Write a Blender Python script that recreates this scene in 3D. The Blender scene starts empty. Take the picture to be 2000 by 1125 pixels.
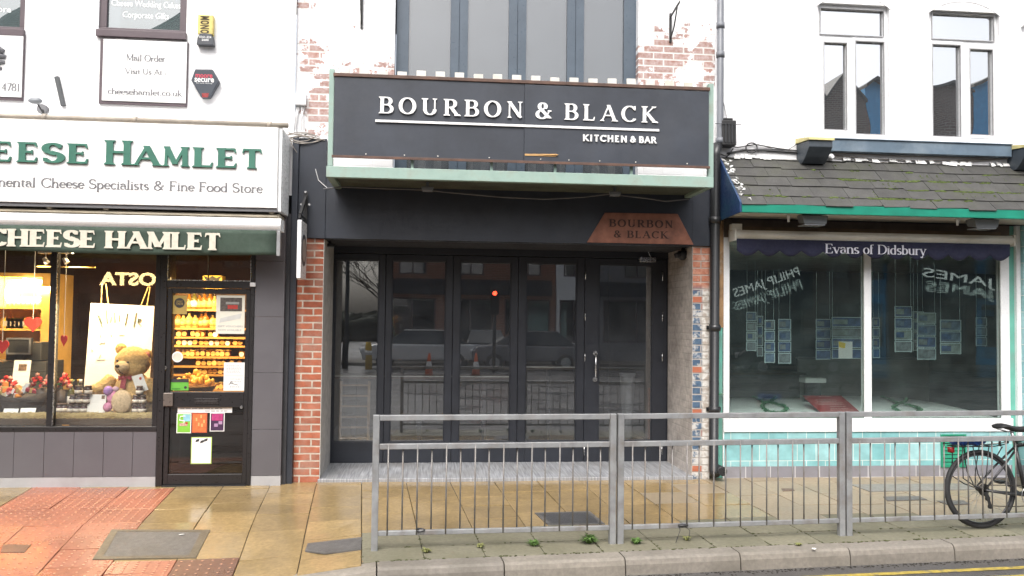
import bpy, bmesh, math, random
from mathutils import Vector, Matrix
random.seed(7)
R = math.radians
S = bpy.context.scene
C = S.collection

# ------------------------------------------------------------------ camera, sky, sun, exposure
FPX, CX, CY = 1650.0, 1000.0, 562.5
YAW, PITCH, ROLL = R(5.7), R(2.13), R(0.64)
CAMP = Vector((0.0, -8.93, 1.70))
_fw = Vector((math.sin(YAW)*math.cos(PITCH), math.cos(YAW)*math.cos(PITCH), math.sin(PITCH)))
_r0 = Vector((math.cos(YAW), -math.sin(YAW), 0)); _u0 = _r0.cross(_fw)
_rt = math.cos(ROLL)*_r0 + math.sin(ROLL)*_u0
_up = -math.sin(ROLL)*_r0 + math.cos(ROLL)*_u0
cam = bpy.data.cameras.new('camera'); camo = bpy.data.objects.new('camera', cam); C.objects.link(camo)
mw = Matrix((( _rt.x, _up.x, -_fw.x, CAMP.x), (_rt.y, _up.y, -_fw.y, CAMP.y), (_rt.z, _up.z, -_fw.z, CAMP.z), (0, 0, 0, 1)))
camo.matrix_world = mw
cam.sensor_width = 36; cam.lens = 36*FPX/2000; cam.clip_start = 0.05; cam.clip_end = 2000
S.camera = camo

W = bpy.data.worlds.new('World'); S.world = W; W.use_nodes = True
SUN_EL, SUN_AZ = R(52), R(200)
wn = W.node_tree; wn.nodes.clear()
sky = wn.nodes.new('ShaderNodeTexSky'); sky.sky_type = 'NISHITA'; sky.sun_disc = False
sky.sun_elevation = SUN_EL; sky.sun_rotation = SUN_AZ; sky.air_density = 1.0; sky.dust_density = 6.0; sky.ozone_density = 1.0
hs = wn.nodes.new('ShaderNodeHueSaturation'); hs.inputs['Saturation'].default_value = 0.36
bg = wn.nodes.new('ShaderNodeBackground'); bg.inputs['Strength'].default_value = 0.15
wo = wn.nodes.new('ShaderNodeOutputWorld')
wn.links.new(sky.outputs[0], hs.inputs['Color']); wn.links.new(hs.outputs[0], bg.inputs['Color']); wn.links.new(bg.outputs[0], wo.inputs[0])
sl = bpy.data.lights.new('sun', 'SUN'); sl.energy = 0.7; sl.angle = R(40); sl.color = (1, .97, .93)
so = bpy.data.objects.new('sun', sl); C.objects.link(so)
so.rotation_euler = Vector((-math.sin(SUN_AZ)*math.cos(SUN_EL), -math.cos(SUN_AZ)*math.cos(SUN_EL), -math.sin(SUN_EL))).to_track_quat('-Z', 'Y').to_euler()
S.view_settings.view_transform = 'Standard'; S.view_settings.look = 'None'
S.view_settings.gamma = 1.0; S.view_settings.exposure = 1.05
S.cycles.max_bounces = 8; S.cycles.transparent_max_bounces = 16
S.cycles.sample_clamp_indirect = 6.0; S.cycles.caustics_reflective = False; S.cycles.caustics_refractive = False

# ------------------------------------------------------------------ measuring from the photograph (2000 x 1125 pixels)
FALL = 0.026                                   # the pavement rises towards the shops
def ray(px, py): return (_fw + _rt*((px-CX)/FPX) + _up*((CY-py)/FPX))
def P(px, py, Y=0.0):
    d = ray(px, py); return CAMP + d*((Y-CAMP.y)/d.y)
def G(px, py, dz=0.0):
    d = ray(px, py); t = (FALL*CAMP.y + dz - CAMP.z)/(d.z - FALL*d.y); return CAMP + d*t
def PX(px, py, X):
    d = ray(px, py); return CAMP + d*((X-CAMP.x)/d.x)
def RC(x0, y0, x1, y1, Y=0.0):                 # pixel rectangle -> X0, X1, Z0, Z1 on the plane Y
    xm, ym = (x0+x1)/2, (y0+y1)/2
    return P(x0, ym, Y).x, P(x1, ym, Y).x, P(xm, y1, Y).z, P(xm, y0, Y).z
def MIR(px, py, yg, dist):                     # the real place of what the glass at yg mirrors there
    p = P(px, py, yg+dist); return Vector((p.x, yg-dist, p.z))
PAV = math.atan2(0.077, 1.0)                   # paving and kerb turn 4.4 degrees from the shop line
KD = Vector((math.cos(PAV), math.sin(PAV), 0)); KN = Vector((-math.sin(PAV), math.cos(PAV), 0))
KERB0 = G(735, 1099); KERB0.z = 0
def uv_of(p): q = Vector((p.x, p.y, 0)) - KERB0; return q.dot(KD), q.dot(KN)
def of_uv(u, v): return KERB0 + KD*u + KN*v
def sstep(a, b, x):
    t = max(0, min(1, (x-a)/(b-a))); return t*t*(3-2*t)
def gz(x, y):                                  # height of the pavement, with the dropped kerb at the crossing
    u, v = uv_of(Vector((x, y, 0)))
    return FALL*min(y, 0.3) - 0.10*sstep(0.0, -0.95, u)*sstep(1.5, 0.0, v)
ROADZ = FALL*KERB0.y - 0.125

# ------------------------------------------------------------------ materials
MATS = {}
def new_mat(name):
    m = bpy.data.materials.new(name); m.use_nodes = True; m.node_tree.nodes.clear(); MATS[name] = m; return m, m.node_tree
def N(nt, typ, _o=None, **kw):
    n = nt.nodes.new('ShaderNode'+typ)
    for k, v in kw.items():
        if k.startswith('p_'): setattr(n, k[2:], v); continue
        key = int(k[1:]) if k[0] == 'i' and k[1:].isdigit() else k.replace('_', ' ')
        s = n.inputs[key]
        if hasattr(v, 'is_linked') or isinstance(v, bpy.types.NodeSocket): nt.links.new(v, s)
        else:
            if isinstance(v, (tuple, list)) and len(v) == 3 and s.type == 'RGBA': v = (*v, 1)
            s.default_value = v
    return n
def ma(nt, op, a, b=None, c=None, clamp=False):
    n = nt.nodes.new('ShaderNodeMath'); n.operation = op; n.use_clamp = clamp
    for i, v in enumerate((a, b, c)):
        if v is None: continue
        if isinstance(v, bpy.types.NodeSocket): nt.links.new(v, n.inputs[i])
        else: n.inputs[i].default_value = v
    return n.outputs[0]
def mixc(nt, f, a, b, blend='MIX'):
    n = nt.nodes.new('ShaderNodeMix'); n.data_type = 'RGBA'; n.blend_type = blend
    for s, v in ((n.inputs[0], f), (n.inputs[6], a), (n.inputs[7], b)):
        if isinstance(v, bpy.types.NodeSocket): nt.links.new(v, s)
        else: s.default_value = (*v, 1) if isinstance(v, (tuple, list)) and len(v) == 3 else v
    return n.outputs[2]
def mr(nt, v, a, b, c, d): return N(nt, 'MapRange', Value=v, From_Min=a, From_Max=b, To_Min=c, To_Max=d).outputs[0]
def objco(nt): return N(nt, 'TexCoord').outputs['Object']
def noise(nt, vec, sc, det=4, rough=.55): return N(nt, 'TexNoise', Vector=vec, Scale=sc, Detail=det, Roughness=rough).outputs[0]
def bsdf(nt, col, rough, metal=0.0, bump=None, bstr=.3, bdist=.01, spec=.5, **kw):
    b = N(nt, 'BsdfPrincipled', Base_Color=col, Roughness=rough, Metallic=metal, Specular_IOR_Level=spec, **kw)
    if bump is not None:
        bn = N(nt, 'Bump', Strength=bstr, Distance=bdist, Height=bump); nt.links.new(bn.outputs[0], b.inputs['Normal'])
    nt.links.new(b.outputs[0], N(nt, 'OutputMaterial').inputs[0]); return b
def mat(name, col, rough=.6, var=.18, sc=5, metal=0.0, bump=.12, dirt=None, dsc=2.0, damt=.4, isl=0.0, spec=.5):
    """painted, stained or worn plain surface"""
    if name in MATS: return MATS[name]
    m, nt = new_mat(name); co = objco(nt)
    n1 = noise(nt, co, sc, 6); n2 = noise(nt, co, sc*9, 3)
    f = mr(nt, n1, .3, .7, 1-var, 1+var)
    c = mixc(nt, 1.0, (*col, 1), N(nt, 'CombineColor', Red=f, Green=f, Blue=f).outputs[0], 'MULTIPLY')
    if isl:
        rnd = N(nt, 'NewGeometry').outputs['Random Per Island']; g = mr(nt, rnd, 0, 1, 1-isl, 1+isl)
        c = mixc(nt, 1.0, c, N(nt, 'CombineColor', Red=g, Green=g, Blue=g).outputs[0], 'MULTIPLY')
    if dirt:
        d = mr(nt, noise(nt, co, dsc, 8, .65), .5, .72, 0, damt); c = mixc(nt, d, c, dirt)
    rr = mr(nt, n2, .3, .7, max(0, rough-.1), min(1, rough+.1))
    bsdf(nt, c, rr, metal, n2, bump, .004, spec); return m
def glow(name, col, strength):
    if name in MATS: return MATS[name]
    m, nt = new_mat(name); e = N(nt, 'Emission', Color=col, Strength=strength)
    nt.links.new(e.outputs[0], N(nt, 'OutputMaterial').inputs[0]); return m
def glass(name, tint=(1, 1, 1), k=2.0, dust=.02, dcol=(.5, .5, .5), wob=0.0, body=0.0, bcol=(.02, .02, .02)):
    """window pane: clear sheet with a mirror that grows at grazing angles, a little dust, an optional dark film behind"""
    if name in MATS: return MATS[name]
    m, nt = new_mat(name); co = objco(nt)
    ge = N(nt, 'NewGeometry')
    dt = N(nt, 'VectorMath', p_operation='DOT_PRODUCT', i0=ge.outputs['Incoming'], i1=ge.outputs['Normal']).outputs['Value']
    s = ma(nt, 'POWER', ma(nt, 'SUBTRACT', 1.0, ma(nt, 'ABSOLUTE', dt), clamp=True), 5.0)
    f = ma(nt, 'MULTIPLY', ma(nt, 'MULTIPLY_ADD', s, .96, .042), k, clamp=True)
    t = N(nt, 'BsdfTransparent', Color=tint).outputs[0]
    if body:
        dk = N(nt, 'BsdfPrincipled', Base_Color=bcol, Roughness=.5).outputs[0]
        t = N(nt, 'MixShader', Fac=body, i1=t, i2=dk).outputs[0]
    g = N(nt, 'BsdfGlossy', Color=(1, 1, 1), Roughness=0.0)
    if wob:
        bn = N(nt, 'Bump', Strength=wob, Distance=.01, Height=noise(nt, co, 1.3, 1)); nt.links.new(bn.outputs[0], g.inputs['Normal'])
    mx = N(nt, 'MixShader', Fac=f, i1=t, i2=g.outputs[0]).outputs[0]
    dm = mr(nt, noise(nt, co, 4, 6), .35, .8, dust*.5, dust*1.6)
    df = N(nt, 'BsdfDiffuse', Color=dcol).outputs[0]
    mx = N(nt, 'MixShader', Fac=dm, i1=mx, i2=df).outputs[0]
    nt.links.new(mx, N(nt, 'OutputMaterial').inputs[0]); return m
def wallvec(nt, axis='x', rot=False):
    s = N(nt, 'Separate XYZ'.replace(' ', ''), Vector=objco(nt))
    return N(nt, 'CombineXYZ', X=s.outputs['X' if axis == 'x' else 'Y'], Y=s.outputs['Z'], Z=0.0).outputs[0]
def brick(name, c1, c2, mortar, axis='x', bw=.225, bh=.075, ms=.009, rough=.85, bstr=.6, stain=None, samt=.5, ssc=2.5, offx=0, offset=.5):
    if name in MATS: return MATS[name]
    m, nt = new_mat(name); v = wallvec(nt, axis)
    if offx: v = N(nt, 'VectorMath', p_operation='ADD', i0=v, i1=(offx, 0.0, 0.0)).outputs[0]
    wv = N(nt, 'VectorMath', p_operation='SCALE', i0=N(nt, 'TexNoise', Vector=v, Scale=9.0, Detail=3.0).outputs['Color'], Scale=.012).outputs[0]
    v2 = N(nt, 'VectorMath', p_operation='ADD', i0=v, i1=wv).outputs[0]
    b = N(nt, 'TexBrick', Vector=v2, Color1=c1, Color2=c2, Mortar=mortar, Scale=1.0, Mortar_Size=ms, Mortar_Smooth=.25, Brick_Width=bw, Row_Height=bh, p_offset=offset)
    n1 = noise(nt, v, 14, 6); f = mr(nt, n1, .3, .7, .8, 1.2)
    c = mixc(nt, 1.0, b.outputs['Color'], N(nt, 'CombineColor', Red=f, Green=f, Blue=f).outputs[0], 'MULTIPLY')
    if stain: c = mixc(nt, mr(nt, noise(nt, v, ssc, 8, .65), .45, .7, 0, samt), c, stain)
    h = ma(nt, 'ADD', ma(nt, 'MULTIPLY', b.outputs['Fac'], -1.0), ma(nt, 'MULTIPLY', noise(nt, v, 60, 3), .35))
    bsdf(nt, c, rough, 0, h, bstr, .008, .3); return m
def painted_brick(name, spots, amount, paint=(.86, .86, .87), brickc=(.42, .2, .16)):
    """white paint on brick, flaked off brick by brick where it has weathered"""
    m, nt = new_mat(name); v = wallvec(nt)
    b = N(nt, 'TexBrick', Vector=v, Color1=(0, 0, 0), Color2=(1, 1, 1), Mortar=(.5, .5, .5), Scale=1.0, Mortar_Size=.007, Mortar_Smooth=.4, Brick_Width=.225, Row_Height=.075)
    bb = N(nt, 'TexBrick', Vector=v, Color1=brickc, Color2=tuple(x*.75 for x in brickc), Mortar=(.6, .57, .54), Scale=1.0, Mortar_Size=.009, Mortar_Smooth=.2, Brick_Width=.225, Row_Height=.075)
    tot = None
    for (x, z, rx, rz, s) in spots:
        d = N(nt, 'VectorMath', p_operation='MULTIPLY', i0=N(nt, 'VectorMath', p_operation='SUBTRACT', i0=v, i1=(x, z, 0)).outputs[0], i1=(1/rx, 1/rz, 0)).outputs[0]
        l = ma(nt, 'MULTIPLY', ma(nt, 'SUBTRACT', 1.0, N(nt, 'VectorMath', p_operation='LENGTH', i0=d).outputs['Value'], clamp=True), s)
        tot = l if tot is None else ma(nt, 'MAXIMUM', tot, l)
    br = N(nt, 'SeparateColor', Color=b.outputs['Color']).outputs[0]
    n1 = noise(nt, v, 3.2, 9, .68); n2 = noise(nt, v, 22, 4)
    q = ma(nt, 'ADD', ma(nt, 'MULTIPLY', n1, 1.0), ma(nt, 'MULTIPLY', br, .13))
    q = ma(nt, 'ADD', q, ma(nt, 'MULTIPLY', n2, .25))
    q = ma(nt, 'ADD', q, (tot if tot is not None else 0.0))
    mask = mr(nt, q, amount, amount+.05, 0, 1)
    c = mixc(nt, ma(nt, 'MULTIPLY', mask, mr(nt, n2, .3, .7, .65, .97)), mixc(nt, mr(nt, noise(nt, v, 2, 6), .4, .8, 0, .12), paint, (.6, .58, .54)), bb.outputs['Color'])
    h = ma(nt, 'ADD', ma(nt, 'MULTIPLY', b.outputs['Fac'], -.6), ma(nt, 'MULTIPLY', mask, -.5))
    bsdf(nt, c, .75, 0, h, .45, .006, .3); return m

# ------------------------------------------------------------------ mesh building
LOC = {}
class MB:
    def __init__(s): s.v = []; s.f = []; s.m = []; s.sm = []
    def quad(s, pts, mi=0, smooth=False):
        b = len(s.v); s.v += [Vector(p) for p in pts]; s.f.append(list(range(b, b+len(pts)))); s.m.append(mi); s.sm.append(smooth); return s
    def box(s, x0, x1, y0, y1, z0, z1, mi=0):
        if x0 > x1: x0, x1 = x1, x0
        if y0 > y1: y0, y1 = y1, y0
        if z0 > z1: z0, z1 = z1, z0
        b = len(s.v)
        s.v += [Vector(p) for p in ((x0,y0,z0),(x1,y0,z0),(x1,y1,z0),(x0,y1,z0),(x0,y0,z1),(x1,y0,z1),(x1,y1,z1),(x0,y1,z1))]
        for f in ((0,3,2,1),(4,5,6,7),(0,1,5,4),(1,2,6,5),(2,3,7,6),(3,0,4,7)):
            s.f.append([b+i for i in f]); s.m.append(mi); s.sm.append(False)
        return s
    def hexa(s, p, mi=0):                       # 8 corner points: bottom ring, top ring
        b = len(s.v); s.v += [Vector(q) for q in p]
        for f in ((0,3,2,1),(4,5,6,7),(0,1,5,4),(1,2,6,5),(2,3,7,6),(3,0,4,7)):
            s.f.append([b+i for i in f]); s.m.append(mi); s.sm.append(False)
        return s
    def beam(s, a, b_, w, h, mi=0, up=(0, 0, 1)):  # box along a segment
        a = Vector(a); b_ = Vector(b_); d = (b_-a).normalized(); up = Vector(up)
        if abs(d.dot(up)) > .98: up = Vector((0, 1, 0))
        sd = d.cross(up).normalized(); u = sd.cross(d).normalized()
        o = [(-1,-1),(1,-1),(1,1),(-1,1)]
        s.hexa([a+sd*w/2*i+u*h/2*j for i, j in o]+[b_+sd*w/2*i+u*h/2*j for i, j in o], mi); return s
    def prism(s, pts, off, mi=0):               # polygon (list of 3D) swept by vector off
        n = len(pts); b = len(s.v); off = Vector(off); s.v += [Vector(p) for p in pts]+[Vector(p)+off for p in pts]
        s.f += [list(range(b, b+n)), list(range(b+2*n-1, b+n-1, -1))]+[[b+i, b+n+i, b+n+(i+1) % n, b+(i+1) % n] for i in range(n)]
        s.m += [mi]*(n+2); s.sm += [False]*(n+2); return s
    def tube(s, pts, r, n=8, mi=0, cap=True, closed=False):
        pts = [Vector(p) for p in pts]; rs = r if isinstance(r, (list, tuple)) else [r]*len(pts)
        b = len(s.v); L = len(pts); prev = None
        for i, p in enumerate(pts):
            if closed: d = pts[(i+1) % L]-pts[i-1]
            else: d = pts[min(i+1, L-1)]-pts[max(i-1, 0)]
            d.normalize()
            if prev is None: u = d.orthogonal().normalized()
            else:
                u = prev-d*prev.dot(d)
                u = u.normalized() if u.length > 1e-6 else d.orthogonal().normalized()
            prev = u; w = d.cross(u)
            s.v += [p+(u*math.cos(2*math.pi*k/n)+w*math.sin(2*math.pi*k/n))*rs[i] for k in range(n)]
        for i in range(L if closed else L-1):
            for k in range(n):
                s.f.append([b+i*n+k, b+i*n+(k+1) % n, b+((i+1) % L)*n+(k+1) % n, b+((i+1) % L)*n+k]); s.m.append(mi); s.sm.append(n > 5)
        if cap and not closed:
            s.f += [[b+k for k in range(n-1, -1, -1)], [b+(L-1)*n+k for k in range(n)]]; s.m += [mi]*2; s.sm += [False]*2
        return s
    def lathe(s, c, prof, n=16, mi=0, axis='z', mis=None):  # prof: (r, h)
        c = Vector(c); b = len(s.v)
        for (r, h) in prof:
            for k in range(n):
                a = 2*math.pi*k/n; x, y = r*math.cos(a), r*math.sin(a)
                s.v.append(c+(Vector((x, y, h)) if axis == 'z' else Vector((x, h, y)) if axis == 'y' else Vector((h, x, y))))
        for i in range(len(prof)-1):
            for k in range(n):
                s.f.append([b+i*n+k, b+i*n+(k+1) % n, b+(i+1)*n+(k+1) % n, b+(i+1)*n+k]); s.m.append(mis[i] if mis else mi); s.sm.append(True)
        s.f += [[b+k for k in range(n-1, -1, -1)], [b+(len(prof)-1)*n+k for k in range(n)]]; s.m += [mis[0] if mis else mi, mis[-1] if mis else mi]; s.sm += [False]*2
        return s
    def ball(s, c, r, n=16, mi=0, rot=None, jit=0):
        c = Vector(c); r = Vector(r if isinstance(r, (tuple, list)) else (r, r, r)); b = len(s.v); h = n//2
        M = rot or Matrix.Identity(3)
        for i in range(h+1):
            t = math.pi*i/h
            for k in range(n):
                a = 2*math.pi*k/n; q = 1+random.uniform(-jit, jit)
                s.v.append(c+M @ Vector((r.x*math.sin(t)*math.cos(a)*q, r.y*math.sin(t)*math.sin(a)*q, r.z*math.cos(t)*q)))
        for i in range(h):
            for k in range(n):
                s.f.append([b+i*n+k, b+i*n+(k+1) % n, b+(i+1)*n+(k+1) % n, b+(i+1)*n+k]); s.m.append(mi); s.sm.append(True)
        return s
    def build(s, name, mats, parent=None, bevel=0.0, weld=False):
        me = bpy.data.meshes.new(name); o = Vector((0, 0, 0))
        if parent is not None: o = LOC.get(parent.name, o)
        me.from_pydata([v-o for v in s.v], [], s.f)
        for m in (mats if isinstance(mats, (list, tuple)) else [mats]): me.materials.append(m)
        me.polygons.foreach_set('material_index', s.m); me.polygons.foreach_set('use_smooth', s.sm)
        bm = bmesh.new(); bm.from_mesh(me)
        if weld: bmesh.ops.remove_doubles(bm, verts=bm.verts, dist=1e-5)
        bmesh.ops.recalc_face_normals(bm, faces=bm.faces); bm.to_mesh(me); bm.free(); me.update()
        ob = bpy.data.objects.new(name, me); C.objects.link(ob)
        if parent is not None: ob.parent = parent; LOC[ob.name] = o
        else: LOC[ob.name] = Vector((0, 0, 0))
        if bevel:
            bv = ob.modifiers.new('edge', 'BEVEL'); bv.width = bevel; bv.segments = 2; bv.limit_method = 'ANGLE'; bv.angle_limit = R(40)
        return ob
def tag(o, label=None, cat=None, group=None, kind=None):
    if label: o['label'] = label
    if cat: o['category'] = cat
    if group: o['group'] = group
    if kind: o['kind'] = kind
    return o
def thing(name, label, cat, loc=(0, 0, 0), group=None):
    o = bpy.data.objects.new(name, None); C.objects.link(o); o.location = loc; o.empty_display_size = .1
    LOC[o.name] = Vector(loc); return tag(o, label, cat, group)
def dup(root, delta, label=None, group=None, rotz=None):
    """a copy of a thing, its parts and sub-parts"""
    r = root.copy(); C.objects.link(r); r.location = root.location+Vector(delta); LOC[r.name] = Vector(r.location)
    if rotz is not None: r.rotation_euler.z = rotz
    if label: r['label'] = label
    if group: r['group'] = group
    for ch in list(root.children):
        c = ch.copy(); C.objects.link(c); c.parent = r
        for g in ch.children:
            d = g.copy(); C.objects.link(d); d.parent = c
    return r
def holed(mb, X0, X1, Z0, Z1, Y, depth, holes, mi=0):
    """a wall front at Y with openings and their reveals"""
    xs = sorted({X0, X1, *[h[0] for h in holes], *[h[1] for h in holes]}); zs = sorted({Z0, Z1, *[h[2] for h in holes], *[h[3] for h in holes]})
    xs = [x for x in xs if X0 <= x <= X1]; zs = [z for z in zs if Z0 <= z <= Z1]
    for a, b in zip(xs, xs[1:]):
        for c, d in zip(zs, zs[1:]):
            xm, zm = (a+b)/2, (c+d)/2
            if any(h[0] < xm < h[1] and h[2] < zm < h[3] for h in holes): continue
            mb.quad([(a, Y, c), (b, Y, c), (b, Y, d), (a, Y, d)], mi)
    for (a, b, c, d) in holes:
        c = max(c, Z0); d = min(d, Z1); y1 = Y+depth
        mb.quad([(a, Y, c), (a, y1, c), (a, y1, d), (a, Y, d)], mi); mb.quad([(b, Y, c), (b, Y, d), (b, y1, d), (b, y1, c)], mi)
        mb.quad([(a, Y, d), (a, y1, d), (b, y1, d), (b, Y, d)], mi); mb.quad([(a, Y, c), (b, Y, c), (b, y1, c), (a, y1, c)], mi)
    return mb
def frame_mb(mb, x0, x1, z0, z1, y0, y1, w, wb=None, wt=None, mi=0):
    wb = wb or w; wt = wt or w
    mb.box(x0, x1, y0, y1, z0, z0+wb, mi); mb.box(x0, x1, y0, y1, z1-wt, z1, mi)
    mb.box(x0, x0+w, y0, y1, z0+wb, z1-wt, mi); mb.box(x1-w, x1, y0, y1, z0+wb, z1-wt, mi); return mb

# ------------------------------------------------------------------ lettering drawn with pen strokes
def L(*a): return ('L',)+a
def A(*a): return ('A',)+a
# coordinates in cap heights; L(x0,y0,x1,y1,weight,serif0,serif1), A(cx,cy,rx,ry,from,to); weight T thick, t thin, a by pen angle
GL = {
'A': (.74, [L(.06,0,.37,1,'t','b',''), L(.37,1,.68,0,'T','','b'), L(.19,.34,.55,.34,'t')]),
'B': (.64, [L(.13,0,.13,1,'T','b','b'), L(.05,1,.33,1,'t'), A(.33,.765,.2,.235,90,-90), L(.13,.53,.34,.53,'t'), A(.35,.265,.24,.265,90,-90), L(.05,0,.35,0,'t')]),
'C': (.72, [A(.4,.5,.34,.5,42,318), L(.66,.99,.66,.74,'t'), L(.67,.2,.67,.1,'t')]),
'D': (.74, [L(.13,0,.13,1,'T','b','b'), L(.05,1,.32,1,'t'), A(.32,.5,.36,.5,90,-90), L(.05,0,.32,0,'t')]),
'E': (.6, [L(.13,0,.13,1,'T','b','b'), L(.05,1,.52,1,'t','','v'), L(.13,.52,.42,.52,'t','','w'), L(.05,0,.54,0,'t','','V')]),
'F': (.57, [L(.13,0,.13,1,'T','b','b'), L(.05,1,.52,1,'t','','v'), L(.13,.52,.42,.52,'t','','w')]),
'H': (.78, [L(.14,0,.14,1,'T','b','b'), L(.64,0,.64,1,'T','b','b'), L(.14,.52,.64,.52,'t')]),
'I': (.34, [L(.17,0,.17,1,'T','b','b')]),
'J': (.4, [L(.24,.12,.24,1,'T','','b'), A(.1,.12,.14,.26,0,-80)]),
'K': (.72, [L(.13,0,.13,1,'T','b','b'), L(.16,.45,.58,1,'t','','b'), L(.26,.58,.64,0,'T','','b')]),
'L': (.58, [L(.13,0,.13,1,'T','b','b'), L(.05,0,.53,0,'t','','V')]),
'M': (.92, [L(.12,0,.14,1,'t','b','b'), L(.15,1,.45,.06,'T'), L(.45,.06,.77,1,'t'), L(.78,1,.8,0,'T','b','b')]),
'N': (.78, [L(.13,0,.13,1,'t','b','b'), L(.13,1,.65,.02,'T'), L(.65,0,.65,1,'t','','b')]),
'O': (.78, [A(.39,.5,.33,.5,0,360)]),
'P': (.6, [L(.13,0,.13,1,'T','b','b'), L(.05,1,.32,1,'t'), A(.32,.74,.21,.26,90,-90), L(.13,.48,.32,.48,'t')]),
'R': (.7, [L(.13,0,.13,1,'T','b','b'), L(.05,1,.33,1,'t'), A(.33,.755,.2,.245,90,-90), L(.13,.51,.34,.51,'t'), L(.33,.51,.62,0,'T','','b')]),
'S': (.56, [A(.28,.745,.2,.255,35,250), L(.21,.53,.37,.46,'T'), A(.28,.255,.22,.255,70,-145), L(.45,.97,.45,.78,'t'), L(.08,.22,.08,.04,'t')]),
'T': (.66, [L(.33,0,.33,1,'T','b',''), L(.05,1,.61,1,'t','v','v')]),
'U': (.76, [L(.14,.33,.14,1,'T','','b'), A(.375,.33,.235,.33,180,360), L(.61,.33,.61,1,'t','','b')]),
'V': (.72, [L(.06,1,.37,0,'T','b',''), L(.37,0,.66,1,'t','','b')]),
'&': (.8, [A(.33,.79,.15,.21,-40,230), L(.22,.65,.66,.02,'T'), L(.44,.68,.22,.5,'t'), A(.3,.26,.22,.26,110,330), L(.47,.1,.66,.5,'t'), L(.57,.5,.75,.5,'t')]),
'a': (.46, [A(.2,.3,.15,.15,20,160), L(.35,.08,.35,.3,'T'), A(.19,.13,.13,.13,90,300), L(.2,.27,.35,.27,'t'), L(.35,.05,.43,.0,'t')]),
'b': (.52, [L(.1,0,.1,1,'T','','l'), A(.26,.22,.18,.22,150,-150)]),
'c': (.42, [A(.24,.225,.18,.225,45,315)]),
'd': (.52, [L(.4,0,.4,1,'T','','l'), A(.24,.22,.18,.22,30,330)]),
'e': (.45, [A(.235,.225,.18,.225,0,320), L(.06,.24,.41,.24,'t')]),
'f': (.32, [L(.14,0,.14,.8,'T','b',''), A(.26,.8,.12,.2,180,50), L(.03,.45,.28,.45,'t')]),
'h': (.54, [L(.1,0,.1,1,'T','b','l'), A(.27,.26,.16,.19,160,0), L(.43,0,.43,.27,'T','b','')]),
'i': (.25, [L(.12,0,.12,.45,'T','b','l'), L(.12,.64,.12,.74,'T')]),
'k': (.52, [L(.1,0,.1,1,'T','b','l'), L(.12,.18,.4,.45,'t','','b'), L(.2,.26,.45,0,'T','','b')]),
'l': (.25, [L(.12,0,.12,1,'T','b','l')]),
'm': (.82, [L(.1,0,.1,.45,'T','b','l'), A(.25,.26,.15,.19,160,0), L(.4,0,.4,.27,'T','b',''), A(.55,.26,.15,.19,160,0), L(.7,0,.7,.27,'T','b','')]),
'n': (.54, [L(.1,0,.1,.45,'T','b','l'), A(.27,.26,.16,.19,160,0), L(.43,0,.43,.27,'T','b','')]),
'o': (.5, [A(.25,.225,.2,.225,0,360)]),
'p': (.52, [L(.1,-.28,.1,.45,'T','b','l'), A(.26,.22,.18,.22,150,-150)]),
'r': (.38, [L(.1,0,.1,.45,'T','b','l'), A(.25,.28,.13,.15,150,50)]),
's': (.38, [A(.19,.335,.12,.115,30,250), L(.14,.24,.26,.2,'T'), A(.19,.115,.13,.115,70,-150)]),
't': (.32, [L(.13,.1,.13,.6,'T'), A(.23,.11,.1,.11,180,290), L(.03,.45,.28,.45,'t')]),
'u': (.54, [L(.1,.16,.1,.45,'T','','l'), A(.26,.17,.16,.17,180,350), L(.42,0,.42,.45,'T','','l')]),
'v': (.5, [L(.06,.45,.25,0,'T','b',''), L(.25,0,.44,.45,'t','','b')]),
'y': (.5, [L(.06,.45,.26,0,'T','b',''), L(.44,.45,.18,-.24,'t','b',''), A(.13,-.2,.06,.07,-20,-170)]),
'.': (.2, [L(.1,0,.1,.07,'T')]), ':': (.22, [L(.11,0,.11,.07,'T'), L(.11,.3,.11,.37,'T')]),
'1': (.4, [L(.2,0,.2,.8,'T','b',''), L(.2,.8,.1,.7,'t')]), '4': (.5, [L(.34,0,.34,.8,'T'), L(.34,.8,.05,.25,'t'), L(.05,.25,.45,.25,'t')]),
'7': (.48, [L(.05,.8,.43,.8,'t'), L(.43,.8,.18,0,'T')]), '8': (.48, [A(.24,.6,.15,.2,0,360), A(.24,.2,.19,.2,0,360)]),
' ': (.3, [])}
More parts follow.
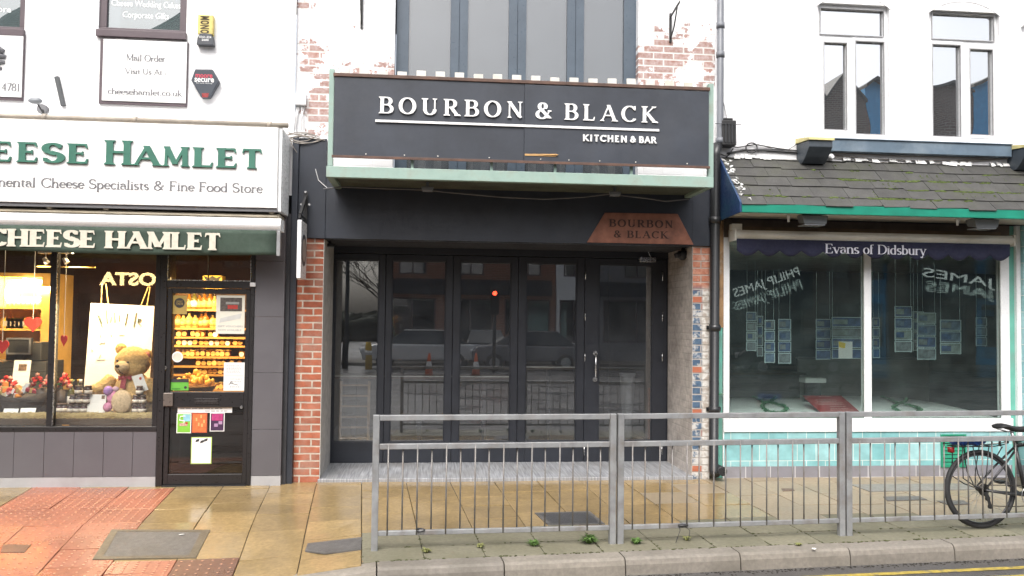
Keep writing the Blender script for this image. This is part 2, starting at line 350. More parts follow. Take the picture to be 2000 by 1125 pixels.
def write(mb, text, x0, x1, zb, cap, y, depth=.012, T=.17, t=.07, s=.08, st=.05, track=0.0, small=None, zb1=None, mi=0, sans=False, M=None, xh=.6):
    """letters on a plane facing -Y: from x0 to x1 on the baseline zb; small: scale of all but the first letter"""
    if sans: t = T
    adv = [GL[c][0]*(small if small and i else 1)+track for i, c in enumerate(text)]
    tot = sum(adv)-track; kx = (x1-x0)/(tot*cap); X = 0.0; cnt = 0
    for i, ch in enumerate(text):
        sc = cap*(small if small and i else 1); base = zb+((zb1-zb)*(X/tot) if zb1 is not None else 0)
        h = t/2
        low = ch.islower()
        def lo_(v): return v if not low or v < 0 else v*xh/.45 if v <= .45 else xh+(v-.45)/.55*(1-xh)
        def pt(px, py): py = lo_(py); return (px, h+py*(1-2*h) if py >= 0 else py)
        def put(poly):
            nonlocal cnt
            d = depth+.00015*(cnt % 9); cnt += 1
            pts = [Vector((x0+(X*cap+px*sc)*kx, y-d, base+py*sc)) for px, py in poly]
            if M: pts = [M @ p for p in pts]
            mb.prism(pts, (M.to_3x3() @ Vector((0, d, 0))) if M else (0, d, 0), mi)
        for k in GL[ch][1]:
            if k[0] == 'L':
                _, ax, ay, bx, by, w = k[:6]; e = tuple(k[6:])+('', ''); s0, s1 = e[0], e[1]
                (ax, ay), (bx, by) = pt(ax, ay), pt(bx, by)
                d = Vector((bx-ax, by-ay)); ln = d.length; d /= ln; n = Vector((-d.y, d.x)); wd = (T if w == 'T' else t)/2
                vert = abs(d.y) > .5
                ex = h/abs(d.y) if vert else 0
                a2 = Vector((ax, ay))-d*(ex if (ay < h+.01 or ay > 1-h-.01) else 0); b2 = Vector((bx, by))+d*(ex if (by < h+.01 or by > 1-h-.01) else 0)
                if vert:                        # cut level at top and bottom
                    hw = wd/abs(d.y)
                    put([(a2.x-hw, a2.y), (a2.x+hw, a2.y), (b2.x+hw, b2.y), (b2.x-hw, b2.y)])
                else: put([tuple(a2-n*wd), tuple(b2-n*wd), tuple(b2+n*wd), tuple(a2+n*wd)])
                if sans: continue
                for q, f in ((a2, s0), (b2, s1)):
                    if not f: continue
                    up = 1 if q is a2 and a2.y < b2.y or q is b2 and b2.y < a2.y else -1
                    if f == 'b':
                        W_ = wd+s
                        put([(q.x-W_, q.y), (q.x+W_, q.y), (q.x+W_, q.y+up*st*.55), (q.x+wd*1.15, q.y+up*st*1.7), (q.x-wd*1.15, q.y+up*st*1.7), (q.x-W_, q.y+up*st*.55)])
                    elif f == 'l': put([(q.x-wd-s*.9, q.y-.04), (q.x+wd, q.y+.015), (q.x+wd, q.y-.06), (q.x-wd, q.y-.08)])
                    else:
                        hh = {'v': -.17, 'V': .2, 'w': .1}[f]; sg = 1 if q is b2 else -1
                        if f == 'w': put([(q.x-.03, q.y-.1), (q.x+.01, q.y-.1), (q.x+.01, q.y+.1), (q.x-.03, q.y+.1)])
                        else: put([(q.x-sg*.08, q.y-math.copysign(h, hh)), (q.x+sg*.0, q.y-math.copysign(h, hh)), (q.x+sg*(.03), q.y+hh), (q.x-sg*.01, q.y+hh)])
            else:
                _, cx, cy, rx, ry, a0, a1 = k
                ry *= (1 if not low else xh/.45 if cy < .45 else (1-xh)/.55); cy = lo_(cy); cx, cy = (cx, h+cy*(1-2*h)); ry *= (1-2*h); n = max(5, int(abs(a1-a0)/15)); O = []; I = []
                for j in range(n+1):
                    a = R(a0+(a1-a0)*j/n); p = Vector((cx+rx*math.cos(a), cy+ry*math.sin(a)))
                    nn = Vector((math.cos(a)*ry, math.sin(a)*rx)).normalized(); wd = math.sqrt((T*1.05*nn.x)**2+(t*nn.y)**2)/2
                    O.append(p+nn*wd); I.append(p-nn*wd)
                for j in range(n): put([tuple(I[j]), tuple(O[j]), tuple(O[j+1]), tuple(I[j+1])]); cnt -= 1
                cnt += 1
        X += adv[i]
def sans(mb, text, x0, x1, z0, z1, y, depth=.008, bold=0.0, mi=0, M=None, mirror=False, back=False):
    """plain sans letters fitted in a rectangle facing -Y"""
    cu = bpy.data.curves.new('lettering', 'FONT'); cu.body = text; cu.size = 1; cu.offset = bold; cu.resolution_u = 3; cu.align_x = 'CENTER'
    ob = bpy.data.objects.new('lettering', cu); me = ob.to_mesh()
    vs = [v.co.copy() for v in me.vertices]
    a, b = min(v.x for v in vs), max(v.x for v in vs); c, d = min(v.y for v in vs), max(v.y for v in vs)
    for p in me.polygons:
        pts = []
        for i in p.vertices:
            v = vs[i]; q = Vector((x0+(v.x-a)/(b-a)*(x1-x0), y-depth, z0+(v.y-c)/(d-c)*(z1-z0))); pts.append(M @ q if M else q)
        mb.quad(pts, mi)
        n = len(pts)
    edges = {}
    for p in me.polygons:
        for e in p.edge_keys: edges[e] = edges.get(e, 0)+1
    for e, k in edges.items():
        if k == 1:
            q = []
            for i, yy in ((e[0], y-depth), (e[1], y-depth), (e[1], y), (e[0], y)):
                v = vs[i]; w = Vector((x0+(v.x-a)/(b-a)*(x1-x0), yy, z0+(v.y-c)/(d-c)*(z1-z0))); q.append(M @ w if M else w)
            mb.quad(q, mi)
    ob.to_mesh_clear(); bpy.data.objects.remove(ob); bpy.data.curves.remove(cu)
def pipe(name, pts, r, m, label, cat, parent=None, group=None, n=6):
    o = MB().tube(pts, r, n).build(name, m, parent); return tag(o, label, cat, group) if parent is None else o
def sag(a, b, drop, n=12):
    a, b = Vector(a), Vector(b); return [a.lerp(b, i/n)-Vector((0, 0, drop*4*(i/n)*(1-i/n))) for i in range(n+1)]
# ------------------------------------------------------------------ the palette
WHITE = mat('white paint', (.8, .8, .8), .5, .05, bump=.05, dirt=(.5, .48, .42), damt=.12)
UPVC = mat('white plastic', (.82, .83, .84), .3, .03, bump=.02)
OFFWH = mat('aged white metal', (.74, .72, .66), .4, .08, dirt=(.4, .33, .22), damt=.35)
BLACK = mat('charcoal paint', (.027, .032, .044), .42, .2, 3, bump=.15, dirt=(.06, .062, .068), damt=.35)
BLACKG = mat('black door paint', (.021, .024, .032), .4, .2, 3, bump=.015)
BOARD = mat('charcoal sign board', (.034, .04, .053), .5, .25, 2, bump=.2, dirt=(.06, .065, .075), dsc=1.2, damt=.5)
ANTH = mat('anthracite window frame', (.075, .1, .13), .35, .1)
SEAGR = mat('sea green steel paint', (.29, .405, .355), .5, .12, dirt=(.2, .12, .07), dsc=5, damt=.4)
RUSTW = mat('rusty brown rail', (.1, .055, .04), .6, .3, 8, dirt=(.2, .09, .05), dsc=4)
PICK = mat('weathered white timber', (.66, .65, .6), .7, .1, 9, dirt=(.4, .38, .25), damt=.5, isl=.12)
COPPER = mat('aged copper sheet', (.3, .125, .08), .5, .3, 7, .3, dirt=(.14, .07, .055), dsc=5, damt=.6)
COPDK = mat('dark cut lettering', (.06, .028, .022), .7, .1)
GALV = mat('galvanised steel', (.285, .29, .295), .45, .2, 9, .3, bump=.1, dirt=(.17, .12, .08), dsc=5, damt=.5)
PIPEB = mat('black drain pipe', (.02, .021, .023), .35, .15)
PIPEG = mat('grey drain pipe', (.16, .17, .19), .4, .12)
IRON = mat('black iron', (.02, .02, .021), .5, .15)
STEEL = mat('brushed steel', (.6, .6, .6), .25, .08, metal=1.0)
GREYP = mat('grey wall panel', (.105, .1, .11), .45, .07, 1.5, bump=.05, dirt=(.14, .14, .15), damt=.3)
GREYL = mat('pale grey plinth strip', (.36, .36, .37), .5, .08, dirt=(.2, .19, .17))
DARKF = mat('dark brown shop frame', (.017, .0155, .0165), .35, .15)
MAUVE = mat('dark mauve window frame', (.1, .075, .085), .4, .1)
TEXTG = mat('green letter face', (.045, .16, .115), .4, .15)
GREYT = mat('grey lettering', (.17, .17, .18), .5, .1)
CREAM = mat('cream lettering', (.6, .57, .47), .6, .12, 20)
AWNG = mat('dark green awning cloth', (.045, .07, .052), .85, .2, 3, dirt=(.025, .035, .025), damt=.4, bump=.3)
AWNB = mat('navy awning cloth', (.022, .024, .055), .85, .15, 4, bump=.3)
TEALP = mat('bright teal gutter paint', (.01, .21, .14), .4, .15, dirt=(.02, .1, .07), damt=.5)
BLUEP = mat('navy cheek paint', (.014, .04, .12), .5, .3, 4, dirt=(.01, .09, .08), damt=.6)
SOFF = mat('cream soffit paint', (.55, .52, .46), .6, .1)
SLATE = mat('roof slate', (.052, .051, .048), .7, .2, 9, isl=.14, bump=.4, dirt=(.06, .064, .036), dsc=3, damt=.5)
MOSS = mat('green moss', (.075, .105, .025), .95, .35, 30, bump=1.0)
MORTAR = mat('flaking white mortar', (.7, .7, .68), .8, .2, 20, bump=.6)
LEADB = mat('blue grey sill board', (.11, .155, .2), .45, .16, 5, dirt=(.28, .33, .37), damt=.6)
YELLO = mat('yellowed lead cap', (.62, .55, .26), .6, .2)
TILE_ = None
JM_ = None
PAPER = mat('white paper', (.8, .8, .78), .6, .03, bump=.02)
RED = mat('red felt', (.6, .03, .025), .7, .15)
WOODW = mat('warm shelf wood', (.72, .43, .11), .5, .15)
DARKW = mat('dark wood', (.06, .035, .02), .55, .25)
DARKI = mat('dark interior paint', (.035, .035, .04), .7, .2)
BROWNI = mat('brown shop wall', (.09, .045, .032), .8, .2)
CABLE = mat('cable sheath', (.03, .03, .032), .5, .1)
CABLEW = mat('white cable', (.7, .7, .7), .5, .1)
RUBBER = mat('tyre rubber', (.025, .025, .026), .7, .15)
BIKE = mat('scuffed black cycle paint', (.03, .03, .032), .35, .3, 10)
ALLOY = mat('dull alloy', (.45, .45, .46), .35, .1, metal=.9)
WEED = mat('fresh weed green', (.085, .16, .035), .7, .35, 20)
STRAWM = mat('straw', (.55, .44, .22), .8, .3, 40)
GLASSD = glass('door glass', (.93, .95, .96), 2.9, .06, (.3, .315, .34), wob=.06)
GLASSW = glass('shop window glass', (.97, .98, .97), 1.6, .015)
GLASSE = glass('tinted shop glass', (.965, .993, .985), 1.15, .014, (.36, .46, .46), wob=.08)
GLASSU = glass('upper window glass', (.8, .84, .86), 3.0, .05, (.5, .55, .6), body=.7, bcol=(.05, .06, .07))
GLASSV = glass('bedroom window glass', (.86, .9, .92), 15.0, .02, (.5, .55, .6), wob=.3, body=.6, bcol=(.08, .085, .09))

# ------------------------------------------------------------------ ground: pavement slabs, crossing, kerb, road
def slab_mat(name, c1, c2, dirtc, wet, rlo, rhi):
    m, nt = new_mat(name); co = objco(nt)
    rnd = N(nt, 'NewGeometry').outputs['Random Per Island']
    c = mixc(nt, rnd, c1, c2)
    f = mr(nt, noise(nt, co, 30, 6, .6), .3, .7, .82, 1.16)
    c = mixc(nt, 1.0, c, N(nt, 'CombineColor', Red=f, Green=f, Blue=f).outputs[0], 'MULTIPLY')
    c = mixc(nt, mr(nt, noise(nt, co, 2.2, 7, .62), .42, .72, 0, .6), c, dirtc)
    w = mr(nt, noise(nt, co, 1.1, 5, .55), .4, .62, 0, 1)
    w = ma(nt, 'MULTIPLY', w, wet)
    rr = ma(nt, 'ADD', mr(nt, w, 0, 1, rhi, rlo), mr(nt, noise(nt, co, 70, 3), .3, .7, -.03, .05))
    bsdf(nt, c, rr, 0, noise(nt, co, 120, 4), .10, .004, .5); return m
SANDST = slab_mat('wet yellow sandstone', (.345, .245, .115), (.275, .195, .092), (.17, .125, .065), 1.0, .06, .22)
DRYST = slab_mat('dry buff stone', (.31, .245, .165), (.27, .215, .145), (.19, .155, .105), .6, .25, .5)
ALGAE = slab_mat('green grey edge stone', (.2, .185, .13), (.165, .155, .11), (.11, .105, .06), .35, .4, .75)
TACT = slab_mat('wet red blister slab', (.36, .135, .08), (.31, .12, .075), (.26, .12, .07), .9, .2, .4)
TACTB = slab_mat('brown blister slab', (.17, .085, .055), (.15, .075, .05), (.1, .06, .045), .8, .2, .4)
BLIS = mat('worn blister top with wet highlight', (.58, .32, .2), .5, .25, 30)  # paler colour holds both the wear and the wet highlights on the blisters
JOINT = mat('dirty joint', (.055, .045, .03), .9, .3, 20, bump=.5)
KERBM = slab_mat('concrete kerb', (.235, .21, .175), (.2, .18, .155), (.1, .09, .07), .3, .5, .8)
COVM = mat('grey infill', (.11, .105, .1), .5, .25, 20, bump=.5, dirt=(.06, .055, .05), damt=.5)
COVB = mat('dark cover plate', (.06, .06, .062), .35, .2, 30, bump=.6)

def inpoly(p, poly):
    ins = False
    for (x1, y1), (x2, y2) in zip(poly, poly[1:]+poly[:1]):
        if (y1 > p[1]) != (y2 > p[1]) and p[0] < (x2-x1)*(p[1]-y1)/(y2-y1)+x1: ins = not ins
    return ins
def guv(px, py): return uv_of(G(px, py))
REDA = [guv(*p) for p in ((33, 958), (300, 952), (180, 1076), (154, 1105), (90, 1160), (-700, 1200), (-300, 1100))]
REDB = [guv(*p) for p in ((165, 1064), (405, 1060), (505, 1064), (470, 1125), (440, 1210), (-100, 1210), (90, 1150))]
BRN = guv(452, 1085)
SW, SLN, JW = .455, .46, .006
slabs = MB(); rng = random.Random(3)
U0 = guv(707, 1000)[0]
def slab(mb, u0, u1, v0, v1, mi, tilt=.004):
    dz = [rng.uniform(-tilt, tilt)*.7 for _ in range(4)]; q = rng.uniform(-.002, .002)
    cs = [(u0, v0), (u1, v0), (u1, v1), (u0, v1)]; inn = .004; top = []; out = []
    uc, vc = (u0+u1)/2, (v0+v1)/2
    for (u, v), z in zip(cs, dz):
        p = of_uv(u, v); top.append(Vector((p.x, p.y, gz(p.x, p.y)+z+q)))
    for (u, v), t in zip(cs, top):
        p = of_uv(u+math.copysign(inn, uc-u), v+math.copysign(inn, vc-v)); out.append(Vector((p.x, p.y, t.z+.0005)))
    mb.quad(out, mi)
    for k in range(4):
        a, b = k, (k+1) % 4
        ta = top[a]-Vector((0, 0, .0012)); tb = top[b]-Vector((0, 0, .0012))
        mb.quad([out[a], out[b], tb, ta], mi); mb.quad([ta, tb, tb-Vector((0, 0, .03)), ta-Vector((0, 0, .03))], mi)
    return [t.z for t in top]
VEND = 5.2
VRT = guv(345, 1074)[1]; UR0, UR1 = guv(190, 1090)[0]-.1, guv(500, 1085)[0]
col = 0
blist = []
for k in range(-13, 15):
    u0 = U0+k*SW; u1 = u0+SW-JW
    ph = rng.uniform(0, SLN); edge = u0 > -.3
    v = .03 if edge else -.02
    cuts = [v]
    if edge: cuts.append(.36)
    v = cuts[-1]+.25+ph*.6
    while v < VEND: cuts.append(v); v += SLN*rng.choice((1, 1, .75, 1.25))
    if UR0 < (u0+u1)/2 < UR1:
        cuts = sorted([c_ for c_ in cuts if abs(c_-VRT) > .14]+[VRT])
    for a, b in zip(cuts, cuts[1:]):
        um, vm = (u0+u1)/2, (a+b)/2
        w = of_uv(um, vm)
        if w.y > .62 or w.x > 9: continue
        # the crossing is laid in square blister slabs
        if inpoly((um, vm), REDA) or (inpoly((um, vm), REDB) and not (UR0 < um < UR1 and vm > VRT)):
            nb = max(1, round((b-a)/.42)); 
            for q in range(nb):
                va, vb = a+(b-a)*q/nb, a+(b-a)*(q+1)/nb-JW
                mi = 4 if abs(um-BRN[0]) < .3 and abs((va+vb)/2-BRN[1]) < .2 else 3
                zc4 = slab(slabs, u0, u1, va, vb, mi)
                for i in range(6):
                    for j in range(6):
                        fu, fv = (i+.5)/6, (j+.5)/6; blist.append((u0+fu*(u1-u0), va+fv*(vb-va), mi, (zc4[0]*(1-fu)+zc4[1]*fu)*(1-fv)+(zc4[3]*(1-fu)+zc4[2]*fu)*fv))
        else:
            mi = 2 if edge and vm < .72 else (1 if w.x > 2.6+rng.uniform(-.45, .7) else 0)
            slab(slabs, u0, u1, a, b-JW, mi)
bj = random.Random(9)
for (u, v, mi, z) in blist:
    p = of_uv(u, v)
    b0 = len(slabs.v); r0, r1, hh = .0145, .0095, .004
    for rr_, zz in ((r0, 0), (r1, hh)):
        for k in range(7):
            a = 2*math.pi*k/7; slabs.v.append(Vector((p.x+rr_*math.cos(a), p.y+rr_*math.sin(a), z+zz)))
    for k in range(7):
        slabs.f.append([b0+k, b0+(k+1) % 7, b0+7+(k+1) % 7, b0+7+k]); slabs.m.append(mi); slabs.sm.append(True)
    slabs.f.append([b0+7+k for k in range(7)]); slabs.m.append(5 if bj.random() < .88 else mi); slabs.sm.append(False)
pv = slabs.build('pavement', [SANDST, DRYST, ALGAE, TACT, TACTB, BLIS]); tag(pv, kind='structure')
bed = MB()
nu, nv = 60, 16
for i in range(nu):
    for j in range(nv):
        us = [-9+i*20/nu, -9+(i+1)*20/nu]; vs = [j*VEND/nv, (j+1)*VEND/nv]
        pts = []
        for u, v in ((us[0], vs[0]), (us[1], vs[0]), (us[1], vs[1]), (us[0], vs[1])):
            p = of_uv(u, v); pts.append((p.x, p.y, gz(p.x, p.y)-.022))
        bed.quad(pts, 0, True)
tag(bed.build('pavement_bed', JOINT, weld=True), kind='structure')

kb = MB(); KW = .15
kx = [guv(px, 1095)[0] for px in (735,)][0]
kl = .915; u = -10*kl
cuts = [kx+i*kl for i in range(-12, 13)]
kr = random.Random(5)
for a, b in zip(cuts, cuts[1:]):
    prof = [(0.03, 0), (0.0, -.125), (-KW+.012, -.3), (-KW, -.3)]
    def kp(u, v, dz):
        p = of_uv(u, v-.0); drop = -0.10*sstep(0.0, -0.95, u)
        return Vector((p.x, p.y, FALL*p.y+drop+dz))
    j = kr.uniform(-.003, .003); a2, b2 = a+.005, b-.005
    sec = [(.028, -.3), (.028, .0), (-.105, .0), (-.12, -.004), (-.133, -.016), (-.145, -.05), (-.16, -.3)]
    ra = [kp(a2, v, z+j) for v, z in sec]; rb = [kp(b2, v, z+j) for v, z in sec]
    n = len(sec); b0 = len(kb.v); kb.v += ra+rb
    for k in range(n-1): kb.f.append([b0+k, b0+k+1, b0+n+k+1, b0+n+k]); kb.m.append(0); kb.sm.append(False)
    kb.f += [[b0+k for k in range(n)], [b0+n+k for k in range(n-1, -1, -1)]]; kb.m += [0, 0]; kb.sm += [False]*2
tag(kb.build('kerb', KERBM), kind='structure')

m, nt = new_mat('wet asphalt'); co = objco(nt)
c = mixc(nt, mr(nt, noise(nt, co, 90, 3), .35, .7, 0, 1), (.05, .048, .047), (.11, .105, .1))
c = mixc(nt, mr(nt, noise(nt, co, .9, 6), .4, .7, 0, .5), c, (.085, .08, .078))
bsdf(nt, c, mr(nt, noise(nt, co, .7, 5), .4, .65, .25, .6), 0, noise(nt, co, 160, 3), .5, .006)
road = MB()
road.quad([(-300, -300, ROADZ), (300, -300, ROADZ), (300, 40, ROADZ), (-300, 40, ROADZ)])
tag(road.build('road', m), kind='structure')
YEL = mat('worn yellow line paint', (.36, .27, .05), .6, .3, 25, dirt=(.1, .095, .085), dsc=11, damt=1.0)
ym = MB()
for v0 in (-.42, -.62):
    for i in range(40):
        ua, ub = 1.2+i*.3, 1.2+(i+1)*.3
        pts = [of_uv(ua, v0), of_uv(ub, v0), of_uv(ub, v0+.065), of_uv(ua, v0+.065)]
        ym.quad([(p.x, p.y, ROADZ+.004) for p in pts])
tag(ym.build('road_line', YEL, weld=True), kind='structure')
# far pavement below the shops opposite
op = MB().box(-60, 60, -26.0, -23.2, ROADZ-.1, ROADZ+.12); tag(op.build('far_pavement', KERBM, bevel=.02), kind='structure')

# covers let into the pavement
def cover(poly, m, label, cat='cover', rim=None, inset=.03, group=None):
    pts = [G(*p) for p in poly]; c = sum(pts, Vector())/len(pts)
    t = thing('pavement_cover', label, cat, (c.x, c.y, gz(c.x, c.y)), group)
    b = MB()
    def lift(q, dz): return Vector((q.x, q.y, gz(q.x, q.y)+dz))
    inn = [q+(c-q).normalized()*inset*1.6 for q in pts]
    b.prism([lift(q, -.004) for q in (inn if rim else pts)], (0, 0, .0105)); b.build('plate', m, t)
    if rim:
        r = MB(); n = len(pts)
        for i in range(n):
            j = (i+1) % n; a = [pts[i], pts[j], inn[j], inn[i]]
            r.prism([lift(q, -.004) for q in a], (0, 0, .0125))
        r.build('rim', rim, t)
    return t
cover(((1044, 1003), (1152, 1000), (1182, 1025), (1071, 1027)), COVB, 'dark metal inspection cover with a pale rim behind the long railing', rim=COVM)
cover(((218, 1033), (411, 1032), (383, 1072), (181, 1076)), COVM, 'wide grey infilled cover between the red blister paving and shop door', rim=mat('dull concrete rim', (.11, .09, .062), .5, .25), inset=.05)
cover(((601, 1054), (707, 1050), (705, 1074), (635, 1074), (596, 1066)), COVM, 'irregular grey asphalt patch left of the first railing post', 'patch')
cover(((7, 1056), (61, 1056), (48, 1067), (2, 1067)), mat('brown cover', (.13, .075, .05), .4, .2), 'small brown cover set in the red blister paving')
cover(((1660, 947), (1886, 945), (1905, 957), (1700, 961)), mat('pale grey cover', (.2, .19, .17), .5, .2, 12, bump=.3), 'large pale grey cover in front of the teal tiled shop')
cover(((1725, 971), (1795, 970), (1811, 977), (1733, 979)), COVM, 'small dark grey plate just below the large pale cover')
cover(((1829, 979), (1881, 978), (1894, 985), (1854, 987)), COVM, 'small dark plate beside the bicycle rear wheel')
cover(((1526, 955), (1549, 955), (1552, 959), (1529, 960)), mat('brown cover', (.13, .075, .05), .4, .2), 'tiny brown stop valve lid near the grey plinth')

# weeds growing in the kerb joint
def weed(p, h, n, label, seed):
    rg = random.Random(seed); b = MB(); z = gz(p.x, p.y)
    for i in range(n):
        a = rg.uniform(0, 6.28); r = rg.uniform(.2, 1)*h; l = rg.uniform(.5, 1)*h
        d = Vector((math.cos(a), math.sin(a), 0)); s = Vector((-d.y, d.x, 0))*rg.uniform(.004, .011)
        o = Vector((p.x, p.y, z))+d*rg.uniform(0, h*.3); q1 = o+d*r*.5+Vector((0, 0, l*.7)); q2 = o+d*r+Vector((0, 0, l*rg.uniform(.35, .9)))
        b.quad([o-s*.5, o+s*.5, q1+s, q1-s]); b.quad([q1-s, q1+s, q2+s*.1, q2-s*.1])
    tag(b.build('weed', WEED if seed % 2 else mat('dry weed', (.24, .25, .09), .8, .3, 20)), label, 'weed', 'weeds along the kerb joint')
for (px, py, h, n, lab, sd) in ((833, 1079, .05, 90, 'flat straggly grass tuft nearest the first railing post', 2), (938, 1069, .05, 45, 'brownish weed in the joint between two kerb edge slabs', 4), (1042, 1066, .07, 70, 'bright green weed under the middle of the first railing', 1), (1150, 1060, .1, 120, 'tallest bright green leafy weed before the second post', 3), (1242, 1062, .07, 70, 'green weed just past the second railing post', 5), (1341, 1055, .05, 50, 'sparse weed below the tied cable on the second railing', 6), (1560, 1066, .04, 40, 'flat weed on the edge slabs before the third post', 8)):
    weed(G(px, py), h*.8, n, lab, sd)
LIT = mat('white scrap', (.75, .75, .72), .7, .1)
for i, (px, py, lab) in enumerate(((1110, 1117, 'white paper scrap in the gutter below the second kerb joint'), (1150, 1117, 'white paper scrap in the gutter under the tall weed'), (1222, 1116, 'larger white scrap in the gutter under the second post'), (1496, 1108, 'white scrap in the gutter below the grey kerb'), (1800, 1098, 'white scrap on the asphalt near the yellow line end'), (1820, 1096, 'flat white scrap in the gutter below the bicycle'), (1590, 1075, 'white scrap on top of the kerb by the third post'), (355, 1040, 'white scrap lying on the wide grey infilled cover'))):
    d = ray(px, py); inroad = py > 1090
    p = CAMP+d*((ROADZ-CAMP.z)/d.z) if inroad else G(px, py)
    z = ROADZ+.003 if inroad else gz(p.x, p.y)+.009
    rg = random.Random(i); b = MB(); a0 = rg.uniform(0, 6)
    pts = [Vector((p.x+rg.uniform(.6, 1)*.028*math.cos(a0+k*1.26), p.y+.6*rg.uniform(.6, 1)*.028*math.sin(a0+k*1.26), z+rg.uniform(0, .006))) for k in range(5)]
    b.prism(pts, (0, 0, .003)); tag(b.build('paper_scrap', LIT), lab, 'litter', 'litter in the gutter')

JM = mat('joint moss and soil', (.06, .065, .025), .95, .5, 25, bump=1.0)
b = MB(); rg = random.Random(41)
for k in range(420):
    u = rg.uniform(.0, 7.5); v = rg.choice((.03, .03, .36-JW/2, .03)) + rg.gauss(0, .006)
    if rg.random() < .35: u = U0+SW*round((u-U0)/SW)-JW/2+rg.gauss(0, .004); v = rg.uniform(.03, .6)
    p = of_uv(u, v); b.ball((p.x, p.y, gz(p.x, p.y)-.001), (rg.uniform(.006, .022), rg.uniform(.005, .012), rg.uniform(.003, .008)), 6, rot=Matrix.Rotation(PAV, 3, 'Z'), jit=.3)
tag(b.build('joint_moss', JM), kind='stuff')

GRIT = mat('gutter grit', (.045, .04, .032), .95, .5, 40, bump=1.0); b = MB(); rg = random.Random(52)
for k in range(700):
    u = rg.uniform(-.2, 7.5); v = -.165-abs(rg.gauss(0, .035)); p = of_uv(u, v); s_ = rg.uniform(.003, .012)
    b.ball((p.x, p.y, ROADZ+.001), (s_*rg.uniform(1, 2), s_, s_*.45), 5, rot=Matrix.Rotation(rg.uniform(0, 3), 3, 'Z'), jit=.3)
tag(b.build('gutter_grit', GRIT), kind='stuff')
# ------------------------------------------------------------------ the black fronted restaurant
TOPZ = 7.4
XL, XR = P(567, 600, 0).x, P(1398, 600, 0).x
BR1 = P(600, 500, 0); 
rest = thing('restaurant_building', 'white painted brick building with charcoal shopfront and folding glass doors', 'building', ((XL+XR)/2, 0, 0))
zf_l = P(600, 271, 0).z; zf_b = P(1000, 473.5, 0).z
PTO = [(XL+XR)/2]
def pt(px, py): p = P(px, py, .05); return (p.x-PTO[0], p.z)      # in the coordinates of the wall's own building
spots = [(*pt(740, 175), 1.0, .6, .42), (*pt(625, 205), .32, .75, .42), (*pt(605, 120), .25, .4, .38), (*pt(600, 15), .22, .25, .32), (*pt(1300, 105), .6, .5, .42), (*pt(1380, 110), .3, .6, .42), (*pt(1270, 165), .5, .4, .38), (*pt(1350, 25), .3, .2, .2)]
PBR = painted_brick('flaking white painted brick', spots, .90, (.86, .86, .87), (.36, .18, .14))
uw = RC(771, -170, 1247, 338, .05)
wz0 = P(1000, 352, .05).z
wb = MB(); holed(wb, XL, XR, wz0, TOPZ, .05, .22, [(uw[0], uw[1], wz0-.01, uw[3])])
wb.build('wall', PBR, rest)
fb = MB()
ob = RC(628, 480, 1352, 930, 0)
xl0 = P(577, 700, 0).x
fb.box(XL, xl0, -.06, .06, FALL*-.1, zf_l)                           # left strip, full height
fb.box(xl0+.001, P(638, 330, 0).x, -.03, .06, zf_b, zf_l)
fb.box(P(638, 330, 0).x+.001, XR, -.03, .06, zf_b, wz0+.002)
fb.box(XL-.02, XR, .06, .14, zf_b, wz0)
fb.build('fascia', BLACK, rest, bevel=.004)
# thin joints on the fascia
jj = MB(); xx = P(1352, 430, -.032).x; jj.box(xx, xx+.004, -.0335, -.029, zf_b+.01, wz0-.01); jj.build('panel_joint', BLACKG, rest)
# brick piers either side of the doors
BR_O = brick('orange pier brick', (.4, .125, .068), (.28, .085, .05), (.5, .45, .38), stain=(.36, .25, .2), samt=.7, ssc=3)
xp1 = P(629, 700, 0).x
pb = MB().box(xl0+.002, xp1-.006, 0, .9, -.02, zf_b-.002); pb.build('brick_pier', BR_O, rest)
MB().box(xp1-.0058, xp1, .002, .9, -.02, zf_b-.003).build('render_edge', mat('pale render edge', (.5, .48, .45), .8, .2, 12), rest)
m, nt = new_mat('brick pier with blue tile remains'); v = wallvec(nt); sz = N(nt, 'SeparateXYZ', Vector=objco(nt))
b_ = N(nt, 'TexBrick', Vector=v, Color1=(0, 0, 0), Color2=(1, 1, 1), Mortar=(.5, .5, .5), Scale=1.0, Mortar_Size=.008, Mortar_Smooth=.3, Brick_Width=.2, Row_Height=.076)
br = N(nt, 'SeparateColor', Color=b_.outputs['Color']).outputs[0]
xm = P(1371, 700, 0).x; xo = (XL+XR)/2
inb = mr(nt, sz.outputs['X'], xm-xo-.012, xm-xo+.012, 1, 0)
hi = mr(nt, sz.outputs['Z'], P(1370, 566, 0).z-.02, P(1370, 556, 0).z, 0, 1)
n1 = noise(nt, v, 6, 7, .65); n2 = noise(nt, v, 16, 4)
blue = mixc(nt, mr(nt, n2, .4, .62, 0, 1), (.075, .13, .205), (.05, .09, .15))
blue = mixc(nt, mr(nt, n1, .48, .56, 0, 1), blue, (.5, .49, .47))
wht = mixc(nt, mr(nt, n2, .45, .6, 0, 1), (.62, .61, .58), (.4, .35, .3))
base = mixc(nt, inb, wht, blue)
base = mixc(nt, ma(nt, 'MULTIPLY', inb, ma(nt, 'GREATER_THAN', br, .78)), base, (.4, .13, .07))
org = mixc(nt, mr(nt, n2, .35, .65, 0, 1), (.4, .14, .08), (.5, .24, .16)); org = mixc(nt, mr(nt, n1, .55, .68, 0, .8), org, (.6, .55, .5))
base = mixc(nt, hi, base, org)
base = mixc(nt, mr(nt, b_.outputs['Fac'], .2, .8, 0, .8), base, (.42, .38, .34))
bsdf(nt, base, .7, 0, ma(nt, 'ADD', ma(nt, 'MULTIPLY', b_.outputs['Fac'], -1.0), n2), .8, .012); BLUEB = m
xp2, xp3 = P(1352, 700, 0).x, P(1386, 700, 0).x
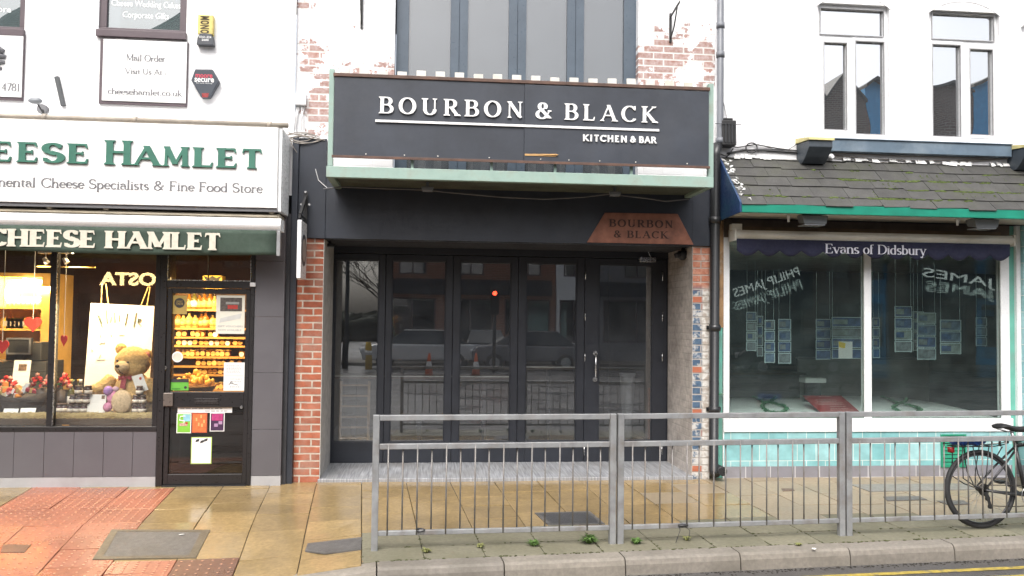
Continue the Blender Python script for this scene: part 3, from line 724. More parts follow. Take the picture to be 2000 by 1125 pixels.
MB().box(xp2+.004, xp3, 0, .9, -.02, zf_b-.002).build('brick_pier', BLUEB, rest)
RETW = brick('pale worn return brick', (.55, .5, .46), (.48, .44, .4), (.5, .46, .42), axis='y', ms=.008, bstr=.8, stain=(.16, .13, .12), samt=.6, ssc=2.2)
MB().box(xp2, xp2+.0039, .0, 1.02, -.02, zf_b-.003).build('return_wall', RETW, rest)
DY = .95
zc = P(1000, 492, DY).z
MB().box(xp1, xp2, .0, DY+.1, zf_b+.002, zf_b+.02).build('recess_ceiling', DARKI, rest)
# ribbed step
m, nt = new_mat('ribbed grey step'); co = objco(nt); sx = N(nt, 'SeparateXYZ', Vector=co)
w1 = noise(nt, N(nt, 'CombineXYZ', X=ma(nt, 'MULTIPLY', sx.outputs['X'], 60.0), Y=ma(nt, 'MULTIPLY', sx.outputs['Y'], 2.5), Z=0.0).outputs[0], 1.0, 3)
c = mixc(nt, mr(nt, w1, .35, .65, 0, 1), (.17, .175, .19), (.42, .43, .45)); c = mixc(nt, mr(nt, noise(nt, co, 2, 6), .45, .7, 0, .6), c, (.2, .19, .18))
bsdf(nt, c, .45, 0, w1, .4, .006)
MB().box(xp1-.02, xp2+.01, -.015, 1.1, -.03, .035).build('step', m, rest, bevel=.006)
sz1 = .037
# five folding leaves
leaf = [(634, 751, 652, 738), (751, 883, 763, 869), (883, 1011, 897, 997), (1011, 1141, 1026, 1126), (1141, 1303, 1169, 1274)]
zt = P(1000, 513, DY).z; zb = P(1000, 862, DY).z; zhead = zf_b
hd = MB(); hd.box(xp1, xp2, DY-.02, DY+.07, zt+.075, zhead+.002); hd.box(xp1, P(634, 700, DY).x, DY-.02, DY+.07, sz1, zt+.075); hd.box(P(1303, 700, DY).x, xp2-.001, DY-.02, DY+.07, sz1, zt+.075)
hd.build('door_surround', BLACKG, rest, bevel=.004)
labs = ['narrow first leaf at the brick pier', None, None, None, 'wide entrance leaf with steel pull handle']
for i, (a, b, c_, d_) in enumerate(leaf):
    X0, X1 = P(a, 700, DY).x+.0025, P(b, 700, DY).x-.0025; g0, g1 = P(c_, 700, DY).x, P(d_, 700, DY).x
    f = MB(); zt2 = zt+.07
    f.box(X0, g0, DY, DY+.055, sz1, zt2); f.box(g1, X1, DY, DY+.055, sz1, zt2); f.box(g0, g1, DY, DY+.055, sz1, zb); f.box(g0, g1, DY, DY+.055, zt, zt2)
    for q, w in (((g0, g0+.012, zb, zt), 0), ((g1-.012, g1, zb, zt), 0), ((g0+.012, g1-.012, zb, zb+.012), 0), ((g0+.012, g1-.012, zt-.012, zt), 0)):
        f.box(q[0], q[1], DY+.008, DY+.047, q[2], q[3])
    do = f.build('folding_door', BLACKG, rest, bevel=.003); 
    if labs[i]: do['label'] = labs[i]
    MB().box(g0+.001, g1-.001, DY+.024, DY+.030, zb+.001, zt-.001).build('pane', GLASSD, do)
    if i in (3, 4):
        xh = P(1142 if i == 3 else 1293, 700, DY).x
        for py in (537, 617, 697, 880):
            zz = P(1142, py, DY).z; hb = MB(); hb.lathe((xh, DY-.012, zz), [(.006, -.055), (.006, .055)], 8); hb.build('hinge', STEEL, do)
    if i == 4:
        xh = P(1162, 715, DY).x; za, zb_ = P(1162, 741, DY).z, P(1162, 690, DY).z
        h = MB(); h.tube([(xh, DY-.002, za), (xh, DY-.05, za), (xh, DY-.05, zb_), (xh, DY-.002, zb_)], .011, 8)
        for zz in (za, zb_): h.lathe((xh, DY, zz), [(.028, -.012), (.028, -.001)], 14, axis='y')
        h.build('pull_handle', STEEL, do)
        X0_, X1_, Z0_, Z1_ = RC(1249, 502, 1281, 512, DY-.05)
        h = MB().box(X0_, X1_, DY-.055, DY-.001, Z0_, Z1_); h.beam((X1_-.06, DY-.03, Z1_), (X1_-.09, DY-.03, Z1_+.07), .018, .01); h.build('door_closer', STEEL, do, bevel=.004)
# interior seen dimly through the doors
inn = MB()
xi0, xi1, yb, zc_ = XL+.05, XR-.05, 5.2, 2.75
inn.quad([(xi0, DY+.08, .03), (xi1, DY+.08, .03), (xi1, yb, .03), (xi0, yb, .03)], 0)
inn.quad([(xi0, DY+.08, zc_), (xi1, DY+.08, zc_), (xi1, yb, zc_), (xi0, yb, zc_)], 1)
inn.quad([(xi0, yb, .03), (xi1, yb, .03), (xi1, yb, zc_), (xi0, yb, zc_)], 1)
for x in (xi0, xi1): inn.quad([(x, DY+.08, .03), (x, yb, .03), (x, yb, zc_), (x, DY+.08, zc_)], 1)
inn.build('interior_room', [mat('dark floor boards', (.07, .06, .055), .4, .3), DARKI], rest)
lt = thing('window_counter', 'dark bar counter with pale front edge behind the folding doors', 'counter', (0, 1.6, .03))
X0, X1 = P(640, 733, 1.5).x, P(995, 733, 1.5).x; zz = P(820, 734, 1.5).z
MB().box(X0, X1, 1.5, 1.9, zz-.04, zz).build('counter_top', DARKW, lt, bevel=.004)
MB().box(X0, X1, 1.494, 1.499, zz-.012, zz-.001).build('edge_strip', OFFWH, lt)
for x in (X0+.3, (X0+X1)/2, X1-.3): MB().box(x-.03, x+.03, 1.67, 1.73, .031, zz-.041).build('leg', BLACKG, lt)
t = thing('side_table', 'low dark table with pale edge inside behind the fourth folding door', 'table', (P(1075, 716, 1.5).x, 1.7, .03))
X0, X1 = P(1028, 716, 1.5).x, P(1123, 716, 1.5).x; zz = P(1075, 716, 1.5).z
MB().box(X0, X1, 1.5, 1.85, zz-.03, zz).build('table_top', DARKW, t, bevel=.004); MB().box(X0, X1, 1.494, 1.499, zz-.01, zz-.001).build('edge_strip', OFFWH, t)
MB().lathe(((X0+X1)/2, 1.68, .031), [(.2, 0), (.2, .02), (.03, .04), (.03, zz-.065)], 14).build('pedestal', BLACKG, t)
t = thing('step_ladder', 'narrow wooden ladder rack inside behind the first folding door', 'ladder', (P(692, 860, 1.35).x, 1.35, .03))
X0, X1, Z0, Z1 = RC(662, 745, 722, 868, 1.35); PALEW = mat('pale ladder wood', (.3, .2, .12), .6, .2, 10)
for x in (X0, X1-.03): MB().beam((x+.015, 1.35, .032), (x+.015, 1.42, Z1), .03, .05, up=(0, 1, 0)).build('side_rail', PALEW, t)
for k in range(6):
    z = Z0+(k+.6)*(Z1-Z0)/6; y = 1.35+.07*(z-.03)/(Z1-.03)
    MB().box(X0+.031, X1-.031, y-.02, y+.02, z-.01, z+.01).build('rung', PALEW, t)
t = MB().beam((P(1268, 862, 1.5).x, 1.5, .04), (P(1273, 760, 1.5).x, 1.62, P(1273, 758, 1.62).z), .03, .03).build('wooden_pole', mat('red brown pole', (.2, .06, .03), .5, .2)); tag(t, 'red brown pole leaning inside behind the entrance door', 'pole')
t = thing('floor_lamp', 'pale tapered pillar standing inside behind the entrance door', 'pillar', (P(1225, 860, 1.7).x, 1.7, .03))
MB().lathe((P(1225, 860, 1.7).x, 1.7, .031), [(.075, 0), (.06, .3), (.1, .95), (.11, 1.0)], 12).build('shaft', mat('grey pillar', (.25, .25, .25), .6, .2), t)
t.name = 'tapered_pillar'

# first floor window
uwt = MB(); Yw = .16
xs = [P(p, 150, Yw).x for p in (773, 797, 879, 913, 993, 1027, 1107, 1140, 1218, 1246)]; z0, z1 = wz0-.2, uw[3]
f = MB()
for k in range(0, 10, 2):
    if k in (0, 8): f.box(xs[k], xs[k+1], Yw, Yw+.07, z0, z1)
    else:
        xm_ = (xs[k]+xs[k+1])/2; f.box(xs[k], xm_-.002, Yw, Yw+.07, z0, z1); f.box(xm_+.002, xs[k+1], Yw, Yw+.07, z0, z1); f.box(xm_-.0018, xm_+.0018, Yw+.01, Yw+.06, z0, z1)
f.box(xs[0], xs[9], Yw+.001, Yw+.069, z0-.08, z0); f.box(xs[0], xs[9], Yw+.001, Yw+.069, z1-.08, z1-.001)
wf = f.build('window', ANTH, rest, bevel=.004)
for k in range(1, 9, 2):
    MB().box(xs[k]+.001, xs[k+1]-.001, Yw+.03, Yw+.036, z0+.001, z1-.085).build('pane', GLASSU, wf)
MB().quad([(xs[0], .9, z0), (xs[9], .9, z0), (xs[9], .9, z1), (xs[0], .9, z1)]).build('dim_room_sheet', mat('dim upstairs room', (.1, .11, .12), .8, .1), wf)  # dark sheet standing in for the dimness of the room behind
MB().box(XL+.3, XR-.3, .3, 6, 2.8, 2.86).build('floor_slab', DARKI, rest)
MB().box(XL, XR, .06, 8, TOPZ, TOPZ+.15).build('roof', mat('flat roof felt', (.1, .1, .1), .8), rest)

# balcony of sea green steel
BY = -.78
bt0, bb0 = P(1015, 334.5, BY), P(1015, 356, BY)
xb0, xb1 = P(637, 335, BY).x, P(1394, 354, BY).x
bal = MB(); bal.box(xb0, xb1, BY, BY+.07, bb0.z, bt0.z); bal.box(xb0, xb0+.07, BY+.071, -.032, bb0.z, bt0.z); bal.box(xb1-.07, xb1, BY+.071, -.032, bb0.z, bt0.z)
bo = bal.build('balcony', SEAGR, rest, bevel=.005)
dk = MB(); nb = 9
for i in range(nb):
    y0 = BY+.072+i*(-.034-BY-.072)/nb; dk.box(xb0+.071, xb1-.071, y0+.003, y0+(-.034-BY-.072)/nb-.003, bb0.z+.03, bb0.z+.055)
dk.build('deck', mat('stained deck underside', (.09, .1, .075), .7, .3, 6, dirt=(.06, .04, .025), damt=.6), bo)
ztl, ztr = P(646, 134, BY).z, P(1389, 163, BY).z
for x0, x1, zt_ in ((641, 651, ztl), (1384, 1394, ztr)):
    MB().box(P(x0, 250, BY).x, P(x1, 250, BY).x, BY+.002, BY+.06, bt0.z, zt_).build('post', SEAGR, bo, bevel=.003)
zbb = P(1015, 317, BY).z
for px in (805, 960, 1084, 1233):
    x = P(px, 325, BY+.03).x; MB().box(x-.013, x+.013, BY+.02, BY+.046, bt0.z, zbb+.1).build('baluster', SEAGR, bo)
# painted sign on the balcony front
sg = thing('balcony_sign', 'long charcoal sign board with white serif lettering on the green balcony', 'sign', (P(1018, 240, BY).x, BY-.02, zbb))
sx0, sx1 = P(652, 235, BY-.02).x, P(1384, 245, BY-.02).x; sz0, sz1_ = zbb, P(1018, 161, BY-.02).z
xm_ = P(1024, 240, BY-.02).x
MB().box(sx0, xm_-.001, BY-.022, BY-.004, sz0, sz1_-.012).build('board', BOARD, sg, bevel=.002)
MB().box(xm_+.001, sx1, BY-.029, BY-.004, sz0-.004, sz1_-.02).build('board', BOARD, sg, bevel=.002)
MB().box(sx0-.012, sx1+.012, BY-.035, BY+.03, sz1_-.012, sz1_+.022).build('top_rail', RUSTW, sg, bevel=.004)
MB().box(sx0-.012, sx1+.012, BY-.036, BY-.0295, sz0-.014, sz0+.012).build('bottom_rail', RUSTW, sg, bevel=.002)
tn = MB(); x0 = P(1024, 303, BY).x; tn.prism([(x0, BY-.034, P(1024, 305, BY).z), (x0, BY-.034, P(1024, 301.5, BY).z), (x0+.31, BY-.034, P(1085, 302, BY).z), (x0+.33, BY-.05, P(1088, 304, BY).z), (x0+.3, BY-.034, P(1080, 307, BY).z)], (0, .004, 0)); tn.build('split_edge', mat('bare plywood', (.5, .3, .12), .7, .2, 15), sg)
sc_ = MB()
for px in (715, 790, 855, 955, 1055, 1110, 1170, 1240, 1340):
    x = P(px, 308, BY).x; sc_.lathe((x, BY-.036, sz0+.03), [(.006, -.002), (.006, .004)], 6, axis='y')
sc_.build('screw_heads', OFFWH, sg)
YT = BY-.0295; LW = mat('white sign letters', (.82, .82, .81), .45, .03)
lt = MB(); cap = P(1015, 199, YT).z-P(1015, 231, YT).z
zb_ = P(1010, 231, YT).z
kw = dict(T=.17, t=.07, s=.075, st=.055, depth=.012)
write(lt, 'BOURBON', P(741, 210, YT).x, P(1021, 218, YT).x, zb_, cap, YT, track=.3, **kw)
write(lt, '&', P(1046, 215, YT).x, P(1079, 215, YT).x, zb_, cap, YT, **kw)
write(lt, 'BLACK', P(1103, 220, YT).x, P(1281, 225, YT).x, zb_, cap, YT, track=.3, **kw)
lt.build('lettering', LW, sg)
zu = P(1010, 245.5, YT).z; MB().box(P(733, 236, YT).x, P(1287, 254, YT).x, YT-.012, YT, zu-.011, zu+.011).build('underline', LW, sg); lt = MB()
x0, x1 = P(1138, 270, YT).x, P(1281, 275, YT).x; zk = P(1210, 278.5, YT).z
write(lt, 'KITCHEN', x0, x0+(x1-x0)*.6, zk, cap*.42, YT, T=.2, sans=True, track=.16, depth=.014)
write(lt, '&', x0+(x1-x0)*.645, x0+(x1-x0)*.725, zk, cap*.42, YT, T=.2, sans=True, depth=.014)
write(lt, 'BAR', x0+(x1-x0)*.765, x1, zk, cap*.42, YT, T=.2, sans=True, track=.16, depth=.014)
lt.build('small_lettering', LW, sg)
# picket fence behind the sign
pf = thing('picket_fence', 'row of weathered white picket tops showing above the charcoal sign', 'fence', (P(1018, 240, BY+.03).x, BY+.065, zbb))
pr = random.Random(2)
for i in range(20):
    px = 560+.43*(255+86.7*(i-.0)); 
    if px > 1385: break
    x = P(px+4, 150, BY+.07).x; z1 = sz1_+.095+pr.uniform(-.012, .012)
    MB().box(x-.046, x+.046, BY+.064, BY+.085, zbb+.03, z1).build('picket', PICK, pf, bevel=.004)
for zz in (zbb+.1, sz1_-.1): MB().box(sx0, sx1, BY+.0855, BY+.12, zz-.03, zz+.03).build('rail', PICK, pf)
# copper plate sign
cp = thing('copper_sign', 'copper brown trapezoid plate with cut serif letters on the charcoal fascia', 'sign', (P(1250, 450, -.04).x, -.04, P(1250, 474, -.04).z))
pts = [P(*p, -.033) for p in ((1181, 415.5), (1323, 418), (1354, 478), (1146, 473.5))]
MB().prism([Vector((p.x, -.046, p.z)) for p in pts], (0, .012, 0)).build('plate', COPPER, cp, bevel=.002)
lt = MB(); Yc = -.0465
write(lt, 'BOURBON', P(1190, 436, Yc).x, P(1314, 438, Yc).x, P(1252, 444, Yc).z, P(1250, 430, Yc).z-P(1250, 444.5, Yc).z, Yc, track=.2, T=.17, t=.07, depth=.003)
zq = P(1250, 465, Yc).z; cq = P(1250, 451, Yc).z-P(1250, 465, Yc).z
write(lt, '&', P(1199, 458, Yc).x, P(1214, 458, Yc).x, zq, cq, Yc, T=.16, t=.07, depth=.003)
write(lt, 'BLACK', P(1225, 459, Yc).x, P(1304, 460, Yc).x, zq, cq, Yc, track=.2, T=.17, t=.07, depth=.003)
lt.build('lettering', COPDK, cp)
# projecting disc sign on its bracket
hx = P(590, 490, -.25).x
hsn = thing('hanging_sign', 'white edged projecting sign seen edge on beside the orange brick pier', 'sign', (hx, -.26, P(590, 540, -.25).z))
zt_, zb2 = P(588, 434, -.25).z, P(588, 545, -.25).z
MB().box(hx-.02, hx+.02, -.46, -.08, zb2, zt_).build('panel', UPVC, hsn, bevel=.004)
dd = MB(); dd.lathe((hx, -.27, (zt_+zb2)/2), [(.16, .0202), (.16, .023)], 28, axis='x'); dd.build('disc', BLACK, hsn)
dd = MB(); dd.lathe((hx, -.27, (zt_+zb2)/2), [(.115, .0232), (.115, .025)], 28, axis='x'); dd.build('inner_disc', mat('sign disc grey', (.4, .36, .33), .5), hsn)
br_ = MB(); za = P(596, 385, -.06).z
br_.box(hx-.02, hx+.02, -.085, -.062, zt_+.02, za+.05); br_.beam((hx, -.07, za), (hx, -.42, zt_+.05), .025, .04); br_.beam((hx, -.07, zt_+.04), (hx, -.46, zt_+.04), .025, .03)
for q in (-.15, -.4): br_.box(hx-.006, hx+.006, q-.01, q+.01, zt_, zt_+.03)
br_.build('bracket', IRON, hsn)
bb_ = MB()
for dz, dx in ((.05, 0), (-.08, .04), (-.08, -.04), (-.26, 0)): bb_.lathe((hx+dx, -.088, za+dz), [(.012, -.008), (.012, .002)], 8, axis='y')
bb_.build('bolt', STEEL, hsn)
# small lamps, camera, boxes and cables on the front
def flood(name, px, py, Y, label, w=.16, m=IRON, pitch=.5, group=None, hang=.05):
    p = P(px, py, Y); t = thing(name, label, 'floodlight', p, group)
    b = MB(); h = w*.42; y0, y1 = p.y-w*.35, p.y+w*.35
    b.hexa([(p.x-w*.42, y0, p.z-h*.4), (p.x+w*.42, y0, p.z-h*.4), (p.x+w*.3, y1, p.z-h*.2), (p.x-w*.3, y1, p.z-h*.2), (p.x-w*.5, y0, p.z+h*.3), (p.x+w*.5, y0, p.z+h*.3), (p.x+w*.4, y1, p.z+h*.5), (p.x-w*.4, y1, p.z+h*.5)])
    b.build('housing', m, t, bevel=.006)
    MB().box(p.x-w*.38, p.x+w*.38, y0+.01, y1-.03, p.z-h*.52, p.z-h*.42).build('lamp_glass', mat('lamp glass grey', (.3, .32, .35), .2), t)
    MB().box(p.x-.014, p.x+.014, p.y-.012, p.y+.012, p.z+h*.3, p.z+h*.4+hang).build('mount', m, t)
    return t
GREYF = mat('grey lamp housing', (.2, .215, .23), .4, .1)
flood('floodlight', 835, 369, -.45, 'grey floodlight under the balcony nearer the projecting sign', .13, GREYF)
flood('floodlight', 1200, 378, -.45, 'grey floodlight under the balcony above the copper plate', .13, GREYF)
flood('floodlight', 644, 479, .3, 'small dark spotlight at the top of the orange brick pier', .12, IRON)
cc = thing('security_camera', 'black security camera in the top corner beside the worn return wall', 'camera', P(1333, 497, .25))
p = P(1333, 497, .25); MB().lathe(p, [(.02, .045), (.05, .04), (.062, .0), (.05, -.04), (.02, -.06)], 16).build('dome', IRON, cc)
MB().beam(p+Vector((0, 0, .03)), (xp2-.002, p.y+.05, p.z+.1), .03, .03).build('arm', IRON, cc); MB().beam(p+Vector((-.09, -.04, -.02)), p+Vector((.02, 0, .02)), .06, .05).build('barrel', IRON, cc, bevel=.006)
jb = thing('junction_box', 'white junction box with trailing wires on the flaking brick', 'junction box', P(588, 207, .04))
X0, X1, Z0, Z1 = RC(578, 185, 599, 207, .04)
MB().box(X0, X1, -.02, .048, Z0, Z1).build('box', UPVC, jb, bevel=.006)
b = MB(); rg = random.Random(4)
for k in range(5):
    x = X0+.02+k*(X1-X0-.04)/4; b.tube([(x, .03, Z0), (x+rg.uniform(-.03, .03), .0, Z0-.12), (x+rg.uniform(-.04, .06), .02, Z0-.26), (x+rg.uniform(-.08, .08), -.03, Z0-.36)], .005, 5)
b.build('wires', CABLEW, jb)
b = MB()
for k in range(9):
    a = P(556+rg.uniform(0, 8), 262+rg.uniform(-6, 10), -.07); c_ = P(625+rg.uniform(-25, 12), 268+rg.uniform(-8, 8), -.04)
    b.tube(sag(a, c_, rg.uniform(-.05, .06)), .005, 5)
b.tube([P(565, 268, -.07), P(571, 285, -.09), P(580, 298, -.07)], .004, 5)
tag(b.build('loose_cables', mat('dusty cable', (.28, .25, .22), .7, .2)), 'tangle of dusty loose cables along the top of the charcoal corner', 'cables')
b = MB()
q = [(632, 370), (665, 366), (740, 369), (830, 372), (900, 379), (980, 386), (1063, 390), (1140, 386), (1190, 380), (1260, 388), (1300, 394), (1345, 390)]
b.tube([P(x, y-1, -.3) for x, y in q], .007, 6); tag(b.build('hanging_cable', mat('grey cable', (.16, .16, .17), .6)), 'grey cable sagging beneath the green balcony', 'cable')
b = MB(); b.tube([P(616, 330, -.035), P(622, 352, -.035), P(640, 368, -.06)], .004, 5); tag(b.build('thin_wire', CABLEW), 'thin pale wire dropping down the charcoal corner to the balcony', 'wire')
# hanging basket brackets
def bracket(px, py, ext, hgt, label):
    p = P(px, py, .05); t = thing('basket_bracket', label, 'bracket', p, 'basket brackets on the flaking brick')
    MB().box(p.x-.012, p.x+.012, .03, .049, p.z-hgt*.5, p.z+hgt*.5).build('wall_bar', IRON, t)
    a = MB(); a.beam((p.x, .04, p.z+hgt*.38), (p.x, .04-ext, p.z+hgt*.5), .014, .018); a.tube([(p.x, .035, p.z-hgt*.4), (p.x, -.1*ext/.3, p.z-hgt*.1), (p.x, .04-ext*.85, p.z+hgt*.44)], .008, 6)
    a.tube([(p.x, .04-ext, p.z+hgt*.5), (p.x, .02-ext-.02, p.z+hgt*.54), (p.x, .04-ext-.03, p.z+hgt*.46)], .006, 6); a.build('arm', IRON, t)
bracket(707, 14, .3, .46, 'black iron basket bracket nearest the white cheese shop wall')
bracket(1309, 55, .3, .32, 'black iron basket bracket beside the drain pipe')
# drain pipe between the two right hand buildings
dpn = thing('drain_pipe', 'tall drain pipe, grey above and black below, between the two shops', 'drain pipe', (P(1397, 930, -.07).x, -.07, 0))
xt = P(1407, 100, -.07).x; xb = P(1397, 600, -.07).x; zj = P(1400, 282, -.07).z
MB().tube([(xt, -.07, TOPZ), (xt, -.07, zj+.08), (xb+.03, -.07, zj)], .037, 14).build('upper_pipe', PIPEG, dpn)
MB().tube([(xb+.03, -.07, zj+.005), (xb, -.07, zj-.12), (xb-.015, -.07, .12), (xb-.01, -.12, .06)], .052, 14).build('lower_pipe', PIPEB, dpn)
for py, r in ((50, .046), (107, .046), (275, .05)):
    z = P(1405, py, -.07).z; MB().lathe((xt, -.07, z), [(r, -.03), (r, .03)], 14).build('collar', PIPEG, dpn)
for py in (430, 640, 800):
    z = P(1397, py, -.07).z; c = MB().lathe((xb-.006, -.07, z), [(.062, -.035), (.062, .035)], 14); c.box(xb-.08, xb+.08, -.025, -.012, z-.02, z+.02); c.build('collar', PIPEB, dpn)
# ------------------------------------------------------------------ the cheese shop
ORD = ['first', 'second', 'third', 'fourth', 'fifth', 'sixth', 'seventh', 'eighth', 'ninth', 'tenth', 'eleventh', 'twelfth', 'thirteenth', 'fourteenth', 'fifteenth', 'sixteenth']
GY = -.10
CXL = -9.0; CXR = XL-.001
shop = thing('food_shop_building', 'white rendered building with lit grey panelled food shop front', 'building', (-5, 0, 0))
PTO[0] = -5
REND = painted_brick('white painted render', [(*pt(250, 215), 1.6, .12, .2), (*pt(560, 225), .1, .3, .2)], 1.13, (.86, .86, .87), (.5, .46, .42))
w1 = RC(196, -200, 367, 62, 0); w2 = RC(-140, -200, 52, 55, 0)
zf0 = P(270, 400, -.52).z; zf1 = P(270, 240, -.52).z
b = MB(); holed(b, CXL, CXR, zf0+.2, TOPZ+.3, 0, .2, [w1, w2]); b.build('wall', REND, shop)
MB().box(CXL, CXR, .21, 8, TOPZ+.3, TOPZ+.45).build('roof', MATS['flat roof felt'], shop)
MB().box(CXL, CXR, .35, 6, 3.15, 3.21).build('floor_slab', DARKI, shop)
GLASSC = glass('shop upstairs glass', (.8, .84, .86), 4.5, .05, (.5, .55, .6), wob=.2, body=.65, bcol=(.05, .09, .09))
for (wx, gl, lab) in ((w1, RC(212, -190, 358, 57, .03), 'mauve window with cheese cake lettering'), (w2, RC(-125, -190, 45, 50, .03), 'mauve window cut by the photo edge')):
    f = MB(); frame_mb(f, wx[0]+.002, wx[1]-.002, wx[2], wx[3], .02, .09, gl[0]-wx[0], gl[2]-wx[2]); f.box(wx[0]-.01, wx[1]+.01, -.045, .019, wx[2]-.075, wx[2]-.003)
    f.box(gl[0], gl[1], .025, .085, gl[2]+(gl[3]-gl[2])*.72, gl[2]+(gl[3]-gl[2])*.72+.05)
    wo_ = f.build('window', MAUVE, shop, bevel=.004); wo_['label'] = lab
    MB().box(gl[0], gl[1], .05, .056, gl[2], gl[3]).build('pane', GLASSC, wo_)
    MB().quad([(wx[0], .6, wx[2]), (wx[1], .6, wx[2]), (wx[1], .6, wx[3]), (wx[0], .6, wx[3])]).build('dim_room_sheet', MATS['dim upstairs room'], wo_)  # the room's dimness as a dark sheet behind the pane
    lt = MB()
    if wx is w1:
        a = RC(218, 2, 353, 18, .05); sans(lt, 'Cheese Wedding Cakes', a[0], a[1], a[2], a[3], .0495, .002, .012)
        a = RC(240, 24, 330, 40, .05); sans(lt, 'Corporate Gifts', a[0], a[1], a[2], a[3], .0495, .002, .012)
    else:
        a = RC(-52, 11, 22, 23, .05); sans(lt, 'Fine Food Store', a[0]-.25, a[1], a[2], a[3], .0495, .002, .012)
    lt.build('window_lettering', mat('white window lettering', (.8, .84, .84), .5, .02), wo_)
# boards under the upstairs windows
def flatsign(name, rc, label, y=-.03, border=MAUVE, face=PAPER, bw=.035, cat='sign', left=True):
    t = thing(name, label, cat, ((rc[0]+rc[1])/2, y, rc[2]))
    MB().box(rc[0], rc[1], y+.002, -.001, rc[2], rc[3]).build('frame', border, t, bevel=.003)
    MB().box(rc[0]+bw, rc[1]-.008, y-.012, y+.0015, rc[2]+bw*.9, rc[3]-.004).build('panel', face, t, bevel=.002); return t
SIGNW = mat('white sign panel', (.84, .84, .83), .4, .03)
a = RC(194, 79, 366, 205, -.03); t = flatsign('mail_order_sign', a, 'white mail order sign board in a mauve frame under the upstairs window', face=SIGNW)
lt = MB()
for s, x0, x1, yb_, cp_ in (('Mail Order', 246, 323, 120, 13), ('Visit Us At :', 244, 325, 145.5, 11), ('cheesehamlet.co.uk', 210, 356, 186, 12)):
    y = -.0425; write(lt, s, P(x0, yb_, y).x, P(x1, yb_, y).x, P((x0+x1)/2, yb_, y).z, P(280, yb_-cp_, y).z-P(280, yb_, y).z, y, .003, T=.13, t=.06, s=.04, st=.035)
lt.build('lettering', GREYT, t)
a = RC(-150, 62, 46, 193, -.03); t = flatsign('phone_number_sign', a, 'white board ending in a phone number at the photo edge', face=SIGNW)
lt = MB(); y = -.0425
write(lt, '4781', P(3, 178, y).x, P(40, 178, y).x, P(20, 178, y).z, .1, y, .003, T=.13, t=.06, s=.04, st=.035); 
for (x0, y0, x1, y1, r) in ((-30, 95, 8, 102, .05), (-30, 110, 12, 112, .04), (-28, 124, 10, 122, .035), (-25, 136, 4, 134, .03)):
    lt.tube([P(x0, y0, y), P((x0+x1)/2, y0-3, y), P(x1, y1, y)], [r*1.2, r, r*.5], 6)
lt.build('lettering', GREYT, t)
# alarm boxes
t = thing('alarm_box', 'yellow upright alarm box with dark foot on the white wall', 'alarm box', P(402, 90, -.02)); a = RC(387, 30, 417, 68, -.05); a2 = RC(385, 67, 419, 89, -.05)
MB().box(a[0], a[1], -.07, -.001, a[2], a[3]).build('cover', mat('faded yellow plastic', (.62, .5, .16), .5, .3, 12, dirt=(.3, .25, .1)), t, bevel=.008)
f = MB(); f.prism([(a2[0], -.075, a2[2]), (a2[1], -.075, a2[2]), (a2[1]-.008, -.075, a2[2]+.07), (a2[1]-.03, -.075, a2[3]), (a2[0]+.03, -.075, a2[3]), (a2[0]+.008, -.075, a2[2]+.07)], (0, .073, 0)); f.build('base', mat('dark alarm plastic', (.06, .065, .075), .4), t, bevel=.006)
lt = MB(); h = (a[3]-a[2])/4.3; DKL = mat('dark brown lettering', (.06, .04, .015), .6)
for i, ch in enumerate('MONO'):
    z = a[3]-.012-(i+1)*h; cx_ = (a[0]+a[1])/2-.005
    mt = Matrix.Translation((cx_, 0, z+h/2)) @ Matrix.Rotation(R(90), 4, 'Y')
    sans(lt, ch, -h*.42, h*.42, -.045, .045, -.0705, .002, .035, M=mt)
lt.build('lettering', DKL, t)
lt = MB(); c0 = (a2[0]+a2[1])/2; sans(lt, '0161-224', c0-.06, c0+.06, a2[2]+.07, a2[2]+.092, -.0755, .0015, .01); sans(lt, '2600', c0-.035, c0+.035, a2[2]+.04, a2[2]+.062, -.0755, .0015, .01); lt.build('phone_lettering', LW, t)
t = thing('alarm_box', 'dark six sided alarm box below the yellow one', 'alarm box', P(401, 190, -.02))
px_ = ((381, 134.5), (415, 135), (428, 158.5), (409, 190.5), (393, 190.5), (373, 156.5))
q = [P(*p, -.07) for p in px_]; MB().prism([Vector((p.x, -.07, p.z)) for p in q], (0, .069, 0)).build('cover', mat('slate alarm plastic', (.045, .055, .07), .4, .1), t, bevel=.008)
q2 = [P(*p, -.072) for p in ((394, 182), (408, 182), (406, 190), (395, 190))]; MB().prism([Vector((p.x, -.0735, p.z)) for p in q2], (0, .003, 0)).build('red_lamp', mat('dull red lens', (.25, .04, .04), .3), t)
a = RC(382, 145, 415, 152, -.07); lt = MB(); sans(lt, 'moore', a[0], a[1], a[2], a[3], -.0705, .002, .015); lt.build('red_lettering', mat('pink red lettering', (.6, .06, .1), .5), t)
lt = MB(); a = RC(380, 152.5, 418, 160.5, -.07); sans(lt, 'secure', a[0], a[1], a[2], a[3], -.0705, .002, .015); a = RC(383, 161.5, 415, 164, -.07); sans(lt, 'fire and security', a[0], a[1], a[2], a[3], -.0705, .001); lt.build('lettering', LW, t)
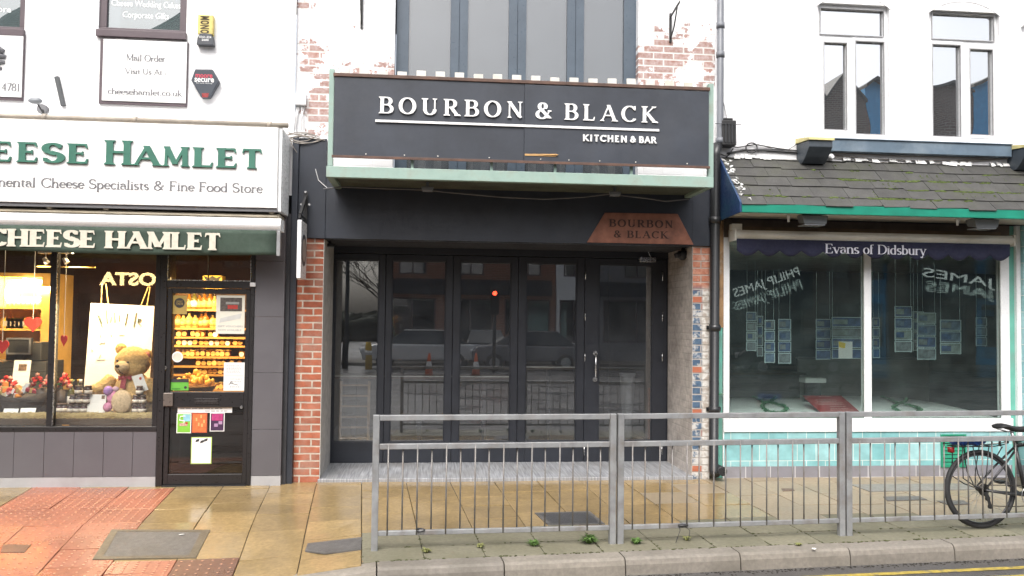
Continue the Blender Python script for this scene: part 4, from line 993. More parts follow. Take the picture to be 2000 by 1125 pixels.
# bits on the white wall
o = MB().beam(P(111, 150, -.02), P(124, 207, -.02), .045, .04).build('metal_bar', mat('dark grey bar', (.07, .075, .08), .5), bevel=.004); tag(o, 'short dark grey bar fixed slanting on the white wall', 'metal bar')
t = thing('wall_lamp', 'small pale lamp on a bent arm above the white fascia', 'lamp', P(72, 215, -.2)); p = P(70, 197, -.3)
MB().lathe(p, [(.012, -.07), (.03, -.04), (.034, .03), (.01, .06)], 10, axis='x').build('head', GREYF, t); MB().tube([p, p+Vector((.03, .1, -.1)), P(84, 214, -.12)], .008, 6).build('arm', IRON, t)
MB().lathe(P(84, 214, -.1), [(.05, -.03), (.05, .03)], 12, axis='y').build('back_box', GREYT, t)
# fascia box, sign lettering, gutter pole
FY = -.52
xf1 = P(543, 330, FY).x
fs = thing('fascia_sign', 'large white fascia sign box with green serif lettering over the lit shop', 'sign', (-5, FY, zf0))
b = MB(); b.box(CXL, xf1-.004, FY, -.02, zf0, zf1); 
b.build('panel', SIGNW, fs, bevel=.004)
b = MB(); b.box(xf1-.0035, xf1+.03, FY+.03, -.022, zf0-.03, zf1+.005)
for k in range(6): b.box(xf1+.0305, xf1+.036, FY+.08+k*.065, FY+.11+k*.065, zf0-.02, zf1-.01)
b.build('end_panel', UPVC, fs, bevel=.003)
ly = FY-.0005
def bl(px, py): return P(px, py, ly).z
lt = MB(); kw = dict(T=.195, t=.1, s=.06, st=.045, depth=.02)
cs, cb = bl(100, 279)-bl(100, 318), bl(230, 275)-bl(230, 322.5)
write(lt, 'C', P(-128, 320, ly).x, P(-72, 320, ly).x, bl(50, 319), cb, ly, **kw)
for ch, x0, x1 in (('H', -66, -22), ('E', -17, 25), ('E', 35, 76), ('S', 83, 125), ('E', 133, 175), ('A', 263, 311), ('M', 318, 369), ('L', 378, 418), ('E', 424, 465), ('T', 472, 513)):
    write(lt, ch, P(x0, 320, ly).x, P(x1, 320, ly).x, bl(250, 322.8), cs, ly, **kw)
write(lt, 'H', P(205, 320, ly).x, P(258, 320, ly).x, bl(250, 322.8), cb, ly, **kw)
lt.build('lettering', TEXTG, fs)
lt = MB(); kw = dict(T=.11, t=.06, s=.04, st=.035, depth=.004); zb_ = bl(300, 371.5); cp_ = bl(300, 353)-bl(300, 371.5)
write(lt, 'Cheese Specialists & Fine Food Store', P(80, 364, ly).x, P(513, 375, ly).x, zb_, cp_, ly, **kw)
write(lt, 'Continental', P(-72, 362, ly).x, P(70, 364, ly).x, zb_, cp_, ly, **kw)
lt.build('small_lettering', GREYT, fs)
gp = MB(); zg = zf1+.03; xg = P(562, 248, FY).x
gp.tube([(CXL, FY+.03, zg), (xg, FY+.03, zg)], .026, 10)
for px in (85, 262, 526): x = P(px, 235, FY).x; gp.beam((x, FY+.03, zg+.02), (x, -.01, zg+.1), .025, .02); gp.lathe((x, FY+.03, zg), [(.035, -.02), (.035, .02)], 10, axis='x')
tag(gp.build('awning_pole', mat('stained beige pole', (.42, .37, .31), .5, .2, 8, dirt=(.25, .18, .1), damt=.5)), 'long stained beige pole along the top of the white fascia box', 'pole')
b = MB(); b.tube([P(0, 222, -.1), P(180, 216, -.05), P(262, 218, -.06), P(400, 226, -.05), P(555, 244, -.05)], .008, 5); tag(b.build('wall_cable', CABLEW), 'white cable sagging along the white wall above the fascia pole', 'cable')
# awning
aw = thing('shop_awning', 'folded dark green awning with cream lettering under the white fascia', 'awning', (-5, -.5, 2.4))
b = MB(); zc0, zc1 = P(275, 445, -.5).z, P(275, 421, -.5).z; xa1 = P(549, 435, -.5).x; xv1 = P(540, 470, -.5).x
n = 8; prof = [(-.5-.03*math.sin(math.pi*k/n), zc0+(zc1-zc0)*k/n) for k in range(n+1)]+[(-.3, zc1), (-.3, zc0)]
b.prism([(CXL, y, z) for y, z in prof], (xa1-CXL, 0, 0)); b.build('cassette', UPVC, aw)
b = MB(); b.box(CXL, xa1-.03, -.44, -.14, zc1+.012, zc1+.05); b.box(CXL, xa1-.05, -.47, -.441, zc1+.02, zc1+.035)
for px in (95, 206, 530): x = P(px, 402, -.48).x; b.box(x-.02, x+.02, -.475, -.3, zc1+.0505, zf0-.002)
b.build('roller_trough', mat('beige trough', (.5, .44, .34), .5, .2, dirt=(.3, .22, .1)), aw)
MB().box(CXL, xf1, -.5, -.13, zf0-.035, zf0-.006).build('soffit_board', GREYT, aw)
zv = P(275, 495, -.5).z
b = MB(); nx, nz = 60, 6; xs_ = [CXL+(xv1-CXL)*i/nx for i in range(nx+1)]
def vy(x, t): return -.505+.012*math.sin(x*2.3)*t+.008*math.sin(x*6.1+1)*t*t
def vz(x, t): return zc0-(zc0-zv)*t-.012*t*math.sin(x*1.7)
for i in range(nx):
    for j in range(nz):
        a, c_ = xs_[i], xs_[i+1]; t0, t1 = j/nz, (j+1)/nz
        b.quad([(a, vy(a, t0), vz(a, t0)), (c_, vy(c_, t0), vz(c_, t0)), (c_, vy(c_, t1), vz(c_, t1)), (a, vy(a, t1), vz(a, t1))], 0, True)
vo = b.build('valance', AWNG, aw, weld=True); sm_ = vo.modifiers.new('cloth', 'SOLIDIFY'); sm_.thickness = .006; sm_.offset = 1
lt = MB(); ly2 = -.524; kw = dict(T=.25, t=.13, s=.05, st=.06, depth=.003)
cp_ = P(200, 450, ly2).z-P(200, 484, ly2).z; zq = P(200, 484.5, ly2).z
write(lt, 'CHEESE', P(-26, 482, ly2).x, P(187, 484, ly2).x, zq, cp_, ly2, track=.05, **kw); write(lt, 'HAMLET', P(205, 484, ly2).x, P(431, 487, ly2).x, zq, cp_, ly2, track=.05, **kw)
lt.build('lettering', CREAM, aw)
e = MB(); e.box(xv1+.004, xa1-.003, -.52, -.46, zv+.0, zc0-.002); e.build('end_bracket', GALV, aw, bevel=.003)

# shopfront frame, panes, panels, door
zs0, zs1 = P(150, 833, GY-.03).z, zf0-.04
xj = [P(p, 660, GY).x for p in (98, 110, 303, 313, 326, 489, 497)]
fr = MB(); y0, y1 = GY-.04, GY+.05
fr.box(CXL+.2, xj[3], y0, y1, zs0-.05, zs0); fr.box(xj[0], xj[1], y0, y1, zs0, zs1); fr.box(xj[2], xj[3], y0+.002, y1, zs0, zs1); fr.box(xj[3]+.001, xj[4], y0-.004, y1, 0.0, zs1)
fr.box(xj[5], xj[6], y0-.004, y1, 0.0, zs1); zt0, zt1 = P(408, 563, GY).z, P(408, 549, GY).z; fr.box(xj[4], xj[5], y0, y1, zt0, zt1)
ff = fr.build('shop_frame', DARKF, shop, bevel=.004)
rim = MB(); rim.box(xj[1]+.001, xj[1]+.006, y0-.003, y0+.02, zs0+.01, zs1); rim.box(xj[4]+.001, xj[4]+.006, y0, y0+.02, zt1, zs1); rim.box(xj[5]-.006, xj[5]-.001, y0, y0+.02, zt1, zs1); rim.box(xj[4]+.006, xj[5]-.006, y0-.001, y0+.02, zt1+.001, zt1+.008)
rim.build('metal_bead', STEEL, ff)
for a_, b_2, zz in ((CXL+.2, xj[0], zs0), (xj[1], xj[2], zs0), (xj[4], xj[5], zt1)):
    MB().box(a_+.001, b_2-.001, GY, GY+.006, zz+.001, zs1).build('pane', GLASSW, ff)
rp = MB(); zp = P(150, 931, GY).z; zpb = P(150, 951, GY).z
js = [P(p, 885, GY-.03).x for p in (27, 86, 144, 202, 259)]; st = [CXL+.2]; x = js[0]-.345*8
while x < js[0]-.1: st.append(x); x += .345
st += js+[xj[3]]
for a_, b_2 in zip(st, st[1:]): rp.box(a_+.0015, b_2-.0015, GY-.035, GY+.02, zp+.002, zs0-.0505)
rp.build('riser_panel', GREYP, shop, bevel=.0015); rp = MB()
zz = [zp, P(520, 838, GY).z, P(520, 728, GY).z, P(520, 619, GY).z, P(520, 510, GY).z, zs1]; xp_ = P(553, 700, GY-.03).x
for a_, b_2 in zip(zz, zz[1:]): rp.box(xj[6]+.0015, xp_, GY-.035, .0, a_+.0025, b_2-.001)
rp.build('pillar_panel', GREYP, shop, bevel=.0015)
pl = MB(); pl.box(CXL+.2, xj[3]-.001, GY-.032, GY+.02, -.05, zp); pl.box(xj[6]+.001, xp_-.001, GY-.032, 0, -.05, zp); pl.build('plinth_strip', GREYL, shop, bevel=.002)
MB().box(xp_+.001, XL+.001, -.08, .0, -.05, zf0).build('corner_trim', DARKI, shop)
dr = MB(); dx0, dx1 = xj[4]+.003, xj[5]-.003; gx0, gx1 = P(336, 660, GY).x, P(480, 660, GY).x
z1_, z2_, z3_, z4_, z5_, z6_ = zt0-.004, P(408, 574, GY).z, P(408, 765, GY).z, P(408, 795, GY).z, P(408, 925, GY).z, .012
yd0, yd1 = GY-.028, GY+.02
dr.box(dx0, gx0, yd0, yd1, z6_, z1_); dr.box(gx1, dx1, yd0, yd1, z6_, z1_); dr.box(gx0, gx1, yd0, yd1, z2_, z1_); dr.box(gx0, gx1, yd0, yd1, z4_, z3_); dr.box(gx0, gx1, yd0, yd1, z6_, z5_)
do = dr.build('shop_door', DARKF, shop, bevel=.004); do['label'] = 'dark half glazed door covered with leaflets'
MB().box(gx0+.001, gx1-.001, GY-.002, GY+.004, z3_+.001, z2_-.001).build('pane', GLASSW, do); MB().box(gx0+.001, gx1-.001, GY-.002, GY+.004, z5_+.001, z4_-.001).build('pane', glass('lower door glass', (.3, .29, .29), 1.6, .02, (.3, .28, .26)), do)
a = RC(320, 767, 339, 793, yd0); MB().box(a[0], a[1], yd0-.025, yd0-.0005, a[2], a[3]).build('handle_plate', mat('bronze plate', (.2, .17, .15), .35, .1, metal=.6), do, bevel=.005)
a = RC(384, 783, 423, 785, yd0); b = MB().box(a[0]-.02, a[1]+.02, yd0-.008, yd0-.0005, a[2]-.02, a[3]+.025); b.box(a[0], a[1], yd0-.011, yd0-.0085, a[2], a[3]); b.build('letter_plate', mat('dark letter plate', (.05, .045, .045), .3, .1, metal=.5), do, bevel=.002)
p = P(323, 718, yd0); MB().lathe(p, [(.018, -.012), (.018, -.001)], 12, axis='y').build('lock', STEEL, do)
p = P(472, 795, yd0); MB().lathe(p, [(.014, -.02), (.016, -.001)], 10, axis='y').build('knob', STEEL, do)
a = RC(489, 552, 500, 560, y0-.004); tag(MB().box(a[0], a[1], y0-.03, y0-.005, a[2], a[3]).build('door_sensor', UPVC, bevel=.004), 'small white sensor box at the top corner of the shop door', 'sensor')
MB().box(dx0, dx1, GY-.06, GY+.06, -.02, .010).build('threshold', IRON, shop)

# leaflets and stickers on the door glass
PY = GY-.0024
def poster(name, x0, y0, x1, y1, label, face, cat='poster', y=PY, tilt=0, group=None, bord=None):
    a = RC(x0, y0, x1, y1, y); t = thing(name, label, cat, ((a[0]+a[1])/2, y, a[2]), group)
    MB().box(a[0], a[1], y-.0015, y, a[2], a[3]).build('sheet', bord or face, t)
    if bord: w = .008; MB().box(a[0]+w, a[1]-w, y-.0025, y-.0017, a[2]+w, a[3]-w).build('face', face, t)
    return t, a, y-.0027
def pbox(t, a, y, u0, v0, u1, v1, m, name='print'):
    return MB().box(a[0]+(a[1]-a[0])*u0, a[0]+(a[1]-a[0])*u1, y-.0008, y, a[2]+(a[3]-a[2])*v0, a[2]+(a[3]-a[2])*v1).build(name, m, t)
def lines(t, a, y, u0, u1, vs, h, m, seed=1):
    rg = random.Random(seed); b = MB()
    for v in vs:
        e = u1-rg.uniform(0, .15)*(u1-u0)
        u = u0
        while u < e: w = rg.uniform(.04, .1); b.box(a[0]+(a[1]-a[0])*u, a[0]+(a[1]-a[0])*min(e, u+w), y-.0008, y, a[2]+(a[3]-a[2])*v, a[2]+(a[3]-a[2])*(v+h)); u += w+.025
    b.build('print', m, t)
GOLD = mat('gold card', (.45, .32, .09), .5, .15); BLK = mat('black ink', (.03, .03, .03), .6, .05); GRN = mat('leaf green print', (.2, .5, .05), .5, .15); ORG = mat('orange print', (.6, .16, .05), .5, .25, 30); PNK = mat('magenta print', (.4, .04, .16), .5, .3, 30); PUR = mat('dark purple print', (.05, .02, .06), .5, .3, 30); GRYI = mat('grey ink', (.35, .35, .36), .6); REDI = mat('red print', (.4, .04, .03), .5, .3, 40)
t, a, y = poster('award_sticker', 336, 577, 365.5, 613.5, 'gold square award sticker with a dark disc on the door glass', GOLD, 'sticker')
MB().lathe(((a[0]+a[1])/2, y, a[2]+(a[3]-a[2])*.6), [(.05, -.001), (.05, 0)], 20, axis='y').build('disc', BLK, t); c0 = (a[0]+a[1])/2; zc9 = a[2]+(a[3]-a[2])*.6
lt = MB(); sans(lt, 'GREAT', c0-.03, c0+.03, zc9+.008, zc9+.024, y-.0011, .0006); sans(lt, 'TASTE', c0-.034, c0+.034, zc9-.02, zc9+.002, y-.0011, .0006, .01); lt.build('lettering', GOLD, t)
t, a, y = poster('voucher_poster', 422, 576, 478, 652, 'cream gift voucher poster with a dark shop picture on the door glass', mat('cream paper', (.72, .7, .6), .6, .05))
pbox(t, a, y, .14, .58, .9, .93, mat('dark photo print', (.09, .075, .065), .5, .5, 40)); pbox(t, a, y-.001, .4, .64, .75, .74, REDI, 'print'); pbox(t, a, y-.001, .33, .76, .8, .82, mat('dark photo highlights', (.3, .3, .28), .5), 'print')
b = MB(); b.prism([(a[0]+(a[1]-a[0])*u, y-.001, a[2]+(a[3]-a[2])*v) for u, v in ((.12, .28), (.86, .4), (.9, .53), (.16, .4))], (0, .0009, 0)); b.build('voucher_print', mat('pale grey print', (.55, .55, .52), .6), t)
lt = MB(); w = a[1]-a[0]; h = a[3]-a[2]; sans(lt, 'GIFT VOUCHERS', a[0]+w*.08, a[1]-w*.06, a[2]+h*.17, a[2]+h*.215, y, .0006); sans(lt, 'NOW AVAILABLE', a[0]+w*.1, a[1]-w*.1, a[2]+h*.075, a[2]+h*.12, y, .0006); lt.build('lettering', GRYI, t)
p = P(346.5, 697, PY); t = thing('round_sticker', 'round white sticker on the door glass', 'sticker', p)
MB().lathe(p, [(.054, -.0015), (.054, 0)], 24, axis='y').build('sheet', PAPER, t); MB().lathe((p.x, p.y-.0016, p.z), [(.042, -.0008), (.042, 0)], 24, axis='y').build('print', mat('cream print', (.6, .58, .48), .5), t)
t, a, y = poster('green_sticker', 333, 743, 368.5, 762.5, 'green rectangular sticker with black top low on the door glass', mat('bright green print', (.12, .4, .05), .5, .1), 'sticker')
pbox(t, a, y, 0, .82, 1, 1.15, BLK); pbox(t, a, y, .08, .12, .55, .2, mat('dark green print', (.03, .14, .02), .5)); MB().lathe((a[0]+(a[1]-a[0])*.83, y, a[2]+(a[3]-a[2])*.3), [(.014, -.001), (.014, 0)], 12, axis='y').build('print', BLK, t)
t, a, y = poster('price_list', 437, 708, 477.5, 763, 'white printed list low on the door glass beside the jars', PAPER)
lines(t, a, y, .12, .9, [.88, .83, .78, .73, .68, .63], .018, GRYI, 3); pbox(t, a, y, .05, .52, .95, .53, BLK); lines(t, a, y, .3, .9, [.4, .3, .12], .03, GRYI, 4); b = MB(); b.tube([Vector((a[0]+(a[1]-a[0])*u, y, a[2]+(a[3]-a[2])*v)) for u, v in ((.25, .2), (.4, .34), (.45, .25), (.32, .27), (.7, .2))], .003, 5); b.build('print', BLK, t)
t, a, y = poster('opening_strip', 347, 794, 453.5, 806, 'long white printed strip across the top of the lower door glass', PAPER)
lines(t, a, y, .04, .9, [.6], .14, GRYI, 5); lines(t, a, y, .5, .97, [.2], .14, GRYI, 6)
t, a, y = poster('leaflet', 345, 807, 373.5, 846, 'green leaflet with blue top corner on the lower door glass', GRN, 'leaflet', group='leaflets on the door', bord=PAPER)
pbox(t, a, y, .45, .6, .92, .94, mat('sky blue print', (.25, .5, .6), .5, .2, 20)); pbox(t, a, y, .2, .36, .75, .5, mat('salad print', (.5, .3, .25), .5, .6, 60)); b = MB(); b.tube([Vector((a[0]+(a[1]-a[0])*u, y, a[2]+(a[3]-a[2])*v)) for u, v in ((.6, .86), (.25, .84), (.2, .66), (.55, .6), (.5, .5))], .006, 5); b.build('print', PAPER, t); MB().ball((a[0]+(a[1]-a[0])*.68, y, a[2]+(a[3]-a[2])*.5), (.014, .002, .014), 10).build('print', REDI, t)
t, a, y = poster('leaflet', 375, 807, 404.5, 845, 'orange leaflet between the green and pink ones on the door', ORG, 'leaflet', group='leaflets on the door', bord=mat('red border print', (.5, .09, .04), .5))
for u, v in ((.25, .6), (.55, .75), (.75, .5), (.4, .35), (.62, .3)): pbox(t, a, y, u, v, u+.1, v+.16, mat('sandy print', (.65, .4, .15), .5, .2))
t, a, y = poster('leaflet', 410, 806, 438.5, 842.5, 'pink and purple leaflet nearest the door knob', PUR, 'leaflet', group='leaflets on the door', bord=PAPER)
pbox(t, a, y, .12, .58, .88, .94, PNK); pbox(t, a, y-.001, .3, .25, .55, .42, mat('lilac print', (.4, .25, .4), .5)); pbox(t, a, y-.001, .6, .38, .85, .55, mat('lilac print', (.4, .25, .4), .5))
t, a, y = poster('notice', 373, 853.5, 413.5, 906, 'white notice with a green edge lowest on the door glass', PAPER, 'notice', bord=mat('lime border', (.4, .55, .12), .5))
lines(t, a, y, .15, .85, [.66, .6, .54, .46, .42, .38, .34, .3, .26, .2], .014, mat('blue grey ink', (.3, .36, .45), .6), 7)
b = MB(); 
for u, v, s in ((.2, .8, .2), (.42, .76, .2), (.6, .82, .2)): b.prism([(a[0]+(a[1]-a[0])*(u+du*s), y-.0008, a[2]+(a[3]-a[2])*(v+dv*s)) for du, dv in ((0, 0), (.9, .2), (1, .7), (.2, .5))], (0, .0008, 0))
b.build('print', BLK, t)

# ---- inside the lit shop
IX1 = xp_-.01
rm = MB()
rm.quad([(CXL, GY+.06, .03), (IX1, GY+.06, .03), (IX1, 4, .03), (CXL, 4, .03)], 0); rm.quad([(CXL, GY+.06, 2.75), (IX1, GY+.06, 2.75), (IX1, 4, 2.75), (CXL, 4, 2.75)], 1)
rm.quad([(CXL, 4, .03), (IX1, 4, .03), (IX1, 4, 2.75), (CXL, 4, 2.75)], 1)
for x in (CXL, IX1): rm.quad([(x, GY+.06, .03), (x, 4, .03), (x, 4, 2.75), (x, GY+.06, 2.75)], 1)
rm.build('interior_room', [DARKW, BROWNI], shop)
zd = P(150, 812, .2).z
MB().box(CXL+.2, xj[2]-.02, GY+.052, 1.15, zd-.06, zd-.004).build('window_bed', DARKW, shop)
MB().box(xj[2]-.019, xj[2]+.001, GY+.052, .55, .03, zs1).build('bay_divider', mat('dark bay divider', (.02, .015, .013), .5), shop)
def lamp(parent, name, loc, power, size, col, rot=None, typ='AREA', spot=60, sizey=None):
    l = bpy.data.lights.new(name, typ); l.energy = power; l.color = col
    if typ == 'AREA': l.size = size; 
    if typ == 'AREA' and sizey: l.shape = 'RECTANGLE'; l.size_y = sizey
    if typ == 'SPOT': l.spot_size = R(spot); l.spot_blend = .6; l.shadow_soft_size = size
    if typ == 'POINT': l.shadow_soft_size = size
    o = bpy.data.objects.new(name, l); C.objects.link(o); o.parent = parent; o.location = Vector(loc)-LOC.get(parent.name, Vector())
    if rot is not None: o.rotation_euler = Vector(rot).to_track_quat('-Z', 'Y').to_euler()
    return o
WARM = (1.0, .62, .26); HOT = (1.0, .74, .42)
# cabinet with a lit shelf
cb = thing('shelf_cabinet', 'yellow lit open shelf cabinet behind the till', 'cabinet', (P(50, 640, 1.9).x, 1.9, .03))
ax0, ax1 = P(-60, 620, 1.9).x, P(80, 620, 1.9).x; zt3 = P(40, 541, 1.9).z
b = MB(); b.box(ax0, ax1, 1.9, 2.42, zt3, zt3+.05); b.box(ax1, ax1+.16, 1.895, 2.42, .04, zt3+.05); b.box(ax0-.06, ax0, 1.9, 2.42, .04, zt3+.05); b.box(ax0, ax1, 2.4, 2.42, .04, zt3); b.build('case', WOODW, cb, bevel=.003)
zsh = [P(40, 599, 1.9).z, P(40, 642, 1.9).z]
for z in zsh: MB().box(ax0+.001, ax1-.001, 1.92, 2.395, z-.025, z).build('shelf', WOODW, cb)
tl = thing('strip_light', 'glowing fluorescent strip light under the cabinet top', 'light', (ax0+.6, 1.86, zt3))
p0, p1 = P(45, 546, 1.84), P(86, 551, 1.98); MB().tube([p0, p1], .022, 8).build('tube', glow('strip light glow', (1, .85, .6), 9.0), tl)
lamp(tl, 'strip_light_lamp', (ax0+.5, 1.92, zt3-.08), 85, .9, WARM, (0, 1.0, -.75), sizey=.2)
for row, (z, n, x0p, x1p) in enumerate(((zsh[0], 7, 18, 76), (zsh[1], 5, 18, 50))):
    for i in range(n):
        x = P(x0p+(x1p-x0p)*i/max(1, n-1), 600, 2.05).x; w = .04 if row == 0 else .06; hh = .1 if row == 0 else .13
        t = thing('food_tub', f'{ORD[i]} pale yellow food {"tub" if row == 0 else "carton"} from the left on the {"upper" if row == 0 else "lower"} cabinet shelf', 'tub', (x, 2.05, z), 'goods on the cabinet shelves')
        if row == 0: MB().lathe((x, 2.05, z+.001), [(w*.85, 0), (w, hh), ], 12).build('tub', mat('yellow tub', (.75, .6, .2), .5, .2), t); MB().lathe((x, 2.05, z+hh+.0015), [(w*1.06, 0), (w*1.06, .015)], 12).build('lid', PAPER, t)
        else: MB().box(x-w, x+w, 2.0, 2.1, z+.001, z+hh).build('carton', mat('yellow carton', (.8, .55, .08), .5, .3, 20), t, bevel=.003); MB().box(x-w*.7, x+w*.7, 1.995, 1.9995, z+.03, z+hh*.7).build('label', mat('cream print', (.6, .58, .48), .5), t)
gl_ = thing('globe_light', 'glowing oval lamp on the upper cabinet shelf', 'lamp', P(23, 598, 2.1)); p = P(23, 573, 2.1)
MB().ball(p, (.08, .08, .15), 16).build('globe', glow('globe glow', (1, .8, .45), 5.0), gl_); MB().lathe((p.x, p.y, zsh[0]+.001), [(.06, 0), (.05, .03)], 12).build('base', DARKW, gl_)
# till
t = thing('till', 'black till with a grey framed screen on the dark counter', 'till', P(37, 700, 1.4)); a = RC(13, 660, 60, 692, 1.35)
MB().box(a[0], a[1], 1.35, 1.42, a[2], a[3]).build('screen', BLK, t, bevel=.006); b = MB(); frame_mb(b, a[0]-.002, a[1]+.002, a[2]-.002, a[3]+.002, 1.338, 1.3495, .02); b.build('bezel', GREYT, t)
b = MB(); b.box(a[0]-.05, a[1]+.08, 1.44, 1.75, P(40, 704, 1.5).z, P(40, 668, 1.5).z); b.box((a[0]+a[1])/2-.04, (a[0]+a[1])/2+.04, 1.38, 1.44, P(40, 704, 1.5).z, a[2]+.05); b.build('body', BLK, t, bevel=.01)
a = RC(-60, 706, 88, 800, 1.4); tag(MB().box(a[0], a[1], 1.4, 1.9, .04, a[3]).build('counter', BLK, bevel=.008), 'black shop counter carrying the till', 'counter')
# cards standing in the window
def card(px0, py0, px1, py1, Y, label, lean=.06, detail=None, seed=1, top=0):
    a = RC(px0, py0, px1, py1, Y); t = thing('display_card', label, 'card', ((a[0]+a[1])/2, Y, a[2]), 'cards in the shop window')
    s = top; MB().hexa([(a[0], Y, a[2]), (a[1], Y, a[2]), (a[1], Y+.004, a[2]), (a[0], Y+.004, a[2]), (a[0]+s, Y+lean, a[3]), (a[1]+s, Y+lean, a[3]), (a[1]+s, Y+lean+.004, a[3]), (a[0]+s, Y+lean+.004, a[3])]).build('sheet', PAPER, t)
    if detail:
        u0, v0, u1, v1, m = detail; w, h = a[1]-a[0], a[3]-a[2]
        MB().prism([(a[0]+w*u+s*v, Y+lean*v-.002, a[2]+h*v) for u, v in ((u0, v0), (u1, v0), (u1, v1), (u0, v1))], (0, .0015, 0)).build('print', m, t)
    return t
PHO = mat('brown photo print', (.16, .1, .06), .5, .6, 40)
card(23, 704, 56, 755, .7, 'white card with a brown photo standing before the till', .05, (.3, .6, .78, .85, PHO))
card(3, 799, 32, 817, .22, 'white folded card at the photo edge in front of the basket', .05, (.5, .25, .8, .5, GRYI))
card(36, 798, 66, 817, .22, 'white card with a dark oval in front of the basket', .05, (.55, .2, .85, .55, BLK))
card(168, 771, 205, 806, .24, 'bright white notice before the teddy bear', .04, (.75, .75, .92, .95, PHO))
# red hearts on threads
def heart(px, py, Y, w, rot, label, ztop):
    p = P(px, py, Y); t = thing('heart_decoration', label, 'heart', p, 'red hearts hanging in the window'); pts = []
    for k in range(28):
        a = 2*math.pi*k/28; x = 16*math.sin(a)**3/17; z = (13*math.cos(a)-5*math.cos(2*a)-2*math.cos(3*a)-math.cos(4*a))/17
        pts.append(Vector((x*w/2*math.cos(rot), -x*w/2*math.sin(rot), z*w/2))+p)
    MB().prism(pts, (0, .012, 0)).build('heart', RED, t); MB().tube([p+Vector((0, .005, w*.25)), (p.x, p.y+.005, ztop)], .003, 4).build('thread', CABLEW, t)
heart(4, 676, .35, .17, .3, 'red heart cut by the photo edge', 2.5); heart(64, 632, 1.0, .2, 0, 'red heart hanging before the yellow cabinet shelf', 2.6); heart(124.5, 664, .3, .14, .7, 'red heart turned sideways beside the dark mullion', 2.5)
# easel board with handwriting
BYY = .8
q = [P(177.5, 592, BYY+.05), P(301, 598, BYY+.05), P(291, 762, BYY), P(164, 755, BYY)]
eb = thing('hand_written_board', 'large white hand lettered board hung on cords behind the teddy bear', 'board', (P(230, 760, BYY).x, BYY, q[2].z))
MB().prism([Vector((p.x, p.y, p.z)) for p in q], (0, .012, 0)).build('board', PAPER, eb)
def bp(zx, zy):
    u = P(zx*.338, 470+zy*.338, BYY+.03); return Vector((u.x, BYY+.05*((u.z-q[2].z)/(q[0].z-q[2].z))-.004, u.z))
b = MB()
for s in (((560, 425), (590, 500)), ((558, 424), (575, 440), (588, 480)), ((612, 400), (618, 478)), ((640, 440), (638, 475)), ((660, 415), (662, 475)), ((688, 430), (690, 470)), ((735, 420), (722, 490)), ((785, 415), (772, 500)), ((800, 470), (815, 455), (800, 450), (795, 475), (812, 488))):
    b.tube([bp(*k) for k in s], .006, 5)
for s in (((575, 600), (590, 590), (600, 597), (608, 588)), ((580, 545), (582, 560)), ((640, 540), (645, 555)), ((690, 545), (720, 545)), ((530, 630), (540, 640)), ((560, 690), (610, 686)), ((575, 680), (585, 660))): b.tube([bp(*k) for k in s], .003, 4)
b.build('handwriting', mat('green grey marker', (.1, .13, .11), .6), eb)
b = MB()
for (x0, y0, x1, y1) in ((590, 250, 585, 362), (612, 250, 626, 362), (858, 265, 815, 373), (868, 265, 850, 374)): b.tube([P(x1*.338, 470+y1*.338, BYY+.06), P(x0*.338, 470+y0*.338, BYY+.1)], .006, 5)
b.build('cord', mat('yellow cord', (.6, .42, .15), .7), eb)
# teddy bear
FUR = mat('golden plush fur', (.58, .38, .15), .95, .25, 40, bump=.9); FURL = mat('pale plush fur', (.58, .42, .24), .95, .2, 40, bump=.9); PAD = mat('cream plush sole', (.62, .47, .3), .95, .2, 50, bump=.8)
Yb = .5
def zp3(zx, zy, Y=Yb): return P(zx*.338, 470+zy*.338, Y)
tb = thing('teddy_bear', 'big golden teddy bear with a red bow sitting in the window', 'teddy bear', zp3(750, 990)); kpx = (9.43/1650)*.338
def fuzz(o, s=.006): 
    d = o.modifiers.new('sub', 'SUBSURF'); d.levels = d.render_levels = 2
    tx = bpy.data.textures.get('fur') or bpy.data.textures.new('fur', 'CLOUDS'); tx.noise_scale = .02; md = o.modifiers.new('fuzz', 'DISPLACE'); md.texture = tx; md.strength = s*3; md.mid_level = .5; return o
head = zp3(768, 700); b = MB(); b.ball(head, (.19, .17, .165), 16); b.ball(head+Vector((.0, -.05, -.06)), (.17, .13, .11), 16)
ho = fuzz(b.build('head', FUR, tb)); mz = zp3(708, 733, Yb-.16); fuzz(MB().ball(mz, (.085, .08, .07), 14).build('muzzle', FURL, ho), .003)
MB().ball(zp3(678, 725, Yb-.23), (.024, .02, .018), 10).build('nose', BLK, ho); MB().tube([zp3(684, 742, Yb-.232), zp3(695, 762, Yb-.235), zp3(712, 768, Yb-.225)], .004, 5).build('mouth', BLK, ho)
for zx, zy, yy in ((737, 704, -.165), (678, 694, -.15)): MB().ball(zp3(zx, zy, Yb+yy), .014, 10).build('eye', BLK, ho)
for zx, zy, yy in ((846, 660, .02), (700, 625, .05)): fuzz(MB().ball(zp3(zx, zy, Yb+yy), (.065, .035, .065), 12).build('ear', FUR, ho))
MB().ball(zp3(846, 664, Yb-.012), (.04, .02, .042), 10).build('inner_ear', mat('pink felt', (.6, .2, .16), .8), ho)
fuzz(MB().ball(zp3(765, 875, Yb+.02), (.21, .19, .225), 16).build('body', FUR, tb))
def limb(pts, rs, name, m=FUR): 
    b = MB(); n = 14; P_ = [pts[0]]; r_ = [rs[0]*.4]
    for i in range(len(pts)-1):
        for k in range(6): t_ = (k+.5)/6; P_.append(pts[i].lerp(pts[i+1], t_)); r_.append(rs[i]*(1-t_)+rs[i+1]*t_)
    P_.append(pts[-1]); r_.append(rs[-1]*.4); b.tube(P_, r_, n); return fuzz(b.build(name, m, tb))
